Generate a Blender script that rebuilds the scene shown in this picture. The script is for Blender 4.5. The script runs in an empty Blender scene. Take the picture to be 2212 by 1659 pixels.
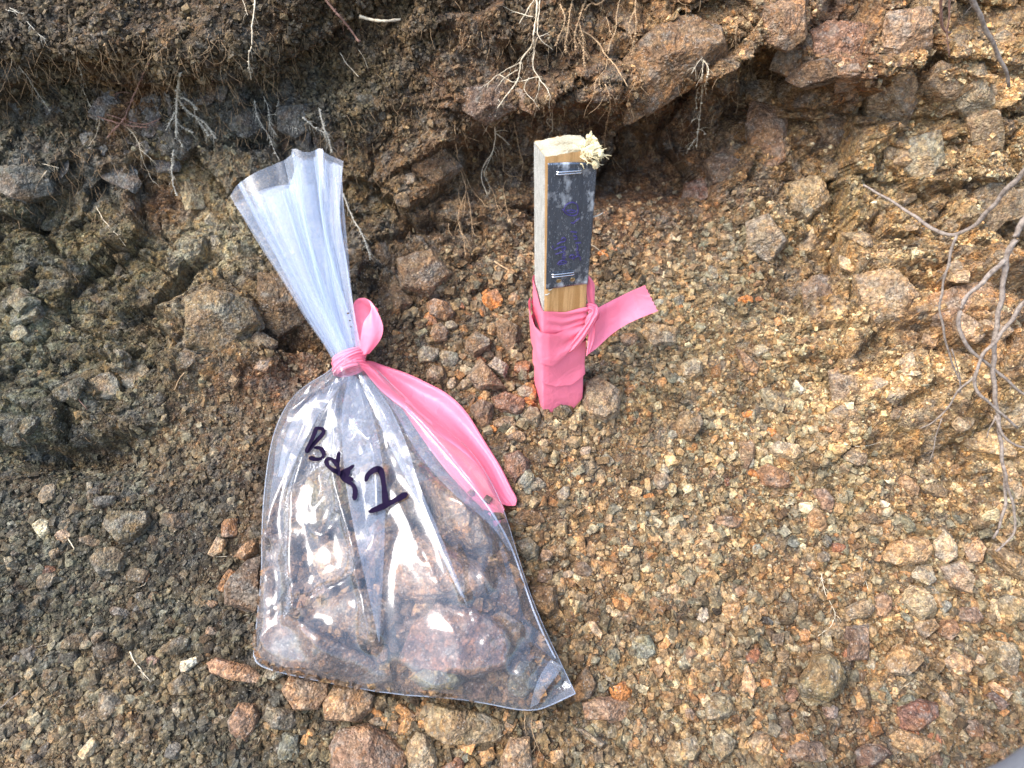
import bpy, math, random
import numpy as np
from mathutils import Vector, Matrix
from mathutils.bvhtree import BVHTree

SC = bpy.context.scene
COL = SC.collection
rnd = random.Random(7)
RNG = np.random.default_rng(11)

# ------------------------------------------------------------------ camera, sky, sun, exposure
PITCH = math.radians(38.0)
CAMZ = 0.502
cam_data = bpy.data.cameras.new('camera')
cam_data.sensor_width = 36.0
cam_data.lens = 24.0
cam_data.clip_start = 0.02
cam_data.clip_end = 400.0
cam_data.dof.use_dof = True
cam_data.dof.focus_distance = 0.70
cam_data.dof.aperture_fstop = 5.0
camera = bpy.data.objects.new('camera', cam_data)
camera.location = (0, 0, CAMZ)
camera.rotation_euler = (math.radians(90) - PITCH, 0, 0)
COL.objects.link(camera)
SC.camera = camera

SUN_ELEV, SUN_AZ = 55.0, 250.0          # azimuth clockwise from +Y: soft light from high up on the left
world = bpy.data.worlds.new('World')
SC.world = world
world.use_nodes = True
wn = world.node_tree
for n in list(wn.nodes):
    wn.nodes.remove(n)
sky = wn.nodes.new('ShaderNodeTexSky')
sky.sky_type = 'NISHITA'
sky.sun_disc = False
sky.sun_elevation = math.radians(SUN_ELEV)
sky.sun_rotation = math.radians(SUN_AZ)
sky.air_density = 1.0
sky.dust_density = 2.5
sky.ozone_density = 0.6
bg = wn.nodes.new('ShaderNodeBackground')
bg.inputs['Strength'].default_value = 0.15
wo = wn.nodes.new('ShaderNodeOutputWorld')
wn.links.new(sky.outputs[0], bg.inputs['Color'])
wn.links.new(bg.outputs[0], wo.inputs['Surface'])

sun_data = bpy.data.lights.new('sun', 'SUN')
sun_data.energy = 1.2
sun_data.angle = math.radians(34)
sun_data.color = (1.0, 0.97, 0.93)
sun = bpy.data.objects.new('sun', sun_data)
_az, _el = math.radians(SUN_AZ), math.radians(SUN_ELEV)
sun_dir = Vector((math.sin(_az) * math.cos(_el), math.cos(_az) * math.cos(_el), math.sin(_el)))
sun.rotation_euler = sun_dir.to_track_quat('Z', 'Y').to_euler()
sun.location = (0, -1, 3)
COL.objects.link(sun)

SC.view_settings.view_transform = 'Standard'
SC.view_settings.look = 'None'
SC.view_settings.gamma = 1.0
SC.view_settings.use_curve_mapping = False
SC.view_settings.exposure = 1.78
SC.cycles.transparent_max_bounces = 40
SC.cycles.max_bounces = 7
SC.cycles.diffuse_bounces = 2
SC.cycles.glossy_bounces = 4

# ------------------------------------------------------------------ helpers
CAM = np.array([0.0, 0.0, CAMZ])
FW = np.array([0.0, math.cos(PITCH), -math.sin(PITCH)])
UP = np.array([0.0, math.sin(PITCH), math.cos(PITCH)])
FPX = 24.0 / 36.0 * 2212.0


def ray(px, py):
    """direction with unit depth for a point read off the photograph at 2212 x 1659"""
    return FW + np.array([1.0, 0, 0]) * ((px - 1106.0) / FPX) + UP * (-(py - 829.5) / FPX)


def at_depth(px, py, d):
    return CAM + ray(px, py) * d


def project(P):
    v = np.asarray(P) - CAM
    d = v @ FW
    return 1106.0 + FPX * v[..., 0] / d, 829.5 - FPX * (v @ UP) / d, d


def on_plane(px, py, o, n, off=0.0):
    r = ray(px, py)
    o = np.asarray(o) + np.asarray(n) * off
    return CAM + r * (((o - CAM) @ n) / (r @ n))


def lin(c):
    out = []
    for v in c:
        v = v / 255.0
        out.append(v / 12.92 if v <= 0.04045 else ((v + 0.055) / 1.055) ** 2.4)
    return np.array(out)


def tag(o, label=None, cat=None, group=None, kind=None):
    if label: o['label'] = label
    if cat: o['category'] = cat
    if group: o['group'] = group
    if kind: o['kind'] = kind
    return o


def mesh_from(name, V, F, mat=None, smooth=False, colors=None, parent=None):
    """V (n,3), F (m,3|4) int array or list"""
    me = bpy.data.meshes.new(name)
    V = np.asarray(V, dtype=np.float32)
    if isinstance(F, np.ndarray):
        k = F.shape[1]
        me.vertices.add(len(V)); me.vertices.foreach_set('co', V.ravel())
        me.loops.add(F.size); me.loops.foreach_set('vertex_index', F.ravel().astype(np.int32))
        me.polygons.add(len(F))
        me.polygons.foreach_set('loop_start', np.arange(0, F.size, k, dtype=np.int32))
        me.polygons.foreach_set('loop_total', np.full(len(F), k, dtype=np.int32))
        me.update(calc_edges=True)
    else:
        me.from_pydata([tuple(map(float, v)) for v in V], [], [tuple(int(i) for i in f) for f in F])
    me.polygons.foreach_set('use_smooth', np.full(len(me.polygons), smooth, dtype=bool))
    if colors is not None:
        at = me.color_attributes.new('Col', 'FLOAT_COLOR', 'POINT')
        c4 = np.ones((len(V), 4), dtype=np.float32); c4[:, :3] = colors
        at.data.foreach_set('color', c4.ravel())
    if mat: me.materials.append(mat)
    me.update()
    o = bpy.data.objects.new(name, me)
    COL.objects.link(o)
    if parent is not None: o.parent = parent
    return o


def empty(name, loc=(0, 0, 0)):
    """Empty at a thing's base; parts built in world coordinates are re-based by adopt()"""
    o = bpy.data.objects.new(name, None)
    o.empty_display_size = 0.02
    o.location = tuple(float(v) for v in loc)
    COL.objects.link(o)
    return o


def adopt(child, parent):
    child.parent = parent
    p = parent
    off = Vector((0, 0, 0))
    while p is not None:
        off += Vector(p.location); p = p.parent
    child.matrix_parent_inverse = Matrix.Translation(-off)
    return child


def grid_faces(nu, nv, closed_u=False):
    """vertex index = i*nv + j"""
    i = np.arange(nu if closed_u else nu - 1)[:, None]; j = np.arange(nv - 1)[None, :]
    i2 = (i + 1) % nu
    a = i * nv + j; b = i2 * nv + j; c = i2 * nv + j + 1; d = i * nv + j + 1
    return np.stack([a, b, c, d], -1).reshape(-1, 4)


def smoothstep(x, a, b):
    t = np.clip((x - a) / (b - a), 0, 1)
    return t * t * (3 - 2 * t)


def hash01(ix, iy, seed):
    h = (ix.astype(np.int64) * 374761393 + iy.astype(np.int64) * 668265263 + seed * 974634777) & 0xffffffff
    h = ((h ^ (h >> 13)) * 1274126177) & 0xffffffff
    h = ((h ^ (h >> 16)) * 2246822519) & 0xffffffff
    h = h ^ (h >> 15)
    return (h & 0xffffff) / float(0xffffff)


def vnoise(x, y, seed=0):
    x = np.asarray(x, float); y = np.asarray(y, float)
    ix = np.floor(x); iy = np.floor(y); fx = x - ix; fy = y - iy
    fx = fx * fx * fx * (fx * (fx * 6 - 15) + 10); fy = fy * fy * fy * (fy * (fy * 6 - 15) + 10)
    a = hash01(ix, iy, seed); b = hash01(ix + 1, iy, seed)
    c = hash01(ix, iy + 1, seed); d = hash01(ix + 1, iy + 1, seed)
    return (a * (1 - fx) + b * fx) * (1 - fy) + (c * (1 - fx) + d * fx) * fy * 1.0 - 0.5


def fbm(x, y, seed=0, octaves=4, gain=0.5):
    s = 0; a = 1.0; f = 1.0
    for k in range(octaves):
        s = s + a * vnoise(x * f + 13.7 * k, y * f - 7.1 * k, seed + k * 17)
        a *= gain; f *= 2.03
    return s


def worley(x, y, seed=0):
    """nearest and second nearest distance, centre and id of the nearest cell"""
    x = np.asarray(x, float); y = np.asarray(y, float)
    ix = np.floor(x); iy = np.floor(y)
    f1 = np.full(x.shape, 9.0); f2 = np.full(x.shape, 9.0)
    cx = np.zeros(x.shape); cy = np.zeros(x.shape); cid = np.zeros(x.shape)
    for dx in (-1, 0, 1):
        for dy in (-1, 0, 1):
            gx = ix + dx; gy = iy + dy
            px = gx + hash01(gx, gy, seed); py = gy + hash01(gx, gy, seed + 5)
            d = np.hypot(px - x, py - y)
            near = d < f1
            f2 = np.where(near, f1, np.minimum(f2, d))
            cx = np.where(near, px, cx); cy = np.where(near, py, cy)
            cid = np.where(near, hash01(gx, gy, seed + 9), cid)
            f1 = np.where(near, d, f1)
    return f1, f2, cx, cy, cid


def facet(x, y, scale, seed, amp, tilt, crack=0.0):
    """broken rock: every cell of the pattern is a plane of its own height and tilt"""
    wx = x + 0.35 * scale * fbm(x / scale * 1.7, y / scale * 1.7, seed + 3, 3)
    wy = y + 0.35 * scale * fbm(x / scale * 1.7 + 50, y / scale * 1.7, seed + 4, 3)
    f1, f2, cx, cy, cid = worley(wx / scale, wy / scale, seed)
    a = cid * 97.13 % 1.0 * 2 * math.pi
    t = (0.3 + 0.7 * (cid * 31.7 % 1.0)) * tilt
    h = amp * (cid - 0.5) * 2 + scale * t * (np.cos(a) * (wx / scale - cx) + np.sin(a) * (wy / scale - cy))
    if crack:
        h = h - crack * (1 - smoothstep(f2 - f1, 0.0, 0.12))
    return h


# ------------------------------------------------------------------ materials
def new_mat(name):
    m = bpy.data.materials.new(name); m.use_nodes = True
    nt = m.node_tree
    for n in list(nt.nodes): nt.nodes.remove(n)
    out = nt.nodes.new('ShaderNodeOutputMaterial')
    return m, nt, out


def N(nt, kind, **inp):
    n = nt.nodes.new(kind)
    for k, v in inp.items():
        if k.startswith('_'):
            setattr(n, k[1:], v)
        else:
            n.inputs[k.replace('__', ' ')].default_value = v
    return n


def ramp(nt, fac, stops):
    r = nt.nodes.new('ShaderNodeValToRGB')
    while len(r.color_ramp.elements) < len(stops): r.color_ramp.elements.new(0.5)
    for e, (p, c) in zip(r.color_ramp.elements, stops):
        e.position = p; e.color = (*c, 1) if len(c) == 3 else c
    nt.links.new(fac, r.inputs['Fac'])
    return r.outputs['Color']


def mixc(nt, a, b, fac, mode='MIX'):
    m = nt.nodes.new('ShaderNodeMix'); m.data_type = 'RGBA'; m.blend_type = mode
    m.clamp_factor = True
    for sock, v in ((m.inputs[6], a), (m.inputs[7], b), (m.inputs[0], fac)):
        if hasattr(v, 'links'): nt.links.new(v, sock)
        else: sock.default_value = v if isinstance(v, (int, float)) else (*v, 1)
    return m.outputs[2]


def mathn(nt, op, a, b=0.0, clamp=False):
    m = nt.nodes.new('ShaderNodeMath'); m.operation = op; m.use_clamp = clamp
    for sock, v in ((m.inputs[0], a), (m.inputs[1], b)):
        if hasattr(v, 'links'): nt.links.new(v, sock)
        else: sock.default_value = v
    return m.outputs[0]


def rock_mat(name, source, rust=0.35, grey=0.35, specks=0.4, rough=0.8, bump=0.5, grain=380.0, local=False, tint=0.8, dist=0.004, chip=1.0):
    m, nt, out = new_mat(name)
    if source == 'attr':
        s = nt.nodes.new('ShaderNodeVertexColor'); s.layer_name = 'Col'; base = s.outputs['Color']
        shift = None
    else:
        s = nt.nodes.new('ShaderNodeObjectInfo'); base = s.outputs['Color']
    if local:
        tc = nt.nodes.new('ShaderNodeTexCoord'); pos = tc.outputs['Object']
    else:
        geo = nt.nodes.new('ShaderNodeNewGeometry'); pos = geo.outputs['Position']
    if source != 'attr':
        add = nt.nodes.new('ShaderNodeVectorMath'); add.operation = 'ADD'
        sc_ = nt.nodes.new('ShaderNodeMath'); sc_.operation = 'MULTIPLY'; sc_.inputs[1].default_value = 7.0
        nt.links.new(s.outputs['Random'], sc_.inputs[0])
        nt.links.new(pos, add.inputs[0]); nt.links.new(sc_.outputs[0], add.inputs[1])
        pos = add.outputs[0]

    def noise(scale, detail=3.0, rough_=0.6):
        n = N(nt, 'ShaderNodeTexNoise', Scale=scale, Detail=detail, Roughness=rough_)
        nt.links.new(pos, n.inputs['Vector']); return n.outputs['Fac']

    def vor(scale, feature='F1'):
        n = N(nt, 'ShaderNodeTexVoronoi', Scale=scale, _feature=feature)
        nt.links.new(pos, n.inputs['Vector']); return n
    c = base
    # warped position so that chips have ragged outlines
    wn_ = N(nt, 'ShaderNodeTexNoise', Scale=120.0, Detail=3.0); nt.links.new(pos, wn_.inputs['Vector'])
    wa = nt.nodes.new('ShaderNodeVectorMath'); wa.operation = 'SCALE'; wa.inputs['Scale'].default_value = 0.010
    nt.links.new(wn_.outputs['Color'], wa.inputs[0])
    wb = nt.nodes.new('ShaderNodeVectorMath'); wb.operation = 'ADD'; nt.links.new(pos, wb.inputs[0]); nt.links.new(wa.outputs[0], wb.inputs[1])

    def chips(scale, k):
        n = N(nt, 'ShaderNodeTexVoronoi', Scale=scale); nt.links.new(wb.outputs[0], n.inputs['Vector'])
        s_ = nt.nodes.new('ShaderNodeSeparateColor'); nt.links.new(n.outputs['Color'], s_.inputs[0])
        r_ = ramp(nt, s_.outputs[k], [(0.0, (0.62, 0.56, 0.54)), (0.16, (0.95, 0.98, 0.98)), (0.34, (1.12, 0.98, 0.80)), (0.5, (0.80, 0.80, 0.70)),
                                      (0.64, (1.0, 0.98, 0.96)), (0.78, (1.22, 1.0, 0.70)), (0.9, (1.35, 1.33, 1.25)), (1.0, (0.70, 0.66, 0.62))])
        r_.node.color_ramp.interpolation = 'CONSTANT'
        return r_, s_.outputs[(k + 1) % 3], n
    ca, ha, _na = chips(62.0, 0); cb, hb, _nb = chips(170.0, 1)
    c = mixc(nt, c, ca, tint * 0.75, 'MULTIPLY')
    c = mixc(nt, c, cb, tint, 'MULTIPLY')
    big = noise(28.0, 3.0)
    c = mixc(nt, c, (0.33, 0.18, 0.075), mathn(nt, 'MULTIPLY', ramp(nt, big, [(0.5, (0, 0, 0)), (0.68, (1, 1, 1))]), rust), 'MIX')
    gy = noise(41.0, 3.0, 0.65)
    c = mixc(nt, c, (0.25, 0.26, 0.235), mathn(nt, 'MULTIPLY', ramp(nt, gy, [(0.52, (0, 0, 0)), (0.62, (1, 1, 1))]), grey), 'MIX')
    v = vor(grain)
    hsv = nt.nodes.new('ShaderNodeSeparateColor'); nt.links.new(v.outputs['Color'], hsv.inputs[0])
    tone = ramp(nt, hsv.outputs[0], [(0.0, (0.62, 0.6, 0.58)), (0.5, (0.95, 0.94, 0.93)), (1.0, (1.45, 1.42, 1.4))])
    c = mixc(nt, c, tone, 0.8, 'MULTIPLY')
    mid = noise(150.0, 4.0, 0.7)
    c = mixc(nt, c, ramp(nt, mid, [(0.32, (0.42, 0.38, 0.36)), (0.5, (1, 1, 1)), (0.70, (1.55, 1.5, 1.42))]), 0.85, 'MULTIPLY')
    v2 = vor(720.0)
    sp = nt.nodes.new('ShaderNodeSeparateColor'); nt.links.new(v2.outputs['Color'], sp.inputs[0])
    spk = ramp(nt, sp.outputs[1], [(0.955, (0, 0, 0)), (0.97, (1, 1, 1))])
    c = mixc(nt, c, (0.66, 0.62, 0.54), mathn(nt, 'MULTIPLY', spk, specks), 'MIX')
    b = nt.nodes.new('ShaderNodeBsdfPrincipled')
    nt.links.new(c, b.inputs['Base Color'])
    b.inputs['Roughness'].default_value = rough
    b.inputs['Specular IOR Level'].default_value = 0.35
    h = mathn(nt, 'ADD', mathn(nt, 'MULTIPLY', noise(260.0, 4.0, 0.75), 1.4),
              mathn(nt, 'ADD', mathn(nt, 'MULTIPLY', v.outputs['Distance'], -0.7), mathn(nt, 'MULTIPLY', mid, 1.4)))
    h = mathn(nt, 'ADD', h, mathn(nt, 'ADD', mathn(nt, 'MULTIPLY', ha, 0.9 * chip), mathn(nt, 'MULTIPLY', hb, 0.7 * chip)))
    bp = N(nt, 'ShaderNodeBump', Strength=bump, Distance=dist)
    nt.links.new(h, bp.inputs['Height']); nt.links.new(bp.outputs[0], b.inputs['Normal'])
    nt.links.new(b.outputs[0], out.inputs[0])
    return m


def simple_mat(name, color, rough=0.6, spec=0.4, noise_scale=None, var=0.3, bump=0.0, metallic=0.0, sub=0.0):
    m, nt, out = new_mat(name)
    b = nt.nodes.new('ShaderNodeBsdfPrincipled')
    b.inputs['Base Color'].default_value = (*color, 1)
    b.inputs['Roughness'].default_value = rough
    b.inputs['Specular IOR Level'].default_value = spec
    b.inputs['Metallic'].default_value = metallic
    if noise_scale:
        geo = nt.nodes.new('ShaderNodeNewGeometry')
        n = N(nt, 'ShaderNodeTexNoise', Scale=noise_scale, Detail=6.0, Roughness=0.65)
        nt.links.new(geo.outputs['Position'], n.inputs['Vector'])
        c = mixc(nt, color, ramp(nt, n.outputs['Fac'], [(0.3, (1 - var,) * 3), (0.7, (1 + var,) * 3)]), 1.0, 'MULTIPLY')
        nt.links.new(c, b.inputs['Base Color'])
        if bump:
            bp = N(nt, 'ShaderNodeBump', Strength=bump, Distance=0.002)
            nt.links.new(n.outputs['Fac'], bp.inputs['Height']); nt.links.new(bp.outputs[0], b.inputs['Normal'])
    nt.links.new(b.outputs[0], out.inputs[0])
    return m


M_EARTH = rock_mat('earth', 'attr', rust=0.15, grey=0.30, specks=0.2, bump=1.0)
M_GRIT = rock_mat('grit', 'attr', rust=0.08, grey=0.12, specks=0.15, bump=0.5, grain=500, tint=0.5, chip=0.3)
M_STONE = rock_mat('stone', 'object', rust=0.35, grey=0.35, specks=0.25, bump=0.8, grain=420, tint=0.6, chip=0.6)
# ------------------------------------------------------------------ the slope and the bank behind it
PROFILE = [(-60, -1.2), (-12, -1.0), (-3, -0.82), (-1.0, -0.60), (-0.4, -0.46), (0.0, -0.305), (0.27, -0.168), (0.60, 0.0),
           (0.78, 0.094), (0.845, 0.150), (0.885, 0.22), (0.905, 0.30), (0.912, 0.37), (0.910, 0.43), (0.92, 0.50), (0.97, 0.56),
           (1.10, 0.60), (1.6, 0.64), (4, 0.9), (15, 1.6), (80, 4.0)]


def build_profile():
    P = np.array(PROFILE, float)
    seg = np.hypot(*np.diff(P, axis=0).T); s = np.concatenate([[0], np.cumsum(seg)])
    s0 = s[7]                                  # s = 0 at the foot of the stake
    s = s - s0
    t = np.arange(-1.6, 1.6, 0.004)
    y = np.interp(t, s, P[:, 0]); z = np.interp(t, s, P[:, 1])
    k = np.exp(-0.5 * (np.arange(-12, 13) / 5.0) ** 2); k /= k.sum()
    y[12:-12] = np.convolve(y, k, 'valid'); z[12:-12] = np.convolve(z, k, 'valid')
    S = np.concatenate([s[s < -1.62], t, s[s > 1.62]])
    Y = np.concatenate([P[s < -1.62, 0], y, P[s > 1.62, 0]])
    Z = np.concatenate([P[s < -1.62, 1], z, P[s > 1.62, 1]])
    return S, Y, Z


PS, PY, PZ = build_profile()


def prof(s):
    y = np.interp(s, PS, PY); z = np.interp(s, PS, PZ)
    e = 0.012
    ty = np.interp(s + e, PS, PY) - np.interp(s - e, PS, PY); tz = np.interp(s + e, PS, PZ) - np.interp(s - e, PS, PZ)
    l = np.hypot(ty, tz) + 1e-9
    return y, z, -tz / l, ty / l               # normal points to the viewer


def px2s(px, py):
    """where the line of sight of a photo point meets the undisplaced slope: (x, s)"""
    r = ray(px, py)
    f = (PY - CAM[1]) * r[2] - (PZ - CAM[2]) * r[1]
    ahead = (PY > 0.05)
    idx = np.where((f[:-1] * f[1:] <= 0) & ahead[:-1])[0]
    if len(idx) == 0: return r[0] * 0.85, 0.6
    i = idx[0]; t = f[i] / (f[i] - f[i + 1])
    y = PY[i] + t * (PY[i + 1] - PY[i]); s = PS[i] + t * (PS[i + 1] - PS[i])
    d = (y - CAM[1]) / r[1]
    return r[0] * d, s


def poly_s(pts):
    return np.array([px2s(*p) for p in pts])


def seg_dist(x, s, poly):
    """distance and side of the polyline (positive = left of its direction)"""
    best = np.full(x.shape, 9.0); side = np.zeros(x.shape)
    for (x0, s0), (x1, s1) in zip(poly[:-1], poly[1:]):
        dx, ds = x1 - x0, s1 - s0; L = dx * dx + ds * ds
        t = np.clip(((x - x0) * dx + (s - s0) * ds) / L, 0, 1)
        ex = x - x0 - t * dx; es = s - s0 - t * ds
        d = np.hypot(ex, es)
        sg = np.sign(dx * (s - s0) - ds * (x - x0))
        up = d < best
        best = np.where(up, d, best); side = np.where(up, sg, side)
    return best, side


# bumps and hollows: (px, py, radius x px, radius y px, height m)
BLOBS = [
    (60, 60, 160, 70, .035), (330, 70, 160, 75, .045), (520, 90, 110, 70, .040), (230, 160, 120, 40, -.03),
    (640, 130, 40, 60, -.02), (420, 190, 40, 40, .02), (120, 340, 130, 60, .018), (560, 240, 160, 60, .012),
    (700, 150, 60, 80, -.018), (290, 140, 40, 25, -.02), (900, 120, 150, 90, -.012), (1180, 60, 80, 60, .02),
    (1210, 70, 120, 50, .02), (250, 430, 90, 60, .012), (80, 620, 120, 90, .012), (110, 880, 150, 60, .030),
    (170, 985, 160, 34, -.035), (470, 690, 120, 100, .022), (620, 780, 90, 60, -.004), (930, 330, 70, 35, .012),
    (1100, 250, 100, 60, .018), (1280, 335, 230, 75, -.070), (1470, 350, 120, 80, -.050), (1330, 280, 90, 30, -.02),
    (1240, 200, 120, 60, .028), (1440, 160, 140, 70, .040), (1600, 40, 140, 60, .030), (1650, 190, 60, 60, -.075),
    (1590, 270, 45, 55, -.035), (1790, 150, 110, 80, .045), (1800, 240, 120, 22, -.02), (1970, 130, 110, 100, .05),
    (2150, 160, 100, 150, .05), (1700, 480, 130, 150, .020), (1870, 330, 120, 90, .022), (2060, 400, 130, 130, .035),
    (1900, 700, 190, 170, .045), (2120, 800, 140, 210, .060), (2000, 900, 220, 130, .045), (1600, 370, 60, 90, .012),
    (1560, 330, 60, 60, .0), (900, 640, 70, 90, .012), (860, 520, 60, 60, .008), (900, 490, 45, 22, -.018),
    (1020, 520, 60, 40, -.012), (2140, 500, 55, 28, -.03), (990, 660, 80, 40, .0), (1300, 600, 150, 100, -.006),
    (700, 470, 120, 100, .010), (350, 560, 130, 110, .006), (330, 830, 160, 60, -.004), (860, 640, 90, 120, .008),
]
# ledges: line in the photo, drawn left to right; the rock above stands out by h and falls off over w
LEDGES = [
    ([(-60, 230), (130, 170), (300, 190), (420, 170), (560, 175), (640, 120)], .034, .12),
    ([(450, 330), (560, 290), (700, 300)], .006, .05),
    ([(20, 410), (110, 425), (200, 370), (330, 390)], .010, .06),
    ([(1020, 300), (1110, 250), (1260, 230), (1330, 290), (1430, 225), (1560, 150), (1640, 90)], .045, .12),
    ([(1290, 395), (1370, 372), (1430, 392), (1480, 368), (1570, 352)], .008, .03),
    ([(1560, 200), (1600, 225), (1690, 225)], .020, .05),
    ([(1700, 150), (1760, 195), (1850, 195), (1890, 150)], .028, .08),
    ([(1860, 150), (1960, 120), (2060, 130)], .012, .07),
    ([(1740, 800), (1800, 815), (1830, 770), (1910, 760)], .016, .06),
    ([(1990, 700), (2050, 712), (2110, 712), (2160, 700)], .030, .09),
    ([(1780, 1000), (1900, 950), (2000, 960)], .007, .05),
    ([(1730, 330), (1800, 350), (1900, 300)], .007, .05),
    ([(1850, 500), (1950, 440), (2100, 420)], .008, .06),
    ([(860, 500), (930, 470), (1010, 480)], .012, .06),
    ([(820, 620), (930, 660), (1010, 640)], .008, .05),
    ([(380, 720), (480, 755), (560, 700)], .012, .06),
    ([(0, 960), (120, 965), (260, 940)], .018, .06),
    ([(760, 260), (850, 235), (960, 240)], .008, .05),
    ([(840, 120), (920, 60)], .006, .04),
    ([(1660, 560), (1760, 520), (1860, 560)], .006, .05),
]
FOOT = [(-500, 1010), (0, 1000), (160, 1015), (330, 850), (600, 830), (780, 760), (880, 690), (1000, 590), (1130, 560), (1290, 480),
        (1560, 445), (1650, 540), (1700, 860), (1850, 1010), (2212, 1120), (2700, 1150)]
FOOT_S = poly_s(FOOT)
COLORS = [
    (100, 80, 78, 62, 46), (400, 100, 98, 76, 52), (600, 60, 92, 70, 46), (250, 40, 92, 72, 50), (150, 300, 76, 72, 60), (350, 260, 80, 76, 68),
    (560, 250, 78, 77, 75), (120, 370, 84, 85, 84), (620, 295, 78, 77, 78), (290, 235, 150, 100, 48), (450, 450, 122, 96, 60),
    (520, 290, 76, 76, 76), (430, 330, 86, 84, 80), (200, 400, 80, 78, 76), (330, 300, 82, 78, 72),
    (400, 395, 190, 170, 125), (455, 470, 175, 165, 140), (470, 520, 160, 150, 125),
    (340, 440, 130, 85, 45), (200, 500, 104, 90, 54), (80, 600, 92, 86, 62), (250, 700, 112, 100, 70), (480, 690, 150, 130, 100),
    (20, 560, 100, 94, 62), (60, 700, 108, 108, 88), (160, 620, 100, 90, 62), (300, 600, 110, 96, 62), (520, 620, 120, 96, 64),
    (620, 800, 140, 90, 60), (580, 740, 120, 92, 60), (60, 900, 98, 100, 84), (150, 960, 80, 72, 50), (300, 900, 118, 102, 74), (400, 950, 138, 110, 80),
    (500, 1000, 128, 96, 66), (540, 1080, 120, 90, 64), (80, 1150, 92, 86, 76), (300, 1250, 84, 74, 64), (450, 1300, 80, 68, 58), (200, 1100, 90, 86, 72),
    (450, 1120, 86, 74, 62), (100, 1250, 84, 78, 68), (100, 1400, 122, 110, 92), (350, 1400, 112, 98, 78), (250, 1550, 150, 122, 94), (550, 1620, 112, 94, 72),
    (60, 1620, 148, 118, 88), (420, 1620, 130, 110, 84), (600, 1500, 88, 72, 58),
    (900, 150, 90, 68, 44), (780, 80, 84, 64, 42), (760, 220, 88, 74, 50), (850, 300, 108, 82, 56), (950, 400, 128, 98, 68), (1000, 480, 124, 94, 64),
    (800, 420, 120, 100, 66), (1100, 80, 96, 70, 48), (1300, 120, 150, 108, 66), (1200, 60, 110, 84, 62), (1100, 200, 128, 92, 66), (1000, 200, 110, 82, 60),
    (1300, 300, 98, 66, 38), (1450, 330, 104, 70, 42), (1200, 400, 108, 74, 44), (1450, 420, 140, 94, 58), (1570, 420, 130, 100, 70),
    (1350, 470, 150, 104, 72), (950, 620, 140, 104, 72), (900, 560, 110, 84, 60), (860, 700, 84, 64, 46), (950, 750, 140, 108, 76), (1050, 800, 150, 112, 80),
    (1150, 600, 150, 112, 80), (800, 620, 90, 70, 48),
    (1450, 130, 168, 124, 78), (1600, 100, 160, 118, 76), (1780, 120, 152, 104, 76), (1900, 100, 172, 130, 86), (2100, 100, 180, 138, 88),
    (1700, 300, 164, 124, 80), (1650, 450, 158, 122, 82), (1850, 350, 180, 142, 92), (2100, 400, 176, 138, 92), (1900, 550, 180, 142, 92),
    (1650, 180, 140, 108, 66), (1560, 260, 130, 92, 56), (1800, 450, 168, 136, 86),
    (1800, 750, 178, 142, 98), (2000, 750, 180, 136, 92), (2150, 600, 165, 130, 86), (2100, 950, 182, 144, 96), (1950, 900, 178, 140, 94),
    (1500, 550, 162, 126, 92), (1400, 750, 160, 128, 90), (1600, 700, 168, 136, 96), (1500, 900, 176, 140, 98), (1300, 1050, 168, 130, 90),
    (1500, 1150, 178, 138, 96), (1700, 1050, 182, 144, 100), (1350, 1300, 162, 120, 78), (1550, 1350, 172, 130, 86), (1250, 1150, 150, 112, 76),
    (1200, 1550, 140, 108, 72), (1450, 1550, 146, 112, 78), (1700, 1300, 164, 122, 80), (1900, 1300, 172, 130, 84), (1000, 1620, 130, 100, 68),
    (2050, 1450, 152, 114, 76), (1800, 1600, 126, 92, 64), (2100, 1600, 118, 88, 60), (2100, 1200, 168, 132, 90),
]
_cp = np.array([[*px2s(c[0], c[1])] for c in COLORS]); _cc = np.array([lin(c[2:]) for c in COLORS])


def base_color(x, s):
    sh = x.shape; x = x.ravel(); s = s.ravel()
    xx = x + 0.04 * fbm(x * 14, s * 14, 71, 3); ss = s + 0.04 * fbm(x * 14 + 9, s * 14, 72, 3)
    num = np.zeros((len(x), 3)); den = np.zeros(len(x))
    for (cx, cs), c in zip(_cp, _cc):
        w = 1.0 / (((xx - cx) ** 2 + (ss - cs) ** 2) + 0.0006) ** 1.7
        num += w[:, None] * c; den += w
    return (num / den[:, None]).reshape(*sh, 3)


def bank_mask(x, s):
    dist, side = seg_dist(x, s, FOOT_S)
    return smoothstep(dist * side + 0.03 * fbm(x * 18, s * 18, 5, 3), -0.035, 0.045)


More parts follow.
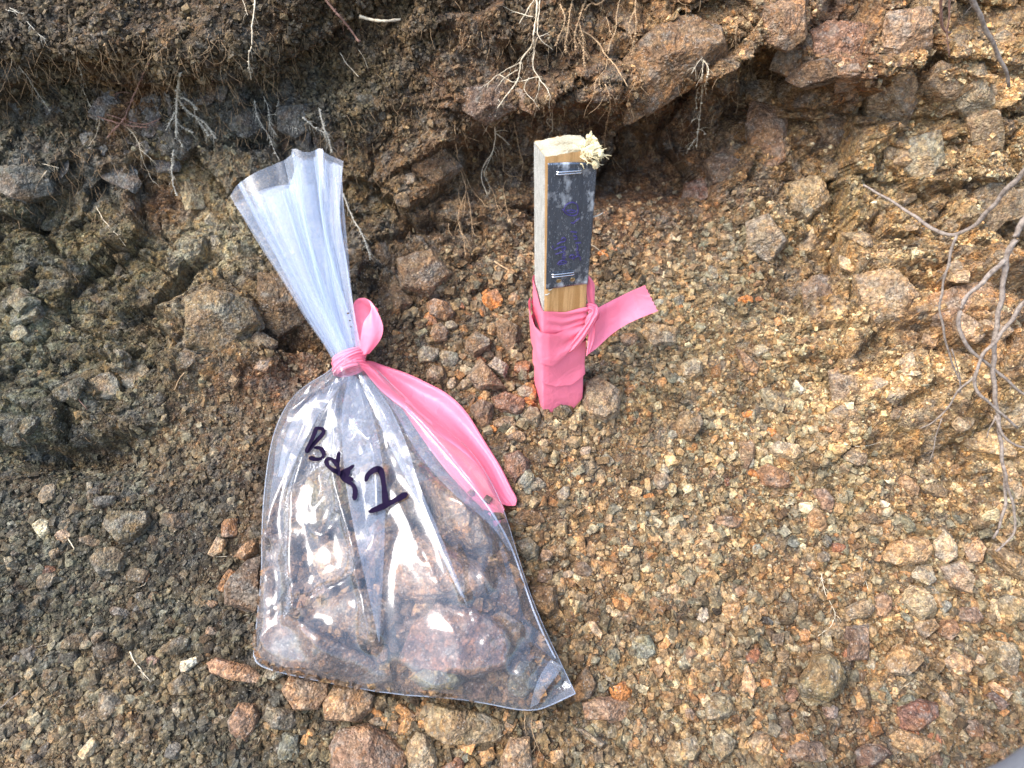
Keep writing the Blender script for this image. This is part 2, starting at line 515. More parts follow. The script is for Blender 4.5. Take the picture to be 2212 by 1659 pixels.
def displacement(x, s):
    d = np.zeros(x.shape)
    for px, py, rx, ry, h in BLOBS:
        cx, cs = px2s(px, py)
        ex = abs(px2s(px + rx, py)[0] - cx); es = max(abs(px2s(px, py - ry)[1] - cs), abs(px2s(px, py + ry)[1] - cs), 0.01)
        q = ((x - cx) / ex) ** 2 + ((s - cs) / es) ** 2
        d += h * np.exp(-0.9 * q)
    wx = x + 0.010 * fbm(x * 35, s * 35, 21, 3); ws = s + 0.010 * fbm(x * 35 + 5, s * 35, 22, 3)
    for line, h, w in LEDGES:
        pl = poly_s(line)
        dist, side = seg_dist(wx, ws, pl)
        sd = dist * side
        d += h * smoothstep(sd, -0.003, 0.006) * np.exp(-(dist / w) ** 2 * 1.5) - 0.35 * h * (sd < 0) * np.exp(-(dist / (w * .4)) ** 2)
    bank = bank_mask(x, s)
    soil = smoothstep(-x - 0.9 * (s - 0.42) , -0.10, 0.12) * smoothstep(s, 0.2, 0.42)      # dark earth, upper left
    rockw = bank * (1 - 0.65 * soil)
    d += rockw * (facet(x, s, 0.125, 31, 0.015, 0.42, 0.006) + facet(x * 1.0, s * 1.25, 0.055, 41, 0.0070, 0.42, 0.0045)
                  + facet(x, s, 0.021, 51, 0.0026, 0.36, 0.0028))
    d += (0.35 + 0.65 * bank) * facet(x, s, 0.0090, 61, 0.0010, 0.36)
    d += bank * soil * (0.020 * fbm(x * 24, s * 24, 81, 5, 0.62)) + 0.012 * soil * smoothstep(s, .40, .52) * np.abs(fbm(x * 45, s * 30, 83, 4, .6))
    d += (1 - bank) * (0.006 * fbm(x * 9, s * 9, 91, 4) + 0.0035 * fbm(x * 45, s * 45, 95, 4, 0.6))
    d += 0.0012 * fbm(x * 160, s * 160, 99, 3, 0.6)
    return d


# one sheet: fine where the photograph looks, coarser outwards to the horizon
def axis(lo, hi, step, far_lo, far_hi):
    core = np.arange(lo, hi, step); a = []; b = []
    v, st = lo, step
    while v > far_lo: st *= 1.35; v -= st; a.append(v)
    v, st = core[-1], step
    while v < far_hi: st *= 1.35; v += st; b.append(v)
    return np.concatenate([a[::-1], core, b])


GX = axis(-0.72, 0.76, 0.0021, -60, 60)
GS = axis(-0.40, 0.62, 0.0021, -60, 70)
XX, SS = np.meshgrid(GX, GS, indexing='ij')
by, bz, ny, nz = prof(SS)
core = smoothstep(1.6 - np.abs(XX), 0, 0.4) * smoothstep(SS, -1.5, -1.0) * smoothstep(-SS, -1.3, -0.9)
DD = displacement(np.clip(XX, -3, 3), np.clip(SS, -3, 3)) * core
FARX = np.abs(XX) > 2
DD += np.where(core < 1, 0.05 * fbm(XX * 0.8, SS * 0.8, 3, 3) * (1 - core), 0)
TP = np.stack([XX, by + ny * DD, bz + nz * DD], -1)
# vertex normals
du = np.gradient(TP, axis=0); dv = np.gradient(TP, axis=1)
TN = np.cross(du, dv); TN /= np.linalg.norm(TN, axis=-1, keepdims=True) + 1e-12
bc = base_color(np.clip(XX, -.9, .9), np.clip(SS, -.6, .75))
tone = 1.0 + 0.5 * fbm(XX * 22, SS * 22, 120, 4, 0.6)
f1, f2, _, _, cid = worley(XX / 0.017 + 1.5 * fbm(XX * 60, SS * 60, 8, 2), SS / 0.017 + 1.5 * fbm(XX * 60 + 7, SS * 60, 9, 2), 77)
tone *= 0.80 + 0.40 * cid
bc = bc * np.clip(tone, 0.35, 1.8)[..., None]
_lum = bc.mean(-1, keepdims=True); bc = _lum + (bc - _lum) * 0.72; bc = bc * np.array([0.91, 0.94, 0.84])
bc = bc * (0.62 + 0.38 * bank_mask(np.clip(XX, -.9, .9), np.clip(SS, -.6, .75)))[..., None]   # shade of the gaps between grains painted in by darkening the scree
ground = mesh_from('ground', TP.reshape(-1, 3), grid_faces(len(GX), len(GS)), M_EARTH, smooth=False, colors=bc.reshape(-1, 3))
tag(ground, kind='structure')

ci = np.where((GX > -0.9) & (GX < 0.95))[0]; cj = np.where((GS > -0.6) & (GS < 0.85))[0]
CX, CS = GX[ci[0]:ci[-1] + 1], GS[cj[0]:cj[-1] + 1]
CP = TP[ci[0]:ci[-1] + 1, cj[0]:cj[-1] + 1]; CN = TN[ci[0]:ci[-1] + 1, cj[0]:cj[-1] + 1]
if (CN @ (-FW)).mean() < 0: CN = -CN
CB = bc[ci[0]:ci[-1] + 1, cj[0]:cj[-1] + 1]
_st = 3
_q = CP[::_st, ::_st]
BVH = BVHTree.FromPolygons([tuple(v) for v in _q.reshape(-1, 3).tolist()], grid_faces(_q.shape[0], _q.shape[1]).tolist())


def surf(px, py):
    """point of the ground seen at a photo position: position, depth"""
    r = ray(px, py)
    h = BVH.ray_cast(Vector(CAM), Vector(r))
    if h[0] is None:
        return at_depth(px, py, 0.85), 0.85
    p = np.array(h[0])
    return p, (p - CAM) @ FW


def surf_normal(p, wide=0.02):
    i = np.clip(np.searchsorted(CX, p[0]), 1, len(CX) - 2)
    d = np.sum((CP[i, :, 1:] - p[1:]) ** 2, -1); j = int(np.argmin(d))
    k = max(2, int(wide / 0.0024))
    n = CN[max(0, i - k):i + k, max(0, j - k):j + k].reshape(-1, 3).mean(0)
    return n / np.linalg.norm(n)
# ------------------------------------------------------------------ loose grains (beyond counting)
def ico(sub):
    t = (1 + 5 ** .5) / 2
    V = [(-1, t, 0), (1, t, 0), (-1, -t, 0), (1, -t, 0), (0, -1, t), (0, 1, t), (0, -1, -t), (0, 1, -t), (t, 0, -1), (t, 0, 1), (-t, 0, -1), (-t, 0, 1)]
    F = [(0, 11, 5), (0, 5, 1), (0, 1, 7), (0, 7, 10), (0, 10, 11), (1, 5, 9), (5, 11, 4), (11, 10, 2), (10, 7, 6), (7, 1, 8),
         (3, 9, 4), (3, 4, 2), (3, 2, 6), (3, 6, 8), (3, 8, 9), (4, 9, 5), (2, 4, 11), (6, 2, 10), (8, 6, 7), (9, 8, 1)]
    V = [np.array(v) / math.sqrt(1 + t * t) for v in V]
    for _ in range(sub):
        cache = {}; G = []

        def mid(a, b):
            k = (min(a, b), max(a, b))
            if k not in cache:
                m = V[a] + V[b]; V.append(m / np.linalg.norm(m)); cache[k] = len(V) - 1
            return cache[k]
        for a, b, c in F:
            x, y, z = mid(a, b), mid(b, c), mid(c, a)
            G += [(a, x, z), (b, y, x), (c, z, y), (x, y, z)]
        F = G
    return np.array(V), np.array(F)


ICO = [ico(k) for k in range(5)]


def planes_radius(D, normals, dists, soft=0.0):
    """radius along each direction of the solid bounded by the planes"""
    den = D @ normals.T
    with np.errstate(divide='ignore'):
        r = np.where(den > 1e-4, dists[None, :] / np.maximum(den, 1e-4), 1e3)
    if soft:
        k = 1.0 / soft
        return -np.log(np.exp(-k * (r - r.min(1, keepdims=True))).sum(1)) / k + r.min(1)
    return r.min(1)


def random_rock(sub, flat=0.6, nplanes=11, seed=0):
    g = np.random.default_rng(seed)
    V, F = ICO[sub]
    n = g.normal(size=(nplanes, 3)); n /= np.linalg.norm(n, axis=1, keepdims=True)
    n = np.vstack([n, np.eye(3), -np.eye(3)])
    d = g.uniform(0.62, 1.0, len(n))
    R = planes_radius(V, n, d)
    P = V * R[:, None]
    P *= np.array([1.0, g.uniform(0.6, 0.95), flat * g.uniform(0.7, 1.15)])
    return P, F


def chip(seed):
    """angular chip: a skewed, pinched box of twelve triangles"""
    g = np.random.default_rng(seed)
    V = np.array([(x, y, z) for z in (-1, 1) for y in (-1, 1) for x in (-1, 1)], float)
    V[:, 0] *= 1 - .45 * (V[:, 2] > 0) * g.uniform(.2, 1); V[:, 1] *= 1 - .5 * (V[:, 0] > 0) * g.uniform(.1, 1)
    V = V * np.array([1.0, g.uniform(.45, .85), g.uniform(.28, .6)]) + g.normal(0, .13, (8, 3))
    F = [(0, 2, 3), (0, 3, 1), (4, 5, 7), (4, 7, 6), (0, 1, 5), (0, 5, 4), (2, 6, 7), (2, 7, 3), (0, 4, 6), (0, 6, 2), (1, 3, 7), (1, 7, 5)]
    return V, np.array(F)


GRAIN = [random_rock(0, 0.55, 6, 100 + k) for k in range(5)] + [chip(200 + k) for k in range(11)]
GRAIN[:] = [(P / np.abs(P).max(), F) for P, F in GRAIN]
OCH = np.array([0.94, 0.985, .90])


def rand_rot(n, normal, tilt, g):
    """rotation matrices whose third axis lies near the given normals"""
    z = normal + g.normal(size=(n, 3)) * tilt; z /= np.linalg.norm(z, axis=1, keepdims=True)
    a = g.normal(size=(n, 3)); x = a - (a * z).sum(1, keepdims=True) * z; x /= np.linalg.norm(x, axis=1, keepdims=True)
    y = np.cross(z, x)
    return np.stack([x, y, z], -1)


def scatter(name, n, weight, rmin, rmax, power, palette, tilt=0.5, sink=0.25, seed=1, mat=None, kind='stuff'):
    g = np.random.default_rng(seed)
    ni, nj = CP.shape[:2]
    px, py, dep = project(CP)
    inside = ((px > -60) & (px < 2272) & (py > -60) & (py < 1720)) + .5 * ((px > -300) & (px < 2500) & (py > -60) & (py < 1850))
    area = 1.0 / dep ** 2
    Xc, Sc = np.meshgrid(CX, CS, indexing='ij')
    w = weight(Xc, Sc) * inside * area
    w = w.ravel(); cum = np.cumsum(w); idx = np.searchsorted(cum, g.uniform(0, cum[-1], n))
    i = np.clip(idx // nj, 0, ni - 2); j = np.clip(idx % nj, 0, nj - 2)
    fu = g.uniform(size=(n, 1)); fv = g.uniform(size=(n, 1))
    P = CP[i, j] * (1 - fu) * (1 - fv) + CP[i + 1, j] * fu * (1 - fv) + CP[i, j + 1] * (1 - fu) * fv + CP[i + 1, j + 1] * fu * fv
    Nn = CN[i, j]
    u = g.uniform(size=n)
    r = (rmin ** (1 - power) + u * (rmax ** (1 - power) - rmin ** (1 - power))) ** (1 / (1 - power))
    R = rand_rot(n, Nn, tilt, g)
    base = CB[i, j]
    pal = np.array([lin(c) for c, _ in palette]); pw = np.array([p for _, p in palette], float); pw /= pw.sum()
    pick = pal[g.choice(len(pal), n, p=pw)]
    lum = base.mean(1, keepdims=True)
    k = g.uniform(0.12, 0.62, (n, 1))
    reach = np.clip(lum / 0.20, 0.30, 1.15)
    c = base * (1 - k) * 1.35 + pick * reach * k
    c = c.mean(1, keepdims=True) + (c - c.mean(1, keepdims=True)) * 0.92
    c = c * OCH * g.uniform(0.55, 1.5, (n, 1))
    sel = g.integers(0, len(GRAIN), n)
    Vs, Fs, Cs, off = [], [], [], 0
    for t, (gp, gf) in enumerate(GRAIN):
        m = np.where(sel == t)[0]
        if len(m) == 0: continue
        v = np.einsum('nij,kj->nki', R[m], gp) * r[m, None, None] + (P[m] + Nn[m] * r[m, None] * (0.5 - sink))[:, None, :]
        f = gf[None] + (np.arange(len(m)) * len(gp))[:, None, None] + off
        Vs.append(v.reshape(-1, 3)); Fs.append(f.reshape(-1, 3)); Cs.append(np.repeat(c[m], len(gp), 0)); off += len(m) * len(gp)
    o = mesh_from(name, np.concatenate(Vs), np.concatenate(Fs), mat or M_GRIT, False, np.concatenate(Cs))
    return tag(o, kind=kind)


TAN = [((176, 138, 96), 4), ((150, 112, 72), 4), ((190, 120, 62), 2), ((128, 82, 62), 2), ((205, 188, 156), 2), ((150, 150, 136), 4.5), ((96, 76, 56), 2), ((118, 124, 110), 2.5), ((225, 212, 188), .7)]
GRY = [((120, 108, 90), 4), ((88, 78, 68), 4), ((150, 142, 122), 3), ((70, 62, 54), 3), ((190, 182, 160), 1.5), ((150, 108, 72), 1.5), ((112, 118, 108), 2), ((205, 198, 182), .6)]


def w_scree(x, s): return (1 - bank_mask(x, s)) * (0.4 + 1.2 * smoothstep(vnoise(x * 12, s * 12, 4), -0.4, 0.5))
def w_bank_rock(x, s):
    return bank_mask(x, s) * np.clip(smoothstep(x, -0.25, 0.1) + 0.35 * smoothstep(-s, -0.42, -0.2), 0.05, 1) * (0.15 + smoothstep(fbm(x * 16, s * 16, 44, 3), -0.1, 0.4))
def w_soil(x, s):
    return bank_mask(x, s) * smoothstep(-x, -0.2, 0.15) * smoothstep(s, 0.33, 0.46) * (0.05 + smoothstep(fbm(x * 20, s * 20, 47, 3), -0.05, 0.3))


def w_right(x, s): return w_scree(x, s) * smoothstep(x, -0.22, -0.02)
def w_left(x, s): return w_scree(x, s) * (1 - smoothstep(x, -0.22, -0.02))


# ------------------------------------------------------------------ stones one can point at
def near_color(p):
    i = int(np.argmin(abs(CX - p[0]))); j = int(np.argmin(((CP[i, :, 1:] - p[1:]) ** 2).sum(-1)))
    return CB[max(0, i - 6):i + 7, max(0, j - 6):j + 7].reshape(-1, 3).mean(0)


def frame(n):
    n = n / np.linalg.norm(n)
    a = np.array([1.0, 0, 0]) - n * n[0]; a /= np.linalg.norm(a)
    return a, np.cross(n, a), n


def poly_rock(name, pts, color, hfac=0.42, lift=0.0, plane=None, seed=0, sub=3, sink=0.5, mat=None):
    """stone whose outline is the traced polygon: its own place on the slope, real width and thickness"""
    g = np.random.default_rng(seed + 900)
    pts = np.array(pts, float); c = pts.mean(0)
    if plane is None:
        p0, d0 = surf(*c)
        n = surf_normal(p0, 0.03)
        v = CAM - p0; v /= np.linalg.norm(v)
        n = n * 0.6 + v * 0.4; n /= np.linalg.norm(n)
    else:
        n = plane[1]; p0 = on_plane(c[0], c[1], plane[0], n)
    ax, ay, az = frame(n)
    W = np.array([on_plane(x, y, p0, n, lift) for x, y in pts])
    o = W.mean(0)
    q = np.stack([(W - o) @ ax, (W - o) @ ay], 1)
    ang = np.arctan2(q[:, 1], q[:, 0]); q = q[np.argsort(ang)]
    size = math.sqrt(np.ptp(q[:, 0]) * np.ptp(q[:, 1]))
    h = hfac * min(np.ptp(q[:, 0]), np.ptp(q[:, 1]), size)
    nn, dd = [], []
    for a, b in zip(q, np.roll(q, -1, 0)):
        e = b - a; L = np.linalg.norm(e)
        if L < 1e-5: continue
        m = np.array([e[1], -e[0]]) / L; dist = m @ a
        if dist < 0: m, dist = -m, -dist
        dist = max(dist, 0.12 * size)
        tl = g.uniform(0.05, 0.45)
        v = np.array([m[0], m[1], tl]); l = np.linalg.norm(v)
        nn.append(v / l); dd.append(dist / l)
    a0 = g.uniform(0, 6.28)
    for k in range(3):
        a = a0 + k * 2.1 + g.uniform(-.4, .4); tl = g.uniform(0.22, 0.75)
        v = np.array([math.cos(a) * tl, math.sin(a) * tl, 1.0]); v /= np.linalg.norm(v)
        nn.append(v); dd.append(h * g.uniform(0.75, 1.05))
    for k in range(2):
        v = np.array([g.uniform(-.2, .2), g.uniform(-.2, .2), -1]); v /= np.linalg.norm(v)
        nn.append(v); dd.append(h * 1.0)
    V, F = ICO[sub]
    R = planes_radius(V, np.array(nn), np.array(dd), soft=0.0035 * size)
    rough = 0.020 * size * (fbm(V[:, 0] * 2.6 + seed, V[:, 1] * 2.6 + V[:, 2] * 2.1, seed + 2, 3)) + 0.028 * size * (fbm(V[:, 0] * 7 + seed, V[:, 1] * 7 + V[:, 2] * 6, seed + 5, 3, 0.6))
    P = V * (R + rough)[:, None]
    P[:, 2] += h * (0.5 - sink)
    B = np.stack([ax, ay, az], 1)
    ob = mesh_from(name, P @ B.T, F, mat or M_STONE, False)
    ob.location = o
    cl = lin(color) * np.array([.93, .93, .85]); cl = cl.mean() + (cl - cl.mean()) * .62; loc = np.array(near_color(p0)) if plane is None else cl; cl = cl * .78 + loc * .30 * cl.mean() / max(loc.mean(), .02); ob.color = (*cl, 1)
    return ob


def blob_poly(cx, cy, w, h, ang=0, k=6, seed=0):
    g = random.Random(seed * 31 + 5); out = []
    a0 = g.uniform(0, 1)
    for i in range(k):
        a = a0 + 2 * math.pi * i / k + g.uniform(-.28, .28); r = g.uniform(0.80, 1.22)
        x, y = math.cos(a) * w / 2 * r, math.sin(a) * h / 2 * r
        t = math.radians(ang)
        out.append((cx + x * math.cos(t) - y * math.sin(t), cy + x * math.sin(t) + y * math.cos(t)))
    return out


def zp(pts, ox, oy, k=0.335):
    return [(ox + x * k, oy + y * k) for x, y in pts]


Z1, Z2, Z3, Z5, Z6 = (0, 1106), (741, 1106), (1471, 1106), (741, 553), (1471, 553)
STONES = [   # (polygon or (x,y,w,h,angle)), zoom origin, colour, label
    ((275, 100, 130, 120, 0), Z1, (205, 192, 150), 'cream coloured stone on dark soil near the left edge, palest there'),
    ((410, 150, 120, 80, -15), Z1, (196, 152, 108), 'pinkish tan stone just right of the cream stone on dark soil'),
    ((590, 185, 150, 80, 15), Z1, (128, 112, 92), 'flat grey brown stone half sunk in dark soil, right of the tan one'),
    ([(670, 90), (720, 0), (960, 0), (980, 90), (880, 190), (790, 210)], Z1, (120, 104, 70), 'large olive brown layered stone in the dark soil left of the bag'),
    ([(590, 300), (650, 240), (760, 225), (840, 270), (800, 400), (660, 420)], Z1, (122, 106, 80), 'blocky grey olive stone below the layered olive stone'),
    ([(1030, 60), (1070, 5), (1200, 10), (1240, 90), (1130, 115)], Z1, (90, 87, 82), 'flat dark grey stone in the soil left of the bag'),
    ([(1345, 270), (1400, 165), (1460, 180), (1445, 260), (1385, 290)], Z1, (188, 146, 96), 'small flat tan stone lying on dark soil left of the bag'),
    ([(1515, 290), (1560, 230), (1640, 170), (1675, 200), (1660, 270), (1580, 315)], Z1, (160, 112, 62), 'golden brown angular stone touching the left edge of the bag'),
    ([(1460, 480), (1600, 320), (1700, 290), (1720, 600), (1660, 650), (1468, 590)], Z1, (112, 88, 74), 'large maroon brown block half hidden behind the left bag edge'),
    ((360, 270, 110, 80, -20), Z1, (120, 98, 64), 'olive stone in the soil below the pinkish tan stone'),
    ((320, 375, 110, 60, -20), Z1, (130, 78, 58), 'rusty red stone low in the dark soil at far left'),
    ((1110, 235, 260, 0, 0), Z1, None, None),
    ([(1160, 1035), (1170, 960), (1300, 925), (1292, 965), (1205, 1035)], Z1, (214, 214, 202), 'white quartz shard in the gravel left of the bag corner'),
    ((990, 960, 85, 75, 0), Z1, (160, 104, 84), 'round pinkish brown pebble left of the white quartz shard'),
    ([(1330, 985), (1400, 945), (1600, 990), (1690, 1050), (1680, 1110), (1480, 1080), (1350, 1025)], Z1, (178, 122, 78), 'long orange stone just below the lower left corner of the bag'),
    ([(1700, 1065), (1740, 990), (1860, 1030), (1780, 1090)], Z1, (134, 140, 130), 'small blue grey stone tucked under the lower bag seam'),
    ([(1820, 1150), (1880, 1050), (2130, 1100), (2115, 1200), (2060, 1275), (1900, 1275)], Z1, (182, 134, 90), 'orange brown block with a whitish top below the bag seam'),
    ([(2085, 1240), (2160, 1120), (2300, 1090), (2420, 1180), (2400, 1280), (2300, 1350), (2100, 1340)], Z1, (172, 124, 74), 'ochre block beside the whitish orange block under the bag'),
    ([(1475, 1350), (1550, 1225), (1650, 1240), (1690, 1300), (1640, 1420), (1590, 1490), (1500, 1425)], Z1, (148, 106, 80), 'pointed reddish brown stone standing on gravel below the bag'),
    ((1800, 1330, 230, 150, 10), Z1, (130, 120, 100), 'grey crumbly lump right of the pointed reddish stone'),
    ((1190, 1120, 210, 150, -20), Z1, (108, 98, 70), 'olive grey wedge below the white quartz shard'),
    ((500, 830, 220, 110, -15), Z1, (116, 98, 74), 'flat brown stone in the dark gravel at left'),
    ((700, 900, 180, 130, 10), Z1, (86, 76, 66), 'dark brown clod in the dark gravel at left'),
    ((470, 950, 140, 110, 0), Z1, (84, 80, 70), 'dark grey clod left of the dark brown clod'),
    ((1370, 770, 80, 80, 0), Z1, (130, 100, 80), 'small brown stone left of the bag bottom'),
    ((780, 650, 180, 80, 10), Z1, (118, 96, 76), 'flat brown slab in dark soil at mid left'),
    ((900, 540, 80, 50, 0), Z1, (110, 110, 108), 'small slate grey stone in dark soil at left'),
    ((1370, 590, 90, 60, 0), Z1, (160, 118, 84), 'small tan stone left of the maroon block'),
    ((1150, 860, 220, 120, -20), Z1, (104, 96, 72), 'grey olive stone above the white quartz shard'),
    ((330, 1050, 120, 90, 0), Z1, (110, 104, 86), 'grey flat stone among light gravel at lower left'),
    ((230, 1600, 120, 100, 0), Z1, (90, 82, 74), 'dark grey stone at the bottom edge, far left'),
    ([(-80, 1500), (-10, 1400), (180, 1370), (400, 1540), (420, 1620), (360, 1700), (-60, 1700)], Z2, (150, 108, 84), 'big reddish grey block at the bottom edge left of centre'),
    ([(470, 1270), (560, 1230), (900, 1290), (1040, 1380), (1010, 1480), (700, 1510), (560, 1440)], Z2, (150, 130, 92), 'big grey green and ochre stone below the middle of the bag seam'),
    ([(415, 1500), (480, 1410), (560, 1440), (620, 1600), (600, 1680), (430, 1680)], Z2, (160, 138, 100), 'upright pale ochre stone at the bottom edge beside the reddish block'),
    ([(1020, 1580), (1080, 1460), (1200, 1450), (1220, 1680), (1010, 1680)], Z2, (170, 132, 94), 'tan block at the bottom edge right of the grey green stone'),
    ([(600, 1680), (740, 1570), (780, 1600), (770, 1680)], Z2, (146, 94, 68), 'rusty stone at the bottom edge below the grey green stone'),
    ([(160, 1350), (240, 1290), (300, 1305), (280, 1385), (200, 1380)], Z2, (150, 130, 104), 'small grey tan stone in the gap under the bag seam'),
    ((335, 1370, 80, 100, 0), Z2, (140, 108, 88), 'small pinkish stone beside the dark gap under the bag seam'),
    ([(180, 1190), (280, 1170), (300, 1240), (220, 1290)], Z2, (150, 122, 72), 'small olive ochre stone right under the bag seam'),
    ((770, 1520, 120, 60, 0), Z2, (190, 146, 90), 'flat light ochre flake below the grey green stone'),
    ([(1200, 480), (1370, 480), (1380, 640), (1330, 690), (1240, 640)], Z2, (138, 102, 52), 'golden brown stone against the right edge of the bag'),
    ((1185, 240, 150, 160, 0), Z2, (118, 120, 104), 'grey green lump against the upper right edge of the bag'),
    ((1312, 285, 105, 85, 0), Z2, (160, 130, 108), 'pinkish grey stone right of the grey green lump'),
    ((1300, 410, 135, 110, 0), Z2, (130, 100, 78), 'brown knobbly stone above the golden brown stone'),
    ((1445, 405, 90, 65, -20), Z2, (164, 146, 128), 'small pale grey stone right of the brown knobbly stone'),
    ((1540, 370, 130, 110, 20), Z2, (138, 106, 78), 'brown stone right of the small pale grey stone'),
    ((1410, 250, 90, 100, 0), Z2, (150, 128, 92), 'ochre grey stone above the small pale grey stone'),
    ([(1480, 1130), (1570, 980), (1630, 1110), (1590, 1210), (1490, 1230)], Z2, (150, 106, 44), 'golden ochre stone beside the pointed right corner of the bag'),
    ([(1570, 710), (1620, 700), (1675, 780), (1660, 820), (1600, 780)], Z2, (205, 172, 130), 'pale cream flake on the gravel right of the bag'),
    ((1190, 40, 230, 130, 10), Z2, (122, 90, 54), 'brown stone just below the loose end of the pink tail'),
    ([(1540, 1230), (1660, 1190), (1860, 1230), (1830, 1330), (1740, 1360), (1560, 1330)], Z2, (160, 118, 90), 'reddish tan flat stone right of the bag corner'),
    ([(1490, 1390), (1560, 1400), (1690, 1490), (1660, 1520), (1590, 1470)], Z2, (132, 130, 124), 'blue grey shard lying low right of the bag corner'),
    ((2140, 500, 110, 90, -30), Z2, (206, 170, 122), 'cream pebble on the open gravel right of the bag'),
    ((2150, 1550, 150, 150, 0), Z2, (156, 138, 98), 'olive grey crumbly stone at the bottom edge, right of centre'),
    ([(1545, 850), (1640, 790), (1790, 880), (1775, 1030), (1690, 1085), (1590, 1060), (1540, 960)], Z5, (166, 138, 100), 'big tan grey rounded stone right of the stake foot'),
    ([(960, 920), (1050, 880), (1170, 930), (1165, 1000), (1120, 1035), (980, 990)], Z5, (150, 92, 62), 'rust brown stone left of the stake foot'),
    ((1225, 1035, 120, 140, 0), Z5, (138, 126, 104), 'grey knobbly stone in front of the stake foot at its left'),
    ((1170, 885, 140, 90, 10), Z5, (160, 148, 130), 'light grey stone between rust stone and stake'),
    ((1050, 1080, 160, 110, 0), Z5, (150, 126, 98), 'tan stone below the rust brown stone'),
    ([(820, 980), (890, 930), (970, 960), (950, 1090), (900, 1115), (840, 1050)], Z5, (132, 106, 86), 'brown angular stone just right of the pink tail'),
    ([(925, 715), (980, 660), (1065, 710), (1040, 790)], Z5, (162, 156, 146), 'pale blue grey stone up left of the stake foot'),
    ([(810, 790), (890, 670), (960, 750), (1050, 860), (880, 872)], Z5, (144, 116, 86), 'pointed brown wedge left of the pale blue grey stone'),
    ([(975, 440), (1020, 405), (1140, 470), (1130, 580), (1080, 670), (1020, 560)], Z5, (136, 106, 74), 'upright brown slab leaning in the rubble left of the stake'),
    ((870, 580, 170, 160, 0), Z5, (132, 106, 76), 'brown lump left of the upright slab'),
    ((620, 500, 110, 150, 10), Z5, (150, 116, 88), 'tan upright stone right of the pink loop'),
    ((545, 640, 160, 100, 0), Z5, (146, 138, 110), 'grey green flat stone above the pink tail'),
    ((700, 450, 90, 60, 0), Z5, (150, 142, 118), 'small grey green chip above the grey green flat stone'),
    ((600, 775, 140, 110, 20), Z5, (130, 104, 74), 'brown stone touching the upper edge of the pink tail'),
    ((705, 825, 65, 90, 10), Z5, (168, 150, 124), 'small pale stone beside the pink tail'),
    ((790, 830, 110, 60, -20), Z5, (160, 132, 92), 'long tan chip right of the small pale stone'),
    ((630, 350, 220, 130, 20), Z5, (150, 106, 68), 'rusty brown knob of rock right of the pink loop, higher up'),
    ([(1905, 500), (1960, 440), (2160, 470), (2145, 580), (2000, 600)], Z5, (172, 144, 100), 'flat tan stone right of the pink tail of the stake'),
    ((1840, 540, 120, 90, 0), Z5, (150, 110, 76), 'brown stone just below the end of the stake ribbon'),
    ([(1040, 1290), (1130, 1260), (1200, 1330), (1190, 1420), (1110, 1470), (1050, 1400)], Z5, (134, 88, 72), 'dark red stone right of the pink tail near its end'),
    ((1410, 1010, 120, 110, 0), Z5, (120, 104, 72), 'olive clod right in front of the stake foot'),
    ((1300, 1000, 70, 110, 0), Z5, (142, 106, 74), 'small brown upright stone at the front left corner of the stake'),
    ((1610, 625, 100, 50, 0), Z5, (92, 74, 56), 'dark crumb of earth against the right side of the wrapped stake'),
    ((1255, 1475, 140, 85, 10), Z5, (142, 136, 122), 'light grey flat stone below the dark red stone'),
    ((1425, 1535, 95, 110, 0), Z5, (148, 146, 136), 'grey stone on the gravel between bag and stake line'),
    ((2060, 1450, 115, 115, 0), Z5, (146, 138, 122), 'grey angular stone alone on the gravel at right of centre'),
    ((1560, 1260, 80, 75, 0), Z5, (196, 150, 108), 'small peach coloured stone on the gravel below the stake'),
    ((1300, 1210, 80, 70, -20), Z5, (172, 142, 102), 'small light tan stone below the stake foot'),
    ((1130, 1170, 150, 80, 0), Z5, (148, 116, 84), 'brown flat stone between the stake foot and pink tail'),
    ([(350, 600), (400, 620), (500, 720), (490, 765), (410, 750)], Z6, (166, 118, 76), 'rusty slanting stone on the upper right gravel'),
    ([(500, 870), (560, 860), (670, 960), (640, 1035), (560, 1000)], Z6, (150, 142, 112), 'grey olive slanting stone in the right gravel'),
    ([(-45, 1090), (0, 1010), (120, 1020), (140, 1090), (60, 1210), (-20, 1180)], Z6, (138, 112, 72), 'ochre stone with a dark green underside on the right gravel'),
    ([(570, 1240), (620, 1195), (760, 1220), (775, 1290), (720, 1330), (590, 1290)], Z6, (184, 160, 124), 'pale blocky stone with shaded underside in the right gravel'),
    ([(385, 1200), (470, 1190), (475, 1300), (430, 1390), (380, 1380)], Z6, (154, 120, 86), 'upright narrow tan stone left of the pale blocky stone'),
    ((525, 1265, 90, 80, 0), Z6, (172, 148, 96), 'small yellowish stone between the narrow one and the pale block'),
    ([(475, 1400), (550, 1340), (680, 1400), (700, 1480), (640, 1510), (520, 1480)], Z6, (162, 108, 68), 'rusty orange stone below the pale blocky stone'),
    ([(710, 845), (740, 800), (805, 870), (770, 900)], Z6, (206, 204, 192), 'white chip on the right gravel'),
    ([(0, 700), (80, 660), (130, 690), (130, 760), (60, 805), (5, 780)], Z6, (196, 172, 126), 'pale yellow stone right of the stake among gravel'),
    ((1120, 1300, 180, 120, 15), Z6, (150, 130, 104), 'grey tan stone at the foot of the right bank'),
    ([(840, 1510), (920, 1500), (985, 1580), (965, 1660), (900, 1640)], Z6, (158, 112, 88), 'reddish stone in the right gravel above the orange lump'),
    ([(1380, 1460), (1430, 1410), (1530, 1500), (1520, 1550), (1450, 1550)], Z6, (176, 138, 100), 'pinkish tan wedge left of the long roots at right'),
    ((1640, 1520, 210, 90, 10), Z6, (136, 112, 80), 'dark edged brown stone right of the pinkish wedge'),
    ((1490, 1330, 0, 0, 0), Z6, None, None),
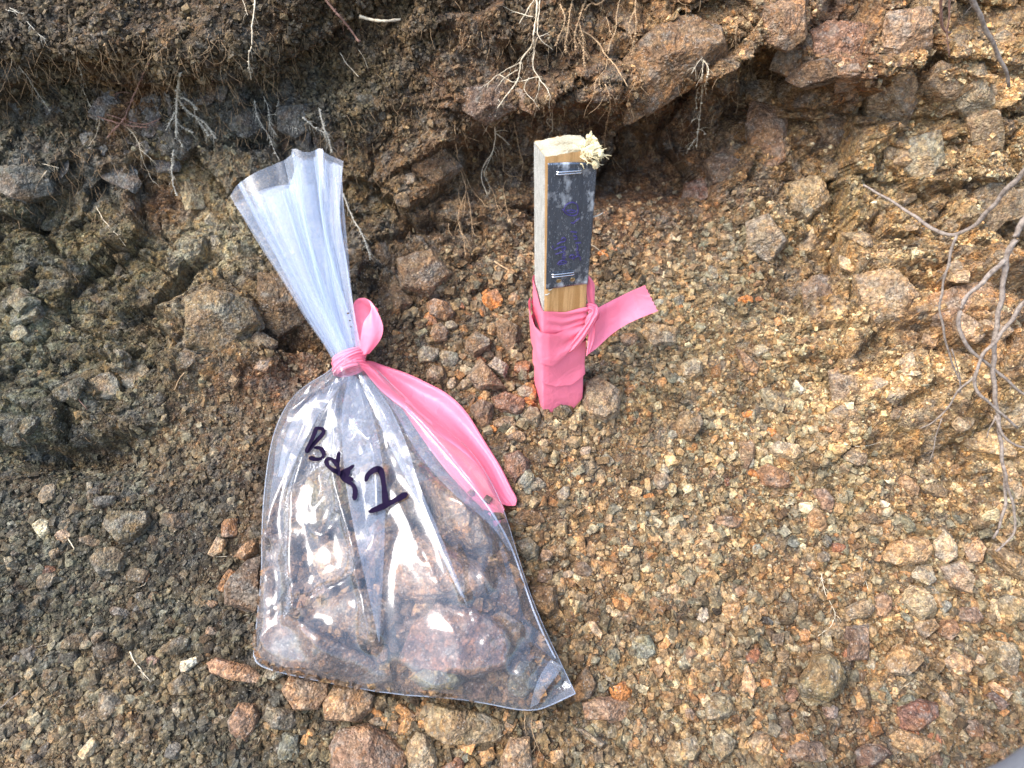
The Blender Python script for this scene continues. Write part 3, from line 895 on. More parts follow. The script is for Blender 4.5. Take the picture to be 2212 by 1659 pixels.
    ((1310, 1600, 70, 50, 30), Z6, (222, 216, 200), 'small white shell like chip below the right bank'),
    ([(1270, 290), (1340, 200), (1480, 165), (1590, 180), (1612, 260), (1560, 330), (1400, 350), (1290, 320)], Z3, (180, 140, 88), 'large smooth ochre stone left of the hanging root tips'),
    ([(1610, 200), (1680, 110), (1770, 210), (1772, 290), (1700, 340), (1620, 290)], Z3, (200, 178, 144), 'pale pinkish white stone next to the large ochre stone'),
    ([(1800, 240), (1900, 160), (1950, 230), (1920, 330), (1840, 335)], Z3, (182, 132, 78), 'orange stone under the hanging root tips'),
    ([(1960, 250), (2000, 200), (2250, 330), (2260, 470), (2100, 400)], Z3, (164, 136, 92), 'long tan slab at the right edge under the root tips'),
    ([(1465, 420), (1500, 350), (1600, 340), (1640, 440), (1580, 485)], Z3, (164, 156, 132), 'light grey stone below the large ochre stone'),
    ([(1640, 360), (1800, 310), (1870, 430), (1860, 530), (1720, 480)], Z3, (170, 142, 118), 'pinkish grey flat stone below the pale stone'),
    ([(1390, 580), (1480, 480), (1560, 500), (1640, 620), (1540, 705)], Z3, (180, 162, 122), 'cream grey triangular stone in the lower right heap'),
    ([(1030, 630), (1180, 560), (1250, 620), (1215, 670), (1060, 705)], Z3, (150, 134, 106), 'grey ochre stone left of the triangular cream stone'),
    ((1300, 600, 130, 160, 10), Z3, (168, 122, 90), 'reddish tan stone between grey ochre and triangular stones'),
    ([(1740, 690), (1770, 620), (1900, 610), (1945, 690), (1890, 722)], Z3, (144, 110, 94), 'reddish grey block right of the triangular cream stone'),
    ([(1450, 710), (1620, 690), (1655, 740), (1560, 825)], Z3, (154, 126, 88), 'brown grey wedge below the triangular cream stone'),
    ((1720, 750, 150, 140, 0), Z3, (162, 112, 72), 'rusty stone right of the brown grey wedge'),
    ((1700, 610, 90, 90, 0), Z3, (128, 134, 126), 'small blue green pebble right of the triangular cream stone'),
    ([(735, 1110), (850, 920), (920, 890), (1000, 960), (1055, 1080), (1000, 1180), (930, 1230), (770, 1190)], Z3, (124, 114, 74), 'largest olive green stone in the lower right gravel'),
    ([(385, 1170), (405, 1010), (425, 980), (485, 1120), (450, 1220)], Z3, (196, 150, 98), 'pointed cream tan shard left of the olive green stone'),
    ([(1060, 740), (1200, 730), (1205, 950), (1050, 970)], Z3, (122, 94, 84), 'purple brown block upper right of the olive green stone'),
    ([(890, 800), (960, 780), (990, 900), (900, 915)], Z3, (164, 142, 92), 'square ochre stone sitting above the olive green stone'),
    ([(1380, 1260), (1500, 1200), (1650, 1240), (1650, 1320), (1530, 1410), (1410, 1410)], Z3, (126, 76, 72), 'maroon stone with white patches at lower right'),
    ([(1325, 1440), (1400, 1395), (1650, 1480), (1690, 1525), (1560, 1590), (1350, 1510)], Z3, (166, 130, 76), 'long golden stone below the white patched maroon stone'),
    ([(1955, 1180), (2000, 1150), (2110, 1240), (2060, 1290)], Z3, (118, 74, 70), 'dark maroon shard near the lower right edge'),
    ([(1960, 1120), (2000, 1090), (2130, 1170), (2090, 1215)], Z3, (196, 152, 110), 'white and orange flake lying on the dark maroon shard'),
    ([(1300, 970), (1380, 850), (1500, 880), (1560, 960), (1450, 1060), (1320, 1040)], Z3, (164, 128, 74), 'big ochre stone right of the purple brown block'),
    ([(1680, 960), (1760, 900), (1890, 970), (1850, 1040), (1720, 1035)], Z3, (172, 134, 90), 'tan stone right of the big ochre stone'),
    ((1925, 955, 90, 90, 0), Z3, (186, 154, 108), 'small light tan stone right of the tan stone'),
    ((240, 1260, 230, 180, 10), Z3, (132, 122, 90), 'grey olive crumbly lump in the lower gravel right of centre'),
    ((510, 1500, 170, 150, 0), Z3, (160, 132, 94), 'tan lump near the bottom edge right of centre'),
    ((265, 1500, 150, 190, 30), Z3, (130, 130, 112), 'grey green lump near the bottom edge beside the tan lump'),
    ((40, 1530, 170, 170, 0), Z3, (160, 138, 92), 'yellowish crumbly lump at the bottom edge'),
    ((710, 1190, 95, 115, 10), Z3, (138, 88, 68), 'dark red stone touching the lower left of the olive green stone'),
    ((965, 1285, 95, 105, 0), Z3, (140, 102, 92), 'purplish stone below the olive green stone'),
    ((2110, 640, 230, 210, 0), Z3, (164, 142, 94), 'large yellowish rock at the right edge below the slab'),
    ((2085, 940, 180, 260, -20), Z3, (142, 136, 114), 'large grey rock at the right edge'),
    ((1880, 1390, 180, 130, 10), Z3, (136, 98, 76), 'reddish brown rock near the lower right corner'),
    ((1960, 1530, 170, 80, -5), Z3, (142, 106, 72), 'brown flat rock beside the grey cloth in the corner'),
    ((330, 640, 150, 150, -30), Z3, (166, 128, 78), 'ochre knob in the gravel right of centre'),
    ((130, 665, 90, 110, 0), Z3, (186, 180, 164), 'whitish grey pebble left of the ochre knob'),
    ((228, 635, 70, 80, 0), Z3, (70, 62, 54), 'small round black brown clod left of the ochre knob'),
    ((548, 700, 95, 60, 20), Z3, (66, 58, 50), 'black brown clod right of the ochre knob'),
    ((1410, 1130, 0, 0, 0), Z3, None, None),
    ([(1640, 1150), (1680, 1130), (1760, 1240), (1730, 1275), (1660, 1210)], Z3, (176, 130, 72), 'long orange shard right of the maroon stone'),
    ((800, 1560, 330, 170, 0), Z3, (122, 100, 88), 'wide grey purple rock at the bottom edge, lower right'),
    ((1210, 1560, 260, 170, 0), Z3, (112, 78, 66), 'dark reddish rock at the bottom edge, lower right'),
    ((1650, 1590, 150, 110, 0), Z3, (120, 88, 70), 'dark brown rock at the bottom edge right of the reddish one'),
    ((1240, 120, 150, 80, 15), Z3, (170, 152, 112), 'pale olive stone above the large ochre stone'),
    ((1200, 40, 180, 90, 10), Z3, (132, 104, 66), 'brown boulder with dark underside above the pale olive stone'),
    ((940, 190, 80, 80, 0), Z3, (104, 108, 104), 'small blue grey pebble in the right gravel'),
    ((300, 60, 200, 80, 10), Z3, (156, 114, 86), 'reddish flat stone in the gravel below the pale block'),
    ((870, 60, 180, 130, 55), Z3, (176, 124, 64), 'orange rusty slab with vertical streaks in the right gravel'),
    ((910, 290, 110, 90, 0), Z3, (140, 128, 108), 'grey rounded stone in the right gravel'),
    ((1130, 430, 150, 100, 0), Z3, (160, 126, 84), 'ochre stone under the thin white rootlet'),
    ((520, 610, 100, 90, 0), Z6, (190, 164, 120), 'small cream stone on the upper right gravel'),
]
def stone_polys():
    out = []
    for n_, (spec, zo, colr, lab) in enumerate(STONES):
        if colr is None: out.append(None); continue
        out.append(zp(blob_poly(*spec, seed=n_ + 1), *zo) if isinstance(spec, tuple) else zp(spec, *zo))
    return out


POLYS = stone_polys()
EXC = []
for pl in POLYS:
    if pl is None: continue
    q_ = np.array([px2s(*p) for p in pl]); c_ = q_.mean(0); EXC.append((c_[0], c_[1], np.ptp(q_[:, 0]) * .42, np.ptp(q_[:, 1]) * .42))


def clear(x, s):
    m = np.ones(x.shape)
    for cx, cs, rx, rs in EXC: m *= 1 - .93 * (((x - cx) / rx) ** 2 + ((s - cs) / rs) ** 2 < 1)
    return m


_w_scree = w_scree
def w_right(x, s): return _w_scree(x, s) * smoothstep(x, -0.22, -0.02) * clear(x, s)
def w_left(x, s): return _w_scree(x, s) * (1 - smoothstep(x, -0.22, -0.02)) * clear(x, s)


tag(scatter('gravel', 72000, w_right, 0.0009, 0.0085, 2.5, TAN, seed=3), 'loose ochre and grey gravel covering the slope right of the bag', 'gravel')
tag(scatter('dark_gravel', 33000, w_left, 0.0009, 0.0075, 2.5, GRY, seed=4), 'dark grey brown soil crumbs and gravel left of the bag', 'gravel')
tag(scatter('bank_grit', 13000, w_bank_rock, 0.0010, 0.0055, 2.6, TAN, tilt=0.8, sink=0.5, seed=5), 'small rock crumbs sticking to the weathered bank', 'grit')
tag(scatter('humus_crumbs', 21000, w_soil, 0.0011, 0.0058, 2.4, [((112, 88, 60), 4), ((84, 64, 44), 4), ((60, 48, 36), 3), ((150, 120, 80), 2), ((170, 150, 112), .5)], tilt=1.0, sink=-0.25, seed=6),
    'brown humus crumbs clinging under the overhanging top of the bank', 'soil')

n_st = 0
for spec, zo, colr, lab in STONES:
    n_st += 1
    if colr is None: continue
    if isinstance(spec, tuple): poly = zp(blob_poly(*spec, seed=n_st), *zo)
    else: poly = zp(spec, *zo)
    st = poly_rock('stone', poly, colr, hfac=0.44, sink=0.12, seed=n_st, sub=4 if np.ptp(np.array(poly)[:, 0]) > 42 else 3)
    tag(st, lab, 'stone', 'stones lying loose on the slope')

BANK = [
    ([(1740, 75), (1790, 48), (1882, 62), (1880, 112), (1800, 160), (1745, 130)], (150, 104, 78), 'reddish boulder jutting out of the upper right bank'),
    ([(1690, 170), (1742, 134), (1795, 164), (1872, 118), (1882, 140), (1830, 198), (1740, 196)], (104, 80, 60), 'dark slab right below the reddish boulder in the upper right bank'),
    ([(1905, 35), (2010, 15), (2012, 100), (1930, 130), (1900, 115)], (158, 124, 96), 'pinkish tan slab right of the reddish boulder in the bank'),
    ([(1645, 15), (1738, 5), (1740, 80), (1700, 112), (1650, 92)], (168, 122, 78), 'orange tan slab left of the reddish boulder in the bank'),
    ([(1345, 130), (1400, 70), (1480, 30), (1560, 60), (1572, 120), (1430, 212), (1355, 272)], (140, 104, 64), 'broad brown slab overhanging the hollow right of the stake'),
    ([(1620, 215), (1690, 222), (1700, 345), (1640, 372), (1612, 290)], (150, 106, 74), 'upright reddish slab below the dark crevice in the bank'),
    ([(1520, 350), (1562, 318), (1602, 350), (1618, 384), (1540, 402)], (104, 80, 66), 'dark purple brown slab low in the hollow right of the stake'),
    ([(1478, 400), (1520, 386), (1540, 428), (1502, 452), (1472, 442)], (126, 70, 50), 'small rust red slab at the back of the gravel right of the stake'),
    ([(1885, 150), (1962, 130), (1992, 200), (1950, 280), (1872, 262), (1862, 190)], (164, 134, 98), 'pale brown block in the right bank below the pinkish tan slab'),
    ([(1750, 235), (1830, 212), (1868, 262), (1832, 330), (1760, 312)], (150, 116, 78), 'smooth brown block left of the pale brown block in the bank'),
    ([(2005, 640), (2142, 600), (2165, 690), (2055, 708), (1998, 690)], (172, 124, 80), 'ochre red slab jutting over a dark gap at the right edge'),
    ([(1728, 602), (1790, 590), (1802, 680), (1742, 692)], (140, 110, 90), 'purple brown slab in the middle of the right bank'),
    ([(1960, 300), (2030, 280), (2040, 350), (1990, 410), (1955, 370)], (160, 156, 130), 'grey slab in the right bank above the grey root'),
    ([(1840, 600), (1930, 580), (1990, 640), (1950, 700), (1860, 690)], (176, 140, 92), 'broad yellowish slab in the right bank left of the roots'),
    ([(1790, 800), (1850, 780), (1856, 860), (1800, 880)], (150, 130, 112), 'grey pink upright block low in the right bank'),
    ([(1700, 400), (1762, 380), (1790, 440), (1740, 480), (1700, 460)], (166, 140, 96), 'yellowish block in the bank left of the grey root tip'),
    ([(1610, 480), (1660, 460), (1700, 520), (1660, 570), (1612, 540)], (146, 130, 108), 'grey brown block where the right bank meets the gravel'),
    ([(2060, 160), (2120, 140), (2150, 220), (2100, 270), (2060, 230)], (150, 140, 116), 'grey block near the top right corner'),
    ([(400, 645), (450, 620), (540, 648), (562, 700), (480, 752), (402, 738)], (128, 114, 84), 'mottled boulder in the bank left of the bag neck'),
    ([(560, 590), (640, 600), (670, 690), (600, 730), (560, 690)], (118, 94, 66), 'brown plate of rock right beside the mottled boulder'),
    ([(0, 362), (60, 350), (112, 372), (125, 420), (60, 436), (-10, 410)], (92, 92, 90), 'smooth grey clay slab at the left edge'),
    ([(488, 252), (560, 238), (590, 262), (540, 300), (495, 292)], (88, 88, 86), 'grey clay plate behind the hanging roots, left of the bag neck'),
    ([(330, 290), (400, 280), (430, 315), (390, 345), (335, 335)], (86, 84, 80), 'grey clay plate under the grey fuzzy root'),
    ([(600, 230), (660, 225), (690, 270), (640, 300), (600, 280)], (80, 80, 80), 'dark grey clay plate just above the bag neck'),
    ([(385, 390), (440, 400), (445, 450), (400, 460)], (176, 160, 122), 'pale weathered rock patch left of the bag neck'),
    ([(890, 310), (960, 320), (1000, 360), (940, 400), (890, 370)], (126, 98, 68), 'brown block in the bank midway between neck and stake'),
    ([(1000, 190), (1090, 180), (1120, 235), (1050, 270), (1000, 240)], (116, 92, 78), 'purplish block in the bank upper left of the stake'),
    ([(860, 560), (930, 540), (975, 590), (930, 640), (870, 620)], (130, 106, 78), 'brown block in the bank right of the bag neck'),
]
for k_, (pl, colr, lab) in enumerate(BANK):
    st = poly_rock('bank_rock', pl, colr, hfac=0.16 if k_ == 4 else 0.30, sink=0.36, seed=700 + k_, sub=4)
    tag(st, lab, 'rock', 'rocks standing out of the bank')

# more stones of the same kind that nothing tells apart, spread through each stretch of gravel
ROCKS = []; PIECES = []
for k in range(10):
    P_, F_ = random_rock(2, 0.6, 10, 300 + k); P_ = P_ / np.abs(P_).max()
    P_ = P_ * (1 + 0.05 * fbm(P_[:, 0] * 5 + k, P_[:, 1] * 5 + P_[:, 2] * 4, k, 3)[:, None])
    me = bpy.data.meshes.new('pebble'); me.from_pydata(P_.tolist(), [], F_.tolist()); me.materials.append(M_STONE); me.update()
    ROCKS.append(me)


def pebbles(n, area, rr, pal, label, group, seed):
    g = random.Random(seed); ga = np.random.default_rng(seed); k = 0; tries = 0
    P0 = np.array(area, float)
    while k < n and tries < n * 30:
        tries += 1
        x = g.uniform(P0[:, 0].min(), P0[:, 0].max()); y = g.uniform(P0[:, 1].min(), P0[:, 1].max())
        ins = False; j = len(P0) - 1
        for i in range(len(P0)):
            if (P0[i, 1] > y) != (P0[j, 1] > y) and x < (P0[j, 0] - P0[i, 0]) * (y - P0[i, 1]) / (P0[j, 1] - P0[i, 1]) + P0[i, 0]: ins = not ins
            j = i
        if not ins: continue
        p, d = surf(x, y); nrm = surf_normal(p, 0.015)
        r = rr[0] * (rr[1] / rr[0]) ** (g.random() ** 1.8)
        o = bpy.data.objects.new('pebble', g.choice(ROCKS)); COL.objects.link(o)
        R = rand_rot(1, nrm[None], 0.35, ga)[0]
        o.matrix_world = Matrix.Translation(Vector(p + nrm * r * 0.15)) @ Matrix(R.tolist()).to_4x4() @ Matrix.Diagonal((r, r, r, 1))
        c = lin(g.choice(pal)) * g.uniform(0.8, 1.2); o.color = (*c, 1)
        tag(o, label, 'pebble', group); PIECES.append((o, x, y, r, c, 'pebble'))
        k += 1


PT = [(178, 140, 98), (152, 114, 76), (188, 126, 74), (138, 94, 70), (196, 176, 142), (150, 146, 130), (120, 118, 100)]
PG = [(116, 104, 86), (92, 82, 70), (146, 136, 114), (80, 72, 62), (176, 164, 138), (140, 104, 74)]
pebbles(66, [(1170, 1100), (1600, 1000), (2180, 1180), (2180, 1620), (1260, 1640), (1200, 1300)], (.0055, .012), PT, 'small angular pebble in the ochre gravel right of the bag', 'pebbles in the lower right gravel', 1)
pebbles(42, [(1290, 520), (1620, 500), (1690, 900), (1700, 1050), (1300, 1100), (1280, 900)], (.0055, .011), PT, 'small angular pebble in the gravel right of the stake', 'pebbles right of the stake', 2)
pebbles(34, [(880, 700), (1130, 600), (1150, 900), (1150, 1100), (1090, 980), (960, 830)], (.006, .013), PT, 'broken brown rubble piece between the pink tail and the stake', 'rubble left of the stake', 3)
pebbles(46, [(20, 1040), (540, 1040), (540, 1480), (620, 1640), (20, 1640)], (.0055, .012), PG, 'small grey brown pebble in the dark gravel left of the bag', 'pebbles left of the bag', 4)
pebbles(18, [(620, 1520), (1240, 1540), (1240, 1640), (620, 1640)], (.006, .012), PT, 'small brown pebble in the gravel below the bag seam', 'pebbles below the bag', 5)


def embedded(n, area, rr, label, group, cat, name, seed, sat=1.0, flat=1.0, bright=1.15):
    """weathered chunks of the bank that stand proud of it, coloured like their surroundings"""
    g = random.Random(seed); ga = np.random.default_rng(seed)
    xs = [p[0] for p in area]; ys = [p[1] for p in area]; k = 0
    while k < n:
        x = g.uniform(min(xs), max(xs)); y = g.uniform(min(ys), max(ys))
        ins = False; j = len(area) - 1
        for i in range(len(area)):
            (xi, yi), (xj, yj) = area[i], area[j]
            if (yi > y) != (yj > y) and x < (xj - xi) * (y - yi) / (yj - yi) + xi: ins = not ins
            j = i
        if not ins: continue
        p, d = surf(x, y); nrm = surf_normal(p, 0.02)
        r = rr[0] * (rr[1] / rr[0]) ** (g.random() ** 1.6)
        o = bpy.data.objects.new(name, g.choice(ROCKS)); COL.objects.link(o)
        R = rand_rot(1, nrm[None], 0.35, ga)[0]
        o.matrix_world = Matrix.Translation(Vector(p - nrm * r * 0.28)) @ Matrix(R.tolist()).to_4x4() @ Matrix.Diagonal((r * g.uniform(.8, 1.3), r, r * flat, 1))
        i = int(np.argmin(abs(CX - p[0]))); jj = int(np.argmin(((CP[i, :, 1:] - p[1:]) ** 2).sum(-1)))
        c = CB[max(0, i - 3):i + 4, max(0, jj - 3):jj + 4].reshape(-1, 3).mean(0) * bright * g.uniform(.75, 1.35)
        c = c.mean() + (c - c.mean()) * sat; c = np.clip(c, .01, .8)
        o.color = (*c, 1); tag(o, label, cat, group); PIECES.append((o, x, y, r, c, 'clay lump' if cat == 'clay lump' else 'bedded rock')); k += 1


embedded(48, [(1480, 20), (2200, 20), (2200, 1080), (1760, 950), (1700, 560), (1600, 260)], (.010, .030), 'weathered rock piece bedded in the ochre bank at the right', 'rock pieces bedded in the right bank', 'rock', 'bedded_rock', 51, sat=.8)
embedded(34, [(780, 120), (1250, 180), (1240, 420), (1020, 560), (840, 740), (700, 330)], (.007, .018), 'brown rock piece bedded in the bank between bag neck and stake', 'rock pieces bedded in the middle bank', 'rock', 'bedded_rock', 52, sat=.9)
embedded(40, [(10, 430), (480, 430), (620, 700), (600, 820), (330, 900), (10, 960)], (.007, .022), 'dull rock piece bedded in the dark bank at the left', 'rock pieces bedded in the left bank', 'rock', 'bedded_rock', 53, sat=.7)
embedded(34, [(10, 220), (340, 210), (470, 190), (700, 190), (720, 330), (450, 350), (200, 400), (20, 420)], (.012, .038), 'flat lump of dark grey clay in the upper left bank', 'clay lumps in the upper left bank', 'clay lump', 'clay_lump', 54, sat=.15, flat=.38, bright=1.15)


# every loose piece is told apart by its size and tone and by the landmark it lies next to
def name_pieces():
    import re
    stop = re.compile(r"\b(in|on|near|just|left|right|half|below|above|with|lying|low|touching|tucked|beside|standing|at|against|under|from|sitting|leaning|next|among|alone|of|between|inside)\b")
    cand = {}
    n_ = 0
    for spec, pl in zip(STONES, POLYS):
        if pl is None: continue
        ph = stop.split(spec[3])[0].strip().rstrip(','); c_ = np.mean(pl, 0)
        cand.setdefault(ph, []).append(c_)
    marks = [(ph, *v[0], 34) for ph, v in cand.items() if len(v) == 1 and 1 < len(ph.split()) < 6]
    marks += [('top of the stake', 1225, 300, 60), ('open end of the bag neck', 620, 370, 120), ('knot on the bag neck', 750, 785, 60), ('pink loop on the bag', 795, 700, 50), ('metal tag', 1230, 480, 70),
              ('pink tail on the stake', 1350, 680, 60), ('left tip of the grey root', 1868, 402, 30), ('white cut root', 818, 42, 40), ('beaded white root', 1512, 230, 40), ('tip of the grey root stub', 2178, 186, 30),
              ('grey fuzzy root', 378, 300, 40), ('tan root tangle', 1010, 460, 50), ('lower left corner of the bag', 550, 1415, 40), ('pointed right corner of the bag', 1240, 1497, 40),
              ('big curve of the hanging roots', 2040, 640, 60), ('grey root fork', 2060, 510, 30), ('dark crevice in the upper right bank', 1640, 200, 50), ('reddish bristly root', 300, 220, 50),
              ('end of the white dangling root', 542, 170, 30), ('foot of the stake', 1210, 880, 50), ('left edge of the photo', 10, 650, 20), ('pale cut end of the reddish root', 775, 88, 20)]
    used = set()

    def words(o, r, c, noun):
        l = float(np.mean(c)); d = float(c[0] - c[2]) / max(l, .01)
        tone = 'pale' if l > .30 else ('dark' if l < .085 else '')
        hue = 'rusty' if d > 1.15 else ('ochre' if d > .85 else ('tan' if d > .55 else 'grey'))
        if tone == 'dark' and hue in ('ochre', 'tan'): hue = 'brown'
        sz = ('tiny' if r < .0065 else 'small' if r < .009 else 'middling') if noun == 'pebble' else ('small' if r < .013 else 'middling' if r < .019 else 'large')
        return ' '.join(w for w in (sz, tone, hue, noun) if w)
    for o, x, y, r, c, noun in PIECES:
        w = words(o, r, c, noun); order = sorted(marks, key=lambda m: math.hypot(m[1] - x, m[2] - y))
        for m in order[:5]:
            dx, dy = x - m[1], y - m[2]; dist = math.hypot(dx, dy); a = math.degrees(math.atan2(-dy, dx)) % 360
            dr = ['right of', 'above and right of', 'above', 'above and left of', 'left of', 'below and left of', 'below', 'below and right of'][int(((a + 22.5) % 360) // 45)]
            far = 'just ' if dist < m[3] + 30 else ('a little ' if dist < m[3] + 85 else 'well ')
            if dr in ('above', 'below') and far == 'a little ': far = 'a little way '
            lab = f"{w} {far}{dr} the {m[0]}"
            if len(lab.split()) <= 16 and lab not in used:
                used.add(lab); o['label'] = lab; break


name_pieces()
# ------------------------------------------------------------------ the wooden stake
def resample(pts, n):
    P = np.array(pts, float)
    L = np.concatenate([[0], np.cumsum(np.linalg.norm(np.diff(P, axis=0), axis=1))])
    t = np.linspace(0, L[-1], n)
    return np.stack([np.interp(t, L, P[:, k]) for k in range(P.shape[1])], 1)


def smooth_line(pts, n, it=2):
    P = np.array(pts, float)
    for _ in range(it):                       # Chaikin corner cutting keeps the ends
        Q = [P[0]]
        for a, b in zip(P[:-1], P[1:]): Q += [a * .75 + b * .25, a * .25 + b * .75]
        P = np.array(Q + [P[-1]])
    return resample(P, n)


def tube(path, radii, k=8):
    """vertices and faces of a round tapering tube along a path"""
    P = np.asarray(path, float); n = len(P)
    T = np.gradient(P, axis=0); T /= np.linalg.norm(T, axis=1, keepdims=True) + 1e-12
    a = np.array([0.31, 0.52, 0.79]); X = a - (T @ a)[:, None] * T; X /= np.linalg.norm(X, axis=1, keepdims=True) + 1e-12
    Y = np.cross(T, X)
    th = np.arange(k) * 2 * math.pi / k
    R = np.broadcast_to(np.asarray(radii, float), (n,))
    V = P[:, None] + R[:, None, None] * (np.cos(th)[None, :, None] * X[:, None] + np.sin(th)[None, :, None] * Y[:, None])
    F = []
    for i in range(n - 1):
        for j in range(k):
            F.append((i * k + j, i * k + (j + 1) % k, (i + 1) * k + (j + 1) % k, (i + 1) * k + j))
    V = V.reshape(-1, 3)
    F.append(tuple(range(k))[::-1]); F.append(tuple((n - 1) * k + j for j in range(k)))
    return V, F


class MB:
    def __init__(s): s.V = []; s.F = []; s.n = 0
    def add(s, V, F):
        s.V.append(np.asarray(V, float)); s.F += [tuple(int(i) + s.n for i in f) for f in F]; s.n += len(V)
    def build(s, name, mat, smooth=True, parent=None, colors=None):
        o = mesh_from(name, np.concatenate(s.V), s.F, mat, smooth, colors)
        if parent is not None: adopt(o, parent)
        return o


B_ = at_depth(1215, 884, 0.78); T_ = at_depth(1231, 330, 0.588)
SZ = (T_ - B_); SLEN = np.linalg.norm(SZ); SZ /= SLEN
SW, SD = 0.0455, 0.038
_ang = math.radians(13.5)
SX = np.array([math.cos(_ang), math.sin(_ang), 0.0]); SX -= SZ * (SX @ SZ); SX /= np.linalg.norm(SX)
SY = np.cross(SZ, SX)                                   # points away from the camera
SO = B_                                                # local origin: bottom middle of the front face


def sp(u, v, w=0.0):
    """stake coordinates: u across the front, v up, w out of the front face"""
    return SO + SX * u + SZ * v - SY * w


def sface(px, py, w=0.0):
    p = on_plane(px, py, SO - SY * w, -SY) - SO
    return p @ SX, p @ SZ


def wood_mat(name, base, dark, rough_sawn=0.0, stretch=(1, 1, .06)):
    m, nt, out = new_mat(name)
    tc = nt.nodes.new('ShaderNodeTexCoord')
    mp = N(nt, 'ShaderNodeMapping'); mp.inputs['Scale'].default_value = stretch
    nt.links.new(tc.outputs['Object'], mp.inputs['Vector'])
    w = N(nt, 'ShaderNodeTexNoise', Scale=170.0, Detail=5.0, Roughness=0.6, Distortion=0.4)
    nt.links.new(mp.outputs[0], w.inputs['Vector'])
    c = ramp(nt, w.outputs['Fac'], [(0.36, dark), (0.52, base), (0.75, tuple(min(1, v * 1.15) for v in base))])
    n2 = N(nt, 'ShaderNodeTexNoise', Scale=900.0, Detail=4.0, Roughness=0.7)
    nt.links.new(tc.outputs['Object'], n2.inputs['Vector'])
    c = mixc(nt, c, ramp(nt, n2.outputs['Fac'], [(0.35, (0.7, 0.7, 0.68)), (0.65, (1.25, 1.25, 1.25))]), 0.35 + 0.5 * rough_sawn, 'MULTIPLY')
    b = nt.nodes.new('ShaderNodeBsdfPrincipled')
    nt.links.new(c, b.inputs['Base Color']); b.inputs['Roughness'].default_value = 0.75
    h = mathn(nt, 'ADD', mathn(nt, 'MULTIPLY', n2.outputs['Fac'], 1.0 + rough_sawn), w.outputs['Fac'])
    bp = N(nt, 'ShaderNodeBump', Strength=0.35 + 0.5 * rough_sawn, Distance=0.0012)
    nt.links.new(h, bp.inputs['Height']); nt.links.new(bp.outputs[0], b.inputs['Normal'])
    nt.links.new(b.outputs[0], out.inputs[0])
    return m


M_WFRONT = wood_mat('planed_wood', (0.62, 0.355, 0.14), (0.45, 0.235, 0.075))
M_WSIDE = wood_mat('fuzzy_sawn_wood', (0.47, 0.47, 0.425), (0.37, 0.365, 0.32), 1.0, (1, 1, .5))
M_WTOP = wood_mat('end_grain_wood', (0.48, 0.43, 0.30), (0.28, 0.23, 0.13), 0.6, (.08, 1, 1))
M_SPLINT = simple_mat('splintered_wood', (0.76, 0.64, 0.38), 0.8, 0.2, 500, 0.35, 0.5)

stake = empty('wooden_stake', SO)
tag(stake, 'square wooden stake driven into the gravel, with metal tag and pink ribbon', 'stake')


def stake_body():
    nu, nw, nv = 14, 12, 60
    per = []
    hw = SW / 2
    for i in range(nu): per.append((-hw + SW * i / (nu - 1), 0.0, 0))
    for i in range(1, nw): per.append((hw, -SD * i / (nw - 1), 1))
    for i in range(1, nu): per.append((hw - SW * i / (nu - 1), -SD, 2))
    for i in range(1, nw - 1): per.append((-hw, -SD + SD * i / (nw - 1), 3))
    K = len(per); V = []; F = []; mats = []
    per = np.array(per)
    v0 = -0.09
    for j in range(nv):
        v = v0 + (SLEN - v0) * j / (nv - 1)
        for u, w, _ in per:
            e = 0.00035 * fbm(np.array([u * 300 + w * 200.0]), np.array([v * 300.0]), 3, 2)[0]
            corner = 0.0009 if abs(abs(u) - hw) < 1e-6 and (abs(w) < 1e-6 or abs(w + SD) < 1e-6) else 0
            uu = u - math.copysign(corner, u) + math.copysign(e, u) * (abs(abs(u) - hw) < 1e-6)
            top = 0.0
            if j == nv - 1:
                top = 0.0007 * math.sin(u * 150 + 1) - 0.03 * (w + SD / 2) * 0.3 + 0.0006 * rnd.uniform(-1, 1)
            V.append(sp(uu, v + top, w + (-corner if w > -SD / 2 else corner)))
    for j in range(nv - 1):
        for i in range(K):
            i2 = (i + 1) % K
            F.append((j * K + i, j * K + i2, (j + 1) * K + i2, (j + 1) * K + i))
            mats.append(0 if i < nu - 1 else (1 if i >= 2 * (nu - 1) + nw - 1 or i < nu + nw - 2 else 0))
    V = np.array(V)
    o = mesh_from('post', V, F, M_WFRONT, False)
    o.data.materials.append(M_WSIDE)
    o.data.polygons.foreach_set('material_index', mats)
    adopt(o, stake)
    # rough sawn end with ridges of growth rings
    nx, ny = 60, 44
    V2 = []
    for i in range(nx):
        for j in range(ny):
            u = -hw + 0.0008 + (SW - 0.0016) * i / (nx - 1); w = -0.0008 - (SD - 0.0016) * j / (ny - 1)
            ridge = 0.0008 * math.sin((w * 1500 + 6 * math.sin(u * 90) + 2.2 * math.sin(u * 260)))
            v = SLEN + 0.0007 * math.sin(u * 150 + 1) - 0.009 * (w + SD / 2) + ridge + 0.0002
            if i in (0, nx - 1) or j in (0, ny - 1): v -= 0.0015
            V2.append(sp(u, v, w))
    t = mesh_from('end_grain', V2, grid_faces(nx, ny), M_WTOP, True)
    adopt(t, stake)


stake_body()
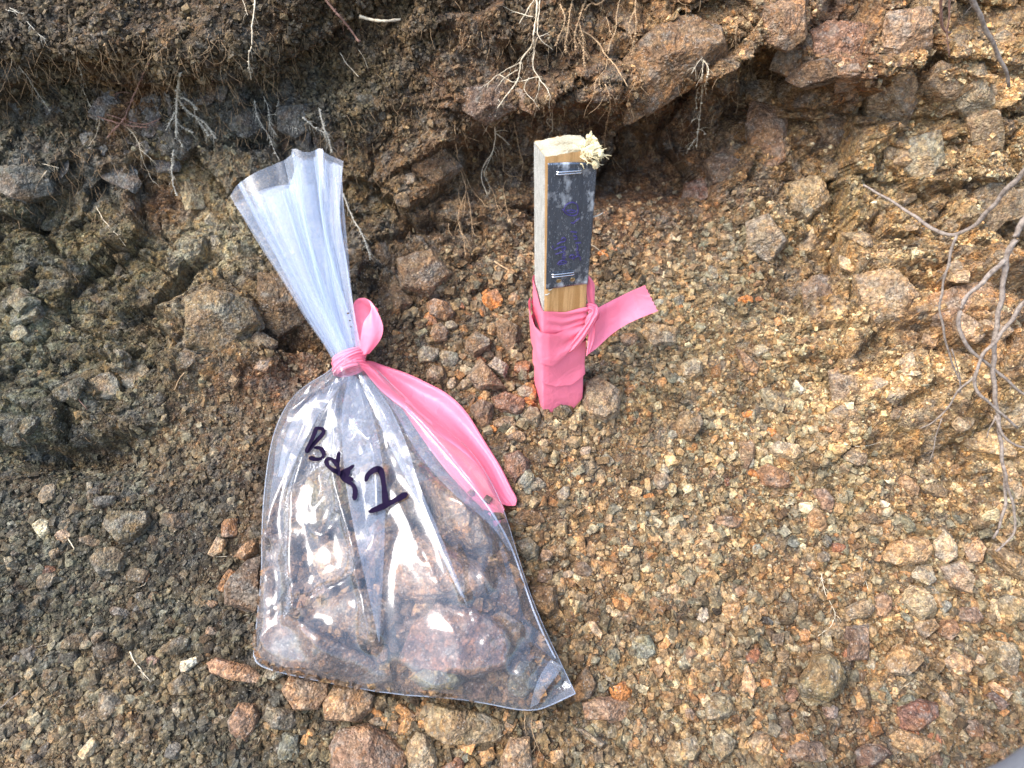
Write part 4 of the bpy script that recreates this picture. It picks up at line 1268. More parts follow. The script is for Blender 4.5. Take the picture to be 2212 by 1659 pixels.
# torn splinters hanging at the right front corner of the top
mb = MB(); g = random.Random(5)
for k in range(14):
    u = g.uniform(0.009, 0.027); v = SLEN + g.uniform(-0.012, 0.005); w = g.uniform(-0.018, 0.006)
    P, F = random_rock(2, 0.7, 8, 500 + k)
    P = P * (1 + 0.5 * fbm(P[:, 0] * 4 + k, P[:, 1] * 4 + P[:, 2] * 3, k, 3)[:, None]) * np.array([g.uniform(.003, .008), g.uniform(.002, .004), g.uniform(.003, .009)])
    R = rand_rot(1, np.array([[g.uniform(-1, 1), g.uniform(-1, 1), 1.0]]), .6, RNG)[0]
    mb.add(P @ R.T + sp(u, v, w), F)
for k in range(150):
    a = sp(g.uniform(0.008, 0.025), SLEN + g.uniform(-0.010, 0.002), g.uniform(-0.020, 0.004))
    b = a + SX * g.uniform(0, 0.008) + SZ * g.uniform(-0.006, 0.006) - SY * g.uniform(-.002, 0.006)
    c = b + SX * g.uniform(-0.003, 0.005) + SZ * g.uniform(-0.005, 0.003) - SY * g.uniform(0, .003)
    mb.add(*tube(smooth_line([a, b, c], 7), np.linspace(.0007, .0002, 7), 5))
mb.build('splinter', M_SPLINT, False, stake)
# hair like sawn fibres on the pale side
mb = MB()
for k in range(420):
    v = g.uniform(0.03, SLEN); w = -g.uniform(0, SD)
    edge = g.random() < .25
    a = sp(-SW / 2, v, -0.0005 if edge else w)
    b = a - SX * g.uniform(.0004, .0012) + SZ * g.uniform(-.0012, .0012) - SY * (g.uniform(-.0008, .0012))
    mb.add(*tube([a, (a + b) / 2 + SZ * .0002, b], [.00022, .00016, .00008], 3))
for (u, v, L) in ((-0.0215, 0.158, .008), (0.0235, 0.235, .012), (-0.018, 0.163, .006)):
    a = sp(u, v, 0.0005); b = a + SX * L * (.8 if u > 0 else .5) + SZ * L * .35 - SY * .002
    mb.add(*tube(smooth_line([a, (a + b) / 2 - SZ * .001, b], 6), np.linspace(.0009, .0003, 6), 5))
mb.build('wood_fibre', M_SPLINT, False, stake).data.materials[0] = M_WSIDE


# ------------------------------------------------------------------ the aluminium tag stapled to it
def metal_mat():
    m, nt, out = new_mat('scratched_aluminium')
    tc = nt.nodes.new('ShaderNodeTexCoord')
    b = nt.nodes.new('ShaderNodeBsdfPrincipled')
    b.inputs['Metallic'].default_value = 0.62

    def nz(scale, stretch, detail=5.0, rough=.65):
        mp = N(nt, 'ShaderNodeMapping'); mp.inputs['Scale'].default_value = stretch
        nt.links.new(tc.outputs['Object'], mp.inputs['Vector'])
        n = N(nt, 'ShaderNodeTexNoise', Scale=scale, Detail=detail, Roughness=rough)
        nt.links.new(mp.outputs[0], n.inputs['Vector']); return n.outputs['Fac']
    scr = nz(420, (1, 1, .05)); sheen = nz(75, (1, 1, .7)); speck = nz(900, (1, 1, .25), 4)
    fac = mathn(nt, 'ADD', ramp(nt, sheen, [(0.55, (0, 0, 0)), (0.70, (.8, .8, .8))]), ramp(nt, speck, [(0.60, (0, 0, 0)), (0.70, (.7, .7, .7))]), True)
    c = mixc(nt, (0.12, 0.145, 0.18), (0.70, 0.76, 0.82), fac)  # bluish highlight patches painted into the colour, along with the bright scratches
    c = mixc(nt, c, ramp(nt, scr, [(0.35, (0.6, 0.6, 0.62)), (0.6, (1.1, 1.1, 1.1))]), 0.7, 'MULTIPLY')
    nt.links.new(c, b.inputs['Base Color'])
    r = mathn(nt, 'ADD', mathn(nt, 'MULTIPLY', fac, 0.45), 0.25)
    nt.links.new(r, b.inputs['Roughness'])
    bp = N(nt, 'ShaderNodeBump', Strength=0.16, Distance=0.0005)
    nt.links.new(mathn(nt, 'ADD', scr, mathn(nt, 'ADD', speck, sheen)), bp.inputs['Height']); nt.links.new(bp.outputs[0], b.inputs['Normal'])
    nt.links.new(b.outputs[0], out.inputs[0])
    return m


M_TAG = metal_mat()
M_STEEL = simple_mat('staple_steel', (0.78, 0.80, 0.82), 0.22, 0.5, metallic=1.0)
M_INK = simple_mat('purple_ink', (0.045, 0.03, 0.16), 0.5)
M_HOLE = simple_mat('nail_brass', (0.45, 0.33, 0.18), 0.4, 0.5, metallic=1.0)

tagroot = empty('metal_tag', sp(0, .2, .001))
tag(tagroot, 'scratched aluminium tag with purple scribbles stapled to the front of the stake', 'metal tag')
cor = [sface(1183, 352), sface(1288, 351), sface(1268, 612), sface(1179, 624)]     # tl tr br bl


def tag_pt(a, b, w=0.0):
    """a across 0-1, b down 0-1"""
    top = np.array(cor[0]) * (1 - a) + np.array(cor[1]) * a; bot = np.array(cor[3]) * (1 - a) + np.array(cor[2]) * a
    u, v = top * (1 - b) + bot * b
    bow = 0.0016 * (1 - smoothstep(np.float64(b), 0, .12)) * math.sin(a * math.pi) + 0.0008 * math.sin(b * 3.1) + 0.0012 * smoothstep(np.float64(a), .93, 1.0)
    return sp(u, v + .0012 * math.sin(a * 3.1) * (1 - b), 0.0009 + bow + w)


nx, ny = 30, 60
emb = [((0.42, 0.375), 0.10), ((0.60, .58), .07), ((.32, .67), .08), ((.62, .70), .08)]
V = []
for i in range(nx):
    for j in range(ny):
        a, b = i / (nx - 1), j / (ny - 1)
        V.append(tag_pt(a, b, 0.0004 * fbm(np.array([a * 5.0]), np.array([b * 13.0]), 8, 3)[0]))
V = np.array(V); back = V + SY * 0.0006
F = grid_faces(nx, ny); n1 = len(V)
Fb = F[:, ::-1] + n1
rim = [(i * ny, (i + 1) * ny) for i in range(nx - 1)] + [((nx - 1) * ny + j, (nx - 1) * ny + j + 1) for j in range(ny - 1)] \
    + [((nx - i) * ny - 1, (nx - i - 1) * ny - 1) for i in range(nx - 1)] + [(j + 1, j) for j in range(ny - 1)]
Fr = [(b_, a_, a_ + n1, b_ + n1) for a_, b_ in rim]
plate = mesh_from('plate', np.concatenate([V, back]), F.tolist() + Fb.tolist() + Fr, M_TAG, True)
adopt(plate, tagroot)


def img2tag(px, py):
    """zoom crop pixels (2060..2400 x 640..1180 at 3.073x) to tag coordinates"""
    sx, sy = (2060 + px / 3.0735) * 0.553, (640 + py / 3.0735) * 0.553
    u, v = sface(sx, sy)
    tl, tr, br, bl = map(np.array, cor)
    b = (tl[1] - v) / (tl[1] - bl[1]); top = tl * (1 - b) + bl * b; rt = tr * (1 - b) + br * b
    return (u - top[0]) / (rt[0] - top[0]), b


for (x0, y0, x1, y1) in ((345, 95, 645, 45), (290, 1328, 555, 1290)):
    mb = MB()
    for dy in (-14, 14):
        a0, b0 = img2tag(x0, y0 + dy); a1, b1 = img2tag(x1, y1 + dy)
        p0, p1 = tag_pt(a0, b0), tag_pt(a1, b1); o = -SY
        mb.add(*tube([p0 - o * .001, p0 + o * .0011, p0 * .93 + p1 * .07 + o * .0020, p0 * .07 + p1 * .93 + o * .0020, p1 + o * .0011, p1 - o * .001], .00062, 6))
    mb.build('staple', M_STEEL, True, tagroot)
for (x, y) in ((372, 1392), (537, 1372)):
    a, b = img2tag(x, y); c = tag_pt(a, b)
    ring = [c + (SX * math.cos(t) * .0021 + SZ * math.sin(t) * .0018) - SY * .0005 for t in np.linspace(0, 2 * math.pi, 17)]
    mb = MB(); mb.add(*tube(ring, .0005, 6))
    disc = [c + (SX * math.cos(t) * .0018 + SZ * math.sin(t) * .0015) - SY * .0003 for t in np.linspace(0, 2 * math.pi, 17)[:-1]]
    mb.add(disc, [tuple(range(16))]); mb.build('rivet_hole', M_HOLE, True, tagroot)
# hand scribbled marks pressed into the tag: an oval eye and illegible writing
SCR = [
    [(415, 540), (440, 545), (450, 490), (500, 455), (545, 440), (600, 470), (610, 540), (590, 595), (520, 610), (460, 590), (435, 550)],
    [(465, 550), (520, 535), (580, 545)], [(470, 560), (520, 575), (580, 552)],
    [(520, 690), (560, 700), (560, 680), (625, 625)], [(515, 800), (590, 803)], [(550, 850), (580, 845), (600, 880), (560, 890)],
    [(575, 935), (640, 925)], [(590, 960), (610, 990), (570, 1030), (620, 1040), (580, 1060), (620, 1075)],
    [(560, 1120), (505, 1120), (510, 1085), (545, 1075), (565, 1100), (555, 1140)], [(575, 1110), (600, 1085), (635, 1100), (635, 1140)],
    [(405, 905), (425, 870), (455, 885), (450, 920), (400, 930), (350, 960)], [(320, 1025), (400, 985), (455, 985), (460, 1010), (420, 1030), (410, 1000)],
    [(335, 1080), (420, 1045), (450, 1050), (450, 1080), (420, 1075), (430, 1100)], [(455, 1100), (440, 1140), (415, 1110), (440, 1095)],
    [(360, 1200), (395, 1150), (440, 1150), (480, 1175), (440, 1190), (370, 1205)], [(395, 1190), (400, 1165), (425, 1180)], [(300, 980), (306, 1005)],
]
mb = MB(); mi = MB()
for s_ in SCR:
    pts = [tag_pt(*img2tag(*p), .0003) for p in smooth_line(s_, 5 * len(s_))]
    mb.add(*tube(pts, .00042, 6))
    pts = [p + SZ * .0006 - SX * .0003 + SY * .0001 for p in pts]
    mi.add(*tube(pts, .00060, 6))
mi.build('ink_scribble', M_INK, True, tagroot)
mb.build('pressed_line', M_TAG, True, tagroot)


# ------------------------------------------------------------------ pink ribbon
def ribbon_mat():
    m, nt, out = new_mat('pink_ribbon')
    b = nt.nodes.new('ShaderNodeBsdfPrincipled')
    b.inputs['Base Color'].default_value = (1.0, 0.24, 0.34, 1)
    b.inputs['Roughness'].default_value = 0.34
    b.inputs['Specular IOR Level'].default_value = 0.35
    geo = nt.nodes.new('ShaderNodeNewGeometry')
    n = N(nt, 'ShaderNodeTexNoise', Scale=75.0, Detail=4.0, Distortion=1.2); nt.links.new(geo.outputs['Position'], n.inputs['Vector'])
    d = N(nt, 'ShaderNodeTexNoise', Scale=700.0, Detail=2.0); nt.links.new(geo.outputs['Position'], d.inputs['Vector'])
    c = mixc(nt, (1.0, 0.24, 0.34), (0.45, 0.10, 0.12), mathn(nt, 'MULTIPLY', ramp(nt, d.outputs['Fac'], [(0.735, (0, 0, 0)), (0.76, (1, 1, 1))]), .8))
    nt.links.new(c, b.inputs['Base Color'])
    bp = N(nt, 'ShaderNodeBump', Strength=0.30, Distance=0.004); nt.links.new(n.outputs['Fac'], bp.inputs['Height'])
    nt.links.new(bp.outputs[0], b.inputs['Normal'])
    t = nt.nodes.new('ShaderNodeBsdfTranslucent'); t.inputs[0].default_value = (1.0, 0.26, 0.38, 1)
    mx = nt.nodes.new('ShaderNodeMixShader'); mx.inputs[0].default_value = 0.16
    nt.links.new(b.outputs[0], mx.inputs[1]); nt.links.new(t.outputs[0], mx.inputs[2]); nt.links.new(mx.outputs[0], out.inputs[0])
    return m


M_PINK = ribbon_mat()


def loft(name, rows, parent, mat=None, smooth=True):
    R = np.array(rows); nu, nv = R.shape[:2]
    o = mesh_from(name, R.reshape(-1, 3), grid_faces(nu, nv), mat or M_PINK, smooth)
    if parent is not None: adopt(o, parent)
    return o


srib = empty('pink_ribbon', sp(0, .08, .002))
tag(srib, 'bright pink flagging ribbon wrapped and knotted round the lower part of the stake', 'ribbon')
# perimeter of the stake, starting at the back left corner: left face, front face, right face, back
hw = SW / 2
PER = [(-hw, -SD), (-hw, 0), (hw, 0), (hw, -SD), (-hw, -SD)]


def per_pt(q, out):
    """q 0-1 left face, 1-2 front, 2-3 right, 3-4 back; corners rounded by the offset"""
    k = min(3, int(q)); f = q - k
    a, b = np.array(PER[k]), np.array(PER[k + 1])
    p = a * (1 - f) + b * f
    nrm = [np.array([-1, 0]), np.array([0, 1]), np.array([1, 0]), np.array([0, -1])]
    n = nrm[k]
    e = 0.10
    if f > 1 - e: n = n * (1 - (f - 1 + e) / (2 * e)) + nrm[(k + 1) % 4] * ((f - 1 + e) / (2 * e))
    if f < e: n = n * (1 - (e - f) / (2 * e)) + nrm[(k - 1) % 4] * ((e - f) / (2 * e))
    return p + n * out


def v_of(px, py): return sface(px, py)[1]


def band(top, bot, base, bulge, fold, seed, name='wrap'):
    """top, bot: heights along the perimeter as (q, v) control points"""
    tq = np.array(top); bq = np.array(bot); rows = []
    for q in np.linspace(0, 4, 150):
        vt = np.interp(q, tq[:, 0], tq[:, 1]); vb = np.interp(q, bq[:, 0], bq[:, 1]); col = []
        for j in range(26):
            t = j / 25
            v = vb * (1 - t) + vt * t
            o = base + bulge(q, t) + fold(q, t)
            u, w = per_pt(q, o)
            col.append(sp(u, v + 0.0004 * math.sin(q * 9 + seed), w))
        rows.append(col)
    return loft(name, rows, srib)


vA, vB, vC, vD, vE = v_of(1215, 668), v_of(1215, 700), v_of(1200, 780), v_of(1215, 830), v_of(1215, 884)
gs = lambda x, c, w: math.exp(-((x - c) / w) ** 2)
# lowest wrap, down into the ground
band([(0, v_of(1175, 785)), (1, v_of(1177, 800)), (1.6, v_of(1215, 790)), (2, v_of(1250, 772)), (4, v_of(1175, 785))],
     [(0, -.03), (.9, -.02), (1.3, -.012), (1.72, -.004), (2, .012), (2.3, .0), (4, -.02)], .0008,
     lambda q, t: .0006 * gs(t, 0, .15), lambda q, t: .0004 * math.sin(t * 9 + q * 3), 1)
# middle wrap with loose lower edge
band([(0, v_of(1175, 735)), (1, v_of(1177, 740)), (1.5, v_of(1215, 752)), (1.75, v_of(1240, 745)), (2, v_of(1258, 735)), (4, v_of(1177, 735))],
     [(0, v_of(1177, 822)), (1, v_of(1177, 824)), (1.3, v_of(1200, 832)), (1.7, v_of(1235, 826)), (2, v_of(1255, 808)), (4, v_of(1177, 820))], .0022,
     lambda q, t: .0010 * gs(t, 0, .2), lambda q, t: .0005 * math.sin(t * 7 - q * 2), 2)
# loose wrap bulging at the left, twisting up to the knot at the right
band([(0, v_of(1150, 690)), (.6, v_of(1155, 690)), (1, v_of(1177, 712)), (1.25, v_of(1195, 716)), (1.6, v_of(1225, 705)), (2, v_of(1262, 690)), (2.5, v_of(1262, 690)), (4, v_of(1160, 690))],
     [(0, v_of(1150, 775)), (.8, v_of(1165, 775)), (1, v_of(1177, 780)), (1.2, v_of(1195, 783)), (1.5, v_of(1220, 762)), (1.8, v_of(1245, 733)), (2, v_of(1262, 712)), (4, v_of(1160, 765))], .0038,
     lambda q, t: .0065 * gs(q, .55, .55) * (0.4 + .6 * t) + .0020 * gs(q, 1.35, .4) * (1 - t), lambda q, t: .0012 * math.sin(t * (8 + 8 * max(0, q - 1.2))) * min(1, max(0, q - .8)), 3)
# top wrap pulled into creases towards the knot
band([(0, v_of(1158, 640)), (.5, v_of(1165, 655)), (1, v_of(1177, 671)), (1.5, v_of(1215, 672)), (2, v_of(1268, 662)), (2.6, v_of(1268, 664)), (4, v_of(1158, 640))],
     [(0, v_of(1160, 712)), (1, v_of(1177, 722)), (1.4, v_of(1210, 722)), (2, v_of(1264, 698)), (4, v_of(1160, 712))], .0016,
     lambda q, t: .0003, lambda q, t: (.0010 * max(0, min(1, q - .9))) * math.sin(t * 17 + (q - 2) * 3), 4)


def twist(path, width, n, folds, seed, parent, name, amp=.0016, sharp=1.0, roll=0.0):
    """gathered strip of ribbon following a path; width and depth creases vary along it"""
    P = smooth_line(path, n); T = np.gradient(P, axis=0); T /= np.linalg.norm(T, axis=1, keepdims=True)
    rows = []
    for i in range(n):
        t = i / (n - 1); w = np.interp(t, np.linspace(0, 1, len(width)), width)
        view = CAM - P[i]; view /= np.linalg.norm(view)
        side = np.cross(T[i], view); side /= np.linalg.norm(side); up = np.cross(side, T[i])
        c, s = math.cos(roll * t), math.sin(roll * t)
        side, up = side * c + up * s, up * c - side * s
        col = []
        for j in range(25):
            a = -1 + 2 * j / 24
            z = amp * math.sin(a * folds * 3.1 + seed + t * 2) - .5 * w * .35 * a * a
            col.append(P[i] + side * a * w / 2 + up * z)
        rows.append(col)
    return loft(name, rows, parent)


kp = lambda px, py, d: at_depth(px, py, d)
kd = project(sp(hw, v_of(1262, 680), 0))[2]
# the knot: crossing gathered strips
twist([kp(1262, 668, kd), kp(1272, 664, kd - .006), kp(1284, 672, kd - .004), kp(1288, 684, kd), kp(1280, 694, kd + .002)], [.006, .011, .012, .009, .006], 26, 2.5, 1, srib, 'knot', .0011)
twist([kp(1266, 700, kd), kp(1274, 690, kd - .008), kp(1286, 676, kd - .008), kp(1284, 662, kd - .002), kp(1276, 656, kd)], [.007, .009, .009, .008, .005], 26, 2.0, 3, srib, 'knot', .0011)
twist([kp(1215, 768, kd + .026), kp(1240, 745, kd + .012), kp(1262, 718, kd - .001), kp(1280, 690, kd - .009), kp(1286, 672, kd - .006)], [.003, .010, .009, .007, .007], 40, 2.0, 4, srib, 'knot', .0011)
twist([kp(1270, 597, kd - .03), kp(1276, 615, kd - .02), kp(1276, 640, kd - .010), kp(1278, 662, kd)], [.002, .0085, .008, .006], 30, 1.0, 2, srib, 'short_end', .0009)


def edge_ribbon(name, e1, e2, d1, d2, parent, nu=70, nv=25, wave=lambda s, a: 0.0, plane=None, torn=0.0):
    """ribbon between two traced edges; d1, d2: depths along each edge"""
    E1, E2 = smooth_line(e1, nu), smooth_line(e2, nu); s = np.linspace(0, 1, nu)
    D1 = np.interp(s, np.linspace(0, 1, len(d1)), d1); D2 = np.interp(s, np.linspace(0, 1, len(d2)), d2)
    rows = []
    for i in range(nu):
        A = at_depth(*E1[i], D1[i]); Bq = at_depth(*E2[i], D2[i]); v = CAM - (A + Bq) / 2; v /= np.linalg.norm(v)
        col = []
        for j in range(nv):
            a = j / (nv - 1); p = A * (1 - a) + Bq * a + v * wave(s[i], a)
            if torn and i == nu - 1:
                k = i - 1; p = p + (rows[-1][j] - rows[-2][j]) * (math.sin(a * 40) * torn)
            col.append(p)
        rows.append(col)
    return loft(name, rows, parent)


edge_ribbon('tail', [(1284, 670), (1300, 660), (1330, 645), (1360, 630), (1393, 616)], [(1270, 766), (1290, 752), (1320, 722), (1360, 696), (1421, 672)],
            [kd - .004, kd + .01, kd + .012, kd + .01, kd + .0], [kd + .012, kd + .018, kd + .02, kd + .012, kd + .006], srib, torn=.5,
            wave=lambda s, a: .0016 * math.sin(a * 5 + s * 3) * (1 - .5 * s) + .0035 * gs(a, .12, .12) * gs(s, 0, .35) - .002 * gs(a, .5, .3) * gs(s, .0, .25))
edge_ribbon('tail_fold', [(1266, 690), (1272, 700), (1270, 730), (1266, 770)], [(1283, 680), (1286, 700), (1284, 730), (1272, 764)],
            [kd, kd + .004, kd + .01, kd + .016], [kd - .004, kd, kd + .008, kd + .012], srib, nu=24, nv=10, wave=lambda s, a: .0012 * math.sin(a * 6))
# ------------------------------------------------------------------ clear plastic bag of rock samples
def film_mat(name, milk, tint=(0.72, 0.82, 0.98), rough=0.09, bump=0.25, spec=1.0, bscale=55.0):  # bluish tint paints the sky's reflection into the otherwise neutral film
    m, nt, out = new_mat(name)
    geo = nt.nodes.new('ShaderNodeNewGeometry')
    n1 = N(nt, 'ShaderNodeTexNoise', Scale=bscale, Detail=3.0, Roughness=0.5, Distortion=0.6)
    nt.links.new(geo.outputs['Position'], n1.inputs['Vector'])
    n2 = N(nt, 'ShaderNodeTexNoise', Scale=900.0, Detail=3.0); nt.links.new(geo.outputs['Position'], n2.inputs['Vector'])
    bp = N(nt, 'ShaderNodeBump', Strength=bump, Distance=0.006)
    nt.links.new(n1.outputs['Fac'], bp.inputs['Height'])
    lw = N(nt, 'ShaderNodeLayerWeight', Blend=0.5); nt.links.new(bp.outputs[0], lw.inputs['Normal'])
    f = mathn(nt, 'POWER', lw.outputs['Facing'], 3.6)
    f = mathn(nt, 'ADD', mathn(nt, 'MULTIPLY', f, 0.80), 0.062 * spec, True)
    tr = N(nt, 'ShaderNodeBsdfTransparent', Color=(0.97, 0.975, 0.985, 1))
    gl = N(nt, 'ShaderNodeBsdfGlossy', Color=(0.95, 0.97, 1.0, 1), Roughness=rough)
    nt.links.new(bp.outputs[0], gl.inputs['Normal'])
    df = N(nt, 'ShaderNodeBsdfDiffuse', Color=(*tint, 1)); tl = N(nt, 'ShaderNodeBsdfTranslucent', Color=(*tint, 1))
    hz = nt.nodes.new('ShaderNodeMixShader'); hz.inputs[0].default_value = 0.45
    nt.links.new(df.outputs[0], hz.inputs[1]); nt.links.new(tl.outputs[0], hz.inputs[2])
    mk = mathn(nt, 'ADD', mathn(nt, 'MULTIPLY', mathn(nt, 'POWER', lw.outputs['Facing'], 2.0), milk * 2.5), milk)
    mk = mathn(nt, 'MULTIPLY', mk, ramp(nt, n2.outputs['Fac'], [(0.3, (.8, .8, .8)), (0.7, (1.25, 1.25, 1.25))]), True)
    a = nt.nodes.new('ShaderNodeMixShader'); nt.links.new(mk, a.inputs[0]); nt.links.new(tr.outputs[0], a.inputs[1]); nt.links.new(hz.outputs[0], a.inputs[2])
    b = nt.nodes.new('ShaderNodeMixShader'); nt.links.new(f, b.inputs[0]); nt.links.new(a.outputs[0], b.inputs[1]); nt.links.new(gl.outputs[0], b.inputs[2])
    nt.links.new(b.outputs[0], out.inputs[0])
    return m


M_FILM = film_mat('clear_film', 0.080, rough=.125, bump=0.10, bscale=30.0)
M_BACK = film_mat('clear_film_back', 0.02, bump=.1)
M_NECK = film_mat('gathered_film', 0.19, bump=0.05, rough=0.17, spec=.6)
M_PLEAT = film_mat('folded_film', 0.16, bump=0.10, rough=0.12)
M_SEAM = film_mat('sealed_seam', 0.25, bump=0.1, rough=0.3)

# the bag lies on the slope; its middle plane
BN = np.array([0.0, -math.sin(math.radians(27)), math.cos(math.radians(27))])
BO = np.array([-0.06, 0.40, 0.5095 * (0.40 - 0.598)]) + BN * 0.030
BAXX = np.array([1.0, 0, 0]); BAXY = np.cross(BN, BAXX)
bag = empty('sample_bag', BO)
tag(bag, 'clear plastic sample bag full of rocks, tied at the neck, lying on the slope', 'plastic bag')

BL = [(724, 790), (703, 808), (660, 832), (624, 866), (596, 920), (580, 985), (570, 1070), (565, 1160), (566, 1240), (556, 1330), (548, 1415)]
BR = [(788, 780), (815, 800), (852, 835), (905, 885), (960, 925), (1012, 965), (1062, 1040), (1092, 1110), (1122, 1214), (1160, 1325), (1243, 1498)]
BB = [(548, 1415), (556, 1436), (600, 1452), (700, 1473), (850, 1500), (980, 1508), (1060, 1521), (1110, 1532), (1150, 1535), (1180, 1528), (1243, 1498)]
NT, NA = 150, 150
Lp, Rp = smooth_line(BL, NT), smooth_line(BR, NT)
Bp = smooth_line(BB, NA, 1)
tt = np.linspace(0, 1, NT); aa = np.linspace(0, 1, NA)
Q = Lp[:, None] * (1 - aa)[None, :, None] + Rp[:, None] * aa[None, :, None]
dev = Bp - (Lp[-1] * (1 - aa)[:, None] + Rp[-1] * aa[:, None])
Q += (tt[:, None, None] ** 4) * dev[None]


def bag_depth_plane(Qxy, off):
    out = np.zeros(Qxy.shape[:-1] + (3,))
    it = Qxy.reshape(-1, 2); r = FW[None] + (it[:, :1] - 1106.0) / FPX * np.array([[1.0, 0, 0]]) - (it[:, 1:] - 829.5) / FPX * UP[None]
    o = BO + BN * off
    k = ((o - CAM) @ BN) / (r @ BN)
    return (CAM + r * k[:, None]).reshape(out.shape)


MID = bag_depth_plane(Q, 0.0)
A2 = (aa * 2 - 1)[None, :]
H = np.interp(tt, [0, .05, .15, .3, .5, .7, .86, .95, 1.0], [.010, .013, .022, .033, .041, .046, .042, .026, .0005])[:, None]
H = H * np.where(A2 > .55, 1 - smoothstep(tt, .90, 1.0)[:, None] * .0, 1)
prof_a = np.clip(1 - np.abs(A2) ** 2.4, 0, 1) ** 0.62
# flat empty ear at the lower right corner
ear = smoothstep(tt, .86, .97)[:, None] * smoothstep(A2, .45, .72)
front = H * prof_a * (1 - .85 * ear)
# rock bulges pressing the film
ROCKS_PX = []


def z7(p): return (525.4 + p[0] * 0.3375, 1133.7 + p[1] * 0.3375)
def z6(p): return (542 + p[0] * 0.275, 802 + p[1] * 0.275)


# ------------------------------------------------------------------ rocks inside the bag
M_DUSTROCK = rock_mat('bagged_rock', 'object', rust=0.35, grey=0.30, specks=0.25, bump=0.6, grain=420)
BAGROCKS = [
    ([(1000, 870), (1100, 620), (1250, 500), (1500, 560), (1650, 650), (1700, 760), (1680, 900), (1450, 975), (1100, 930)], z7, (150, 108, 98), .012, 'biggest reddish purple rock low in the bag, right of centre'),
    ([(900, 430), (1080, 150), (1150, 70), (1300, 150), (1500, 250), (1590, 380), (1500, 470), (1150, 490)], z7, (186, 148, 120), .014, 'large pinkish tan rock in the middle of the bag right of the long pleat'),
    ([(430, 570), (550, 470), (700, 420), (850, 420), (945, 520), (900, 700), (850, 775), (650, 680)], z7, (150, 124, 96), .016, 'tan rock with pale lower edge behind the long pleat in the bag'),
    ([(440, 200), (600, 100), (760, 150), (740, 310), (560, 395), (500, 330)], z7, (190, 162, 134), .012, 'whitish tan rock left of the long pleat inside the bag'),
    ([(790, 90), (900, 40), (1050, 60), (1070, 250), (1000, 340), (880, 385), (800, 310)], z7, (158, 126, 98), .010, 'brown rock between whitish tan and pinkish tan rocks in the bag'),
    ([(110, 330), (250, 200), (350, 240), (350, 360), (250, 470), (180, 560), (120, 520)], z7, (140, 112, 92), .006, 'brown rock against the left side of the bag'),
    ([(90, 820), (160, 600), (300, 580), (600, 740), (800, 850), (880, 920), (840, 990), (300, 960)], z7, (142, 112, 94), .012, 'long brown slab along the lower left inside the bag'),
    ([(1080, 980), (1180, 910), (1330, 920), (1390, 990), (1340, 1050), (1180, 1050)], z7, (124, 124, 100), .022, 'small grey green rock in front of the biggest rock in the bag'),
    ([(1560, 600), (1650, 550), (1800, 650), (1795, 740), (1740, 785), (1640, 720)], z7, (172, 138, 104), .006, 'small tan rock at the right inside the bag'),
    ([(1690, 1000), (1770, 860), (1870, 880), (1885, 1000), (1800, 1110), (1700, 1090)], z7, (134, 130, 118), .004, 'grey green rock in the lower right inside the bag'),
    ([(1000, 1060), (1200, 1060), (1420, 1000), (1680, 1020), (1760, 1120), (1500, 1140), (1100, 1110)], z7, (160, 118, 98), .006, 'reddish crumbly rock along the bag bottom right of centre'),
    ([(300, 930), (600, 900), (900, 960), (1000, 1060), (700, 1040), (400, 980)], z7, (132, 106, 88), .004, 'brown crumbly rock along the bag bottom left of centre'),
    ([(430, 900), (560, 750), (700, 760), (800, 900), (790, 1100), (620, 1250), (450, 1150)], z6, (158, 150, 116), .002, 'olive grey rock at the top left of the bag filling'),
    ([(1110, 900), (1160, 820), (1260, 830), (1300, 920), (1240, 1000), (1140, 980)], z6, (170, 150, 122), .004, 'small light grey rock under the stroke of the black writing'),
    ([(1180, 1040), (1280, 1000), (1380, 1060), (1380, 1160), (1260, 1180)], z6, (156, 138, 104), .004, 'small olive tan rock below the black writing'),
    ([(1050, 1180), (1150, 1120), (1250, 1200), (1240, 1420), (1130, 1500), (1050, 1400)], z6, (160, 130, 98), .006, 'upright tan rock under the end of the black writing'),
    ([(1380, 880), (1550, 850), (1700, 1000), (1850, 1150), (1910, 1400), (1700, 1420), (1500, 1250)], z6, (172, 142, 110), .004, 'wide pale brown rock at the upper right of the bag filling'),
    ([(860, 760), (1000, 700), (1100, 760), (1080, 900), (900, 900)], z6, (160, 140, 112), -.004, 'tan rock behind the black writing at the top of the filling'),
    ([(250, 950), (400, 860), (440, 1000), (400, 1250), (260, 1300)], z6, (156, 136, 104), -.002, 'light brown rock at the upper left inside the bag'),
    ([(150, 1300), (300, 1280), (420, 1340), (400, 1500), (200, 1560)], z6, (140, 112, 90), .004, 'dull brown rock at the left edge inside the bag'),
    ([(1640, 260), (1720, 300), (1780, 500), (1760, 600), (1620, 560), (1560, 420)], z7, (150, 118, 98), -.002, 'shaded brown rock against the right side of the bag'),
    ([(930, 560), (1060, 560), (1090, 640), (1010, 830), (930, 800)], z7, (112, 96, 88), .000, 'dark brown rock between the two largest rocks in the bag'),
    ([(640, 950), (850, 930), (940, 900), (960, 1000), (800, 1040)], z7, (146, 116, 98), .010, 'small brown rock near the bottom middle of the bag'),
]
BAGOBJ = []


def keep_in(poly):
    out = []
    for x, y in poly:
        l = np.interp(y, Lp[:, 1], Lp[:, 0]) + 9; r_ = np.interp(y, Rp[:, 1], Rp[:, 0]) - 12
        x = min(max(x, l), r_); b = np.interp(x, Bp[:, 0], Bp[:, 1]) - 12
        out.append((x, min(y, b)))
    return out


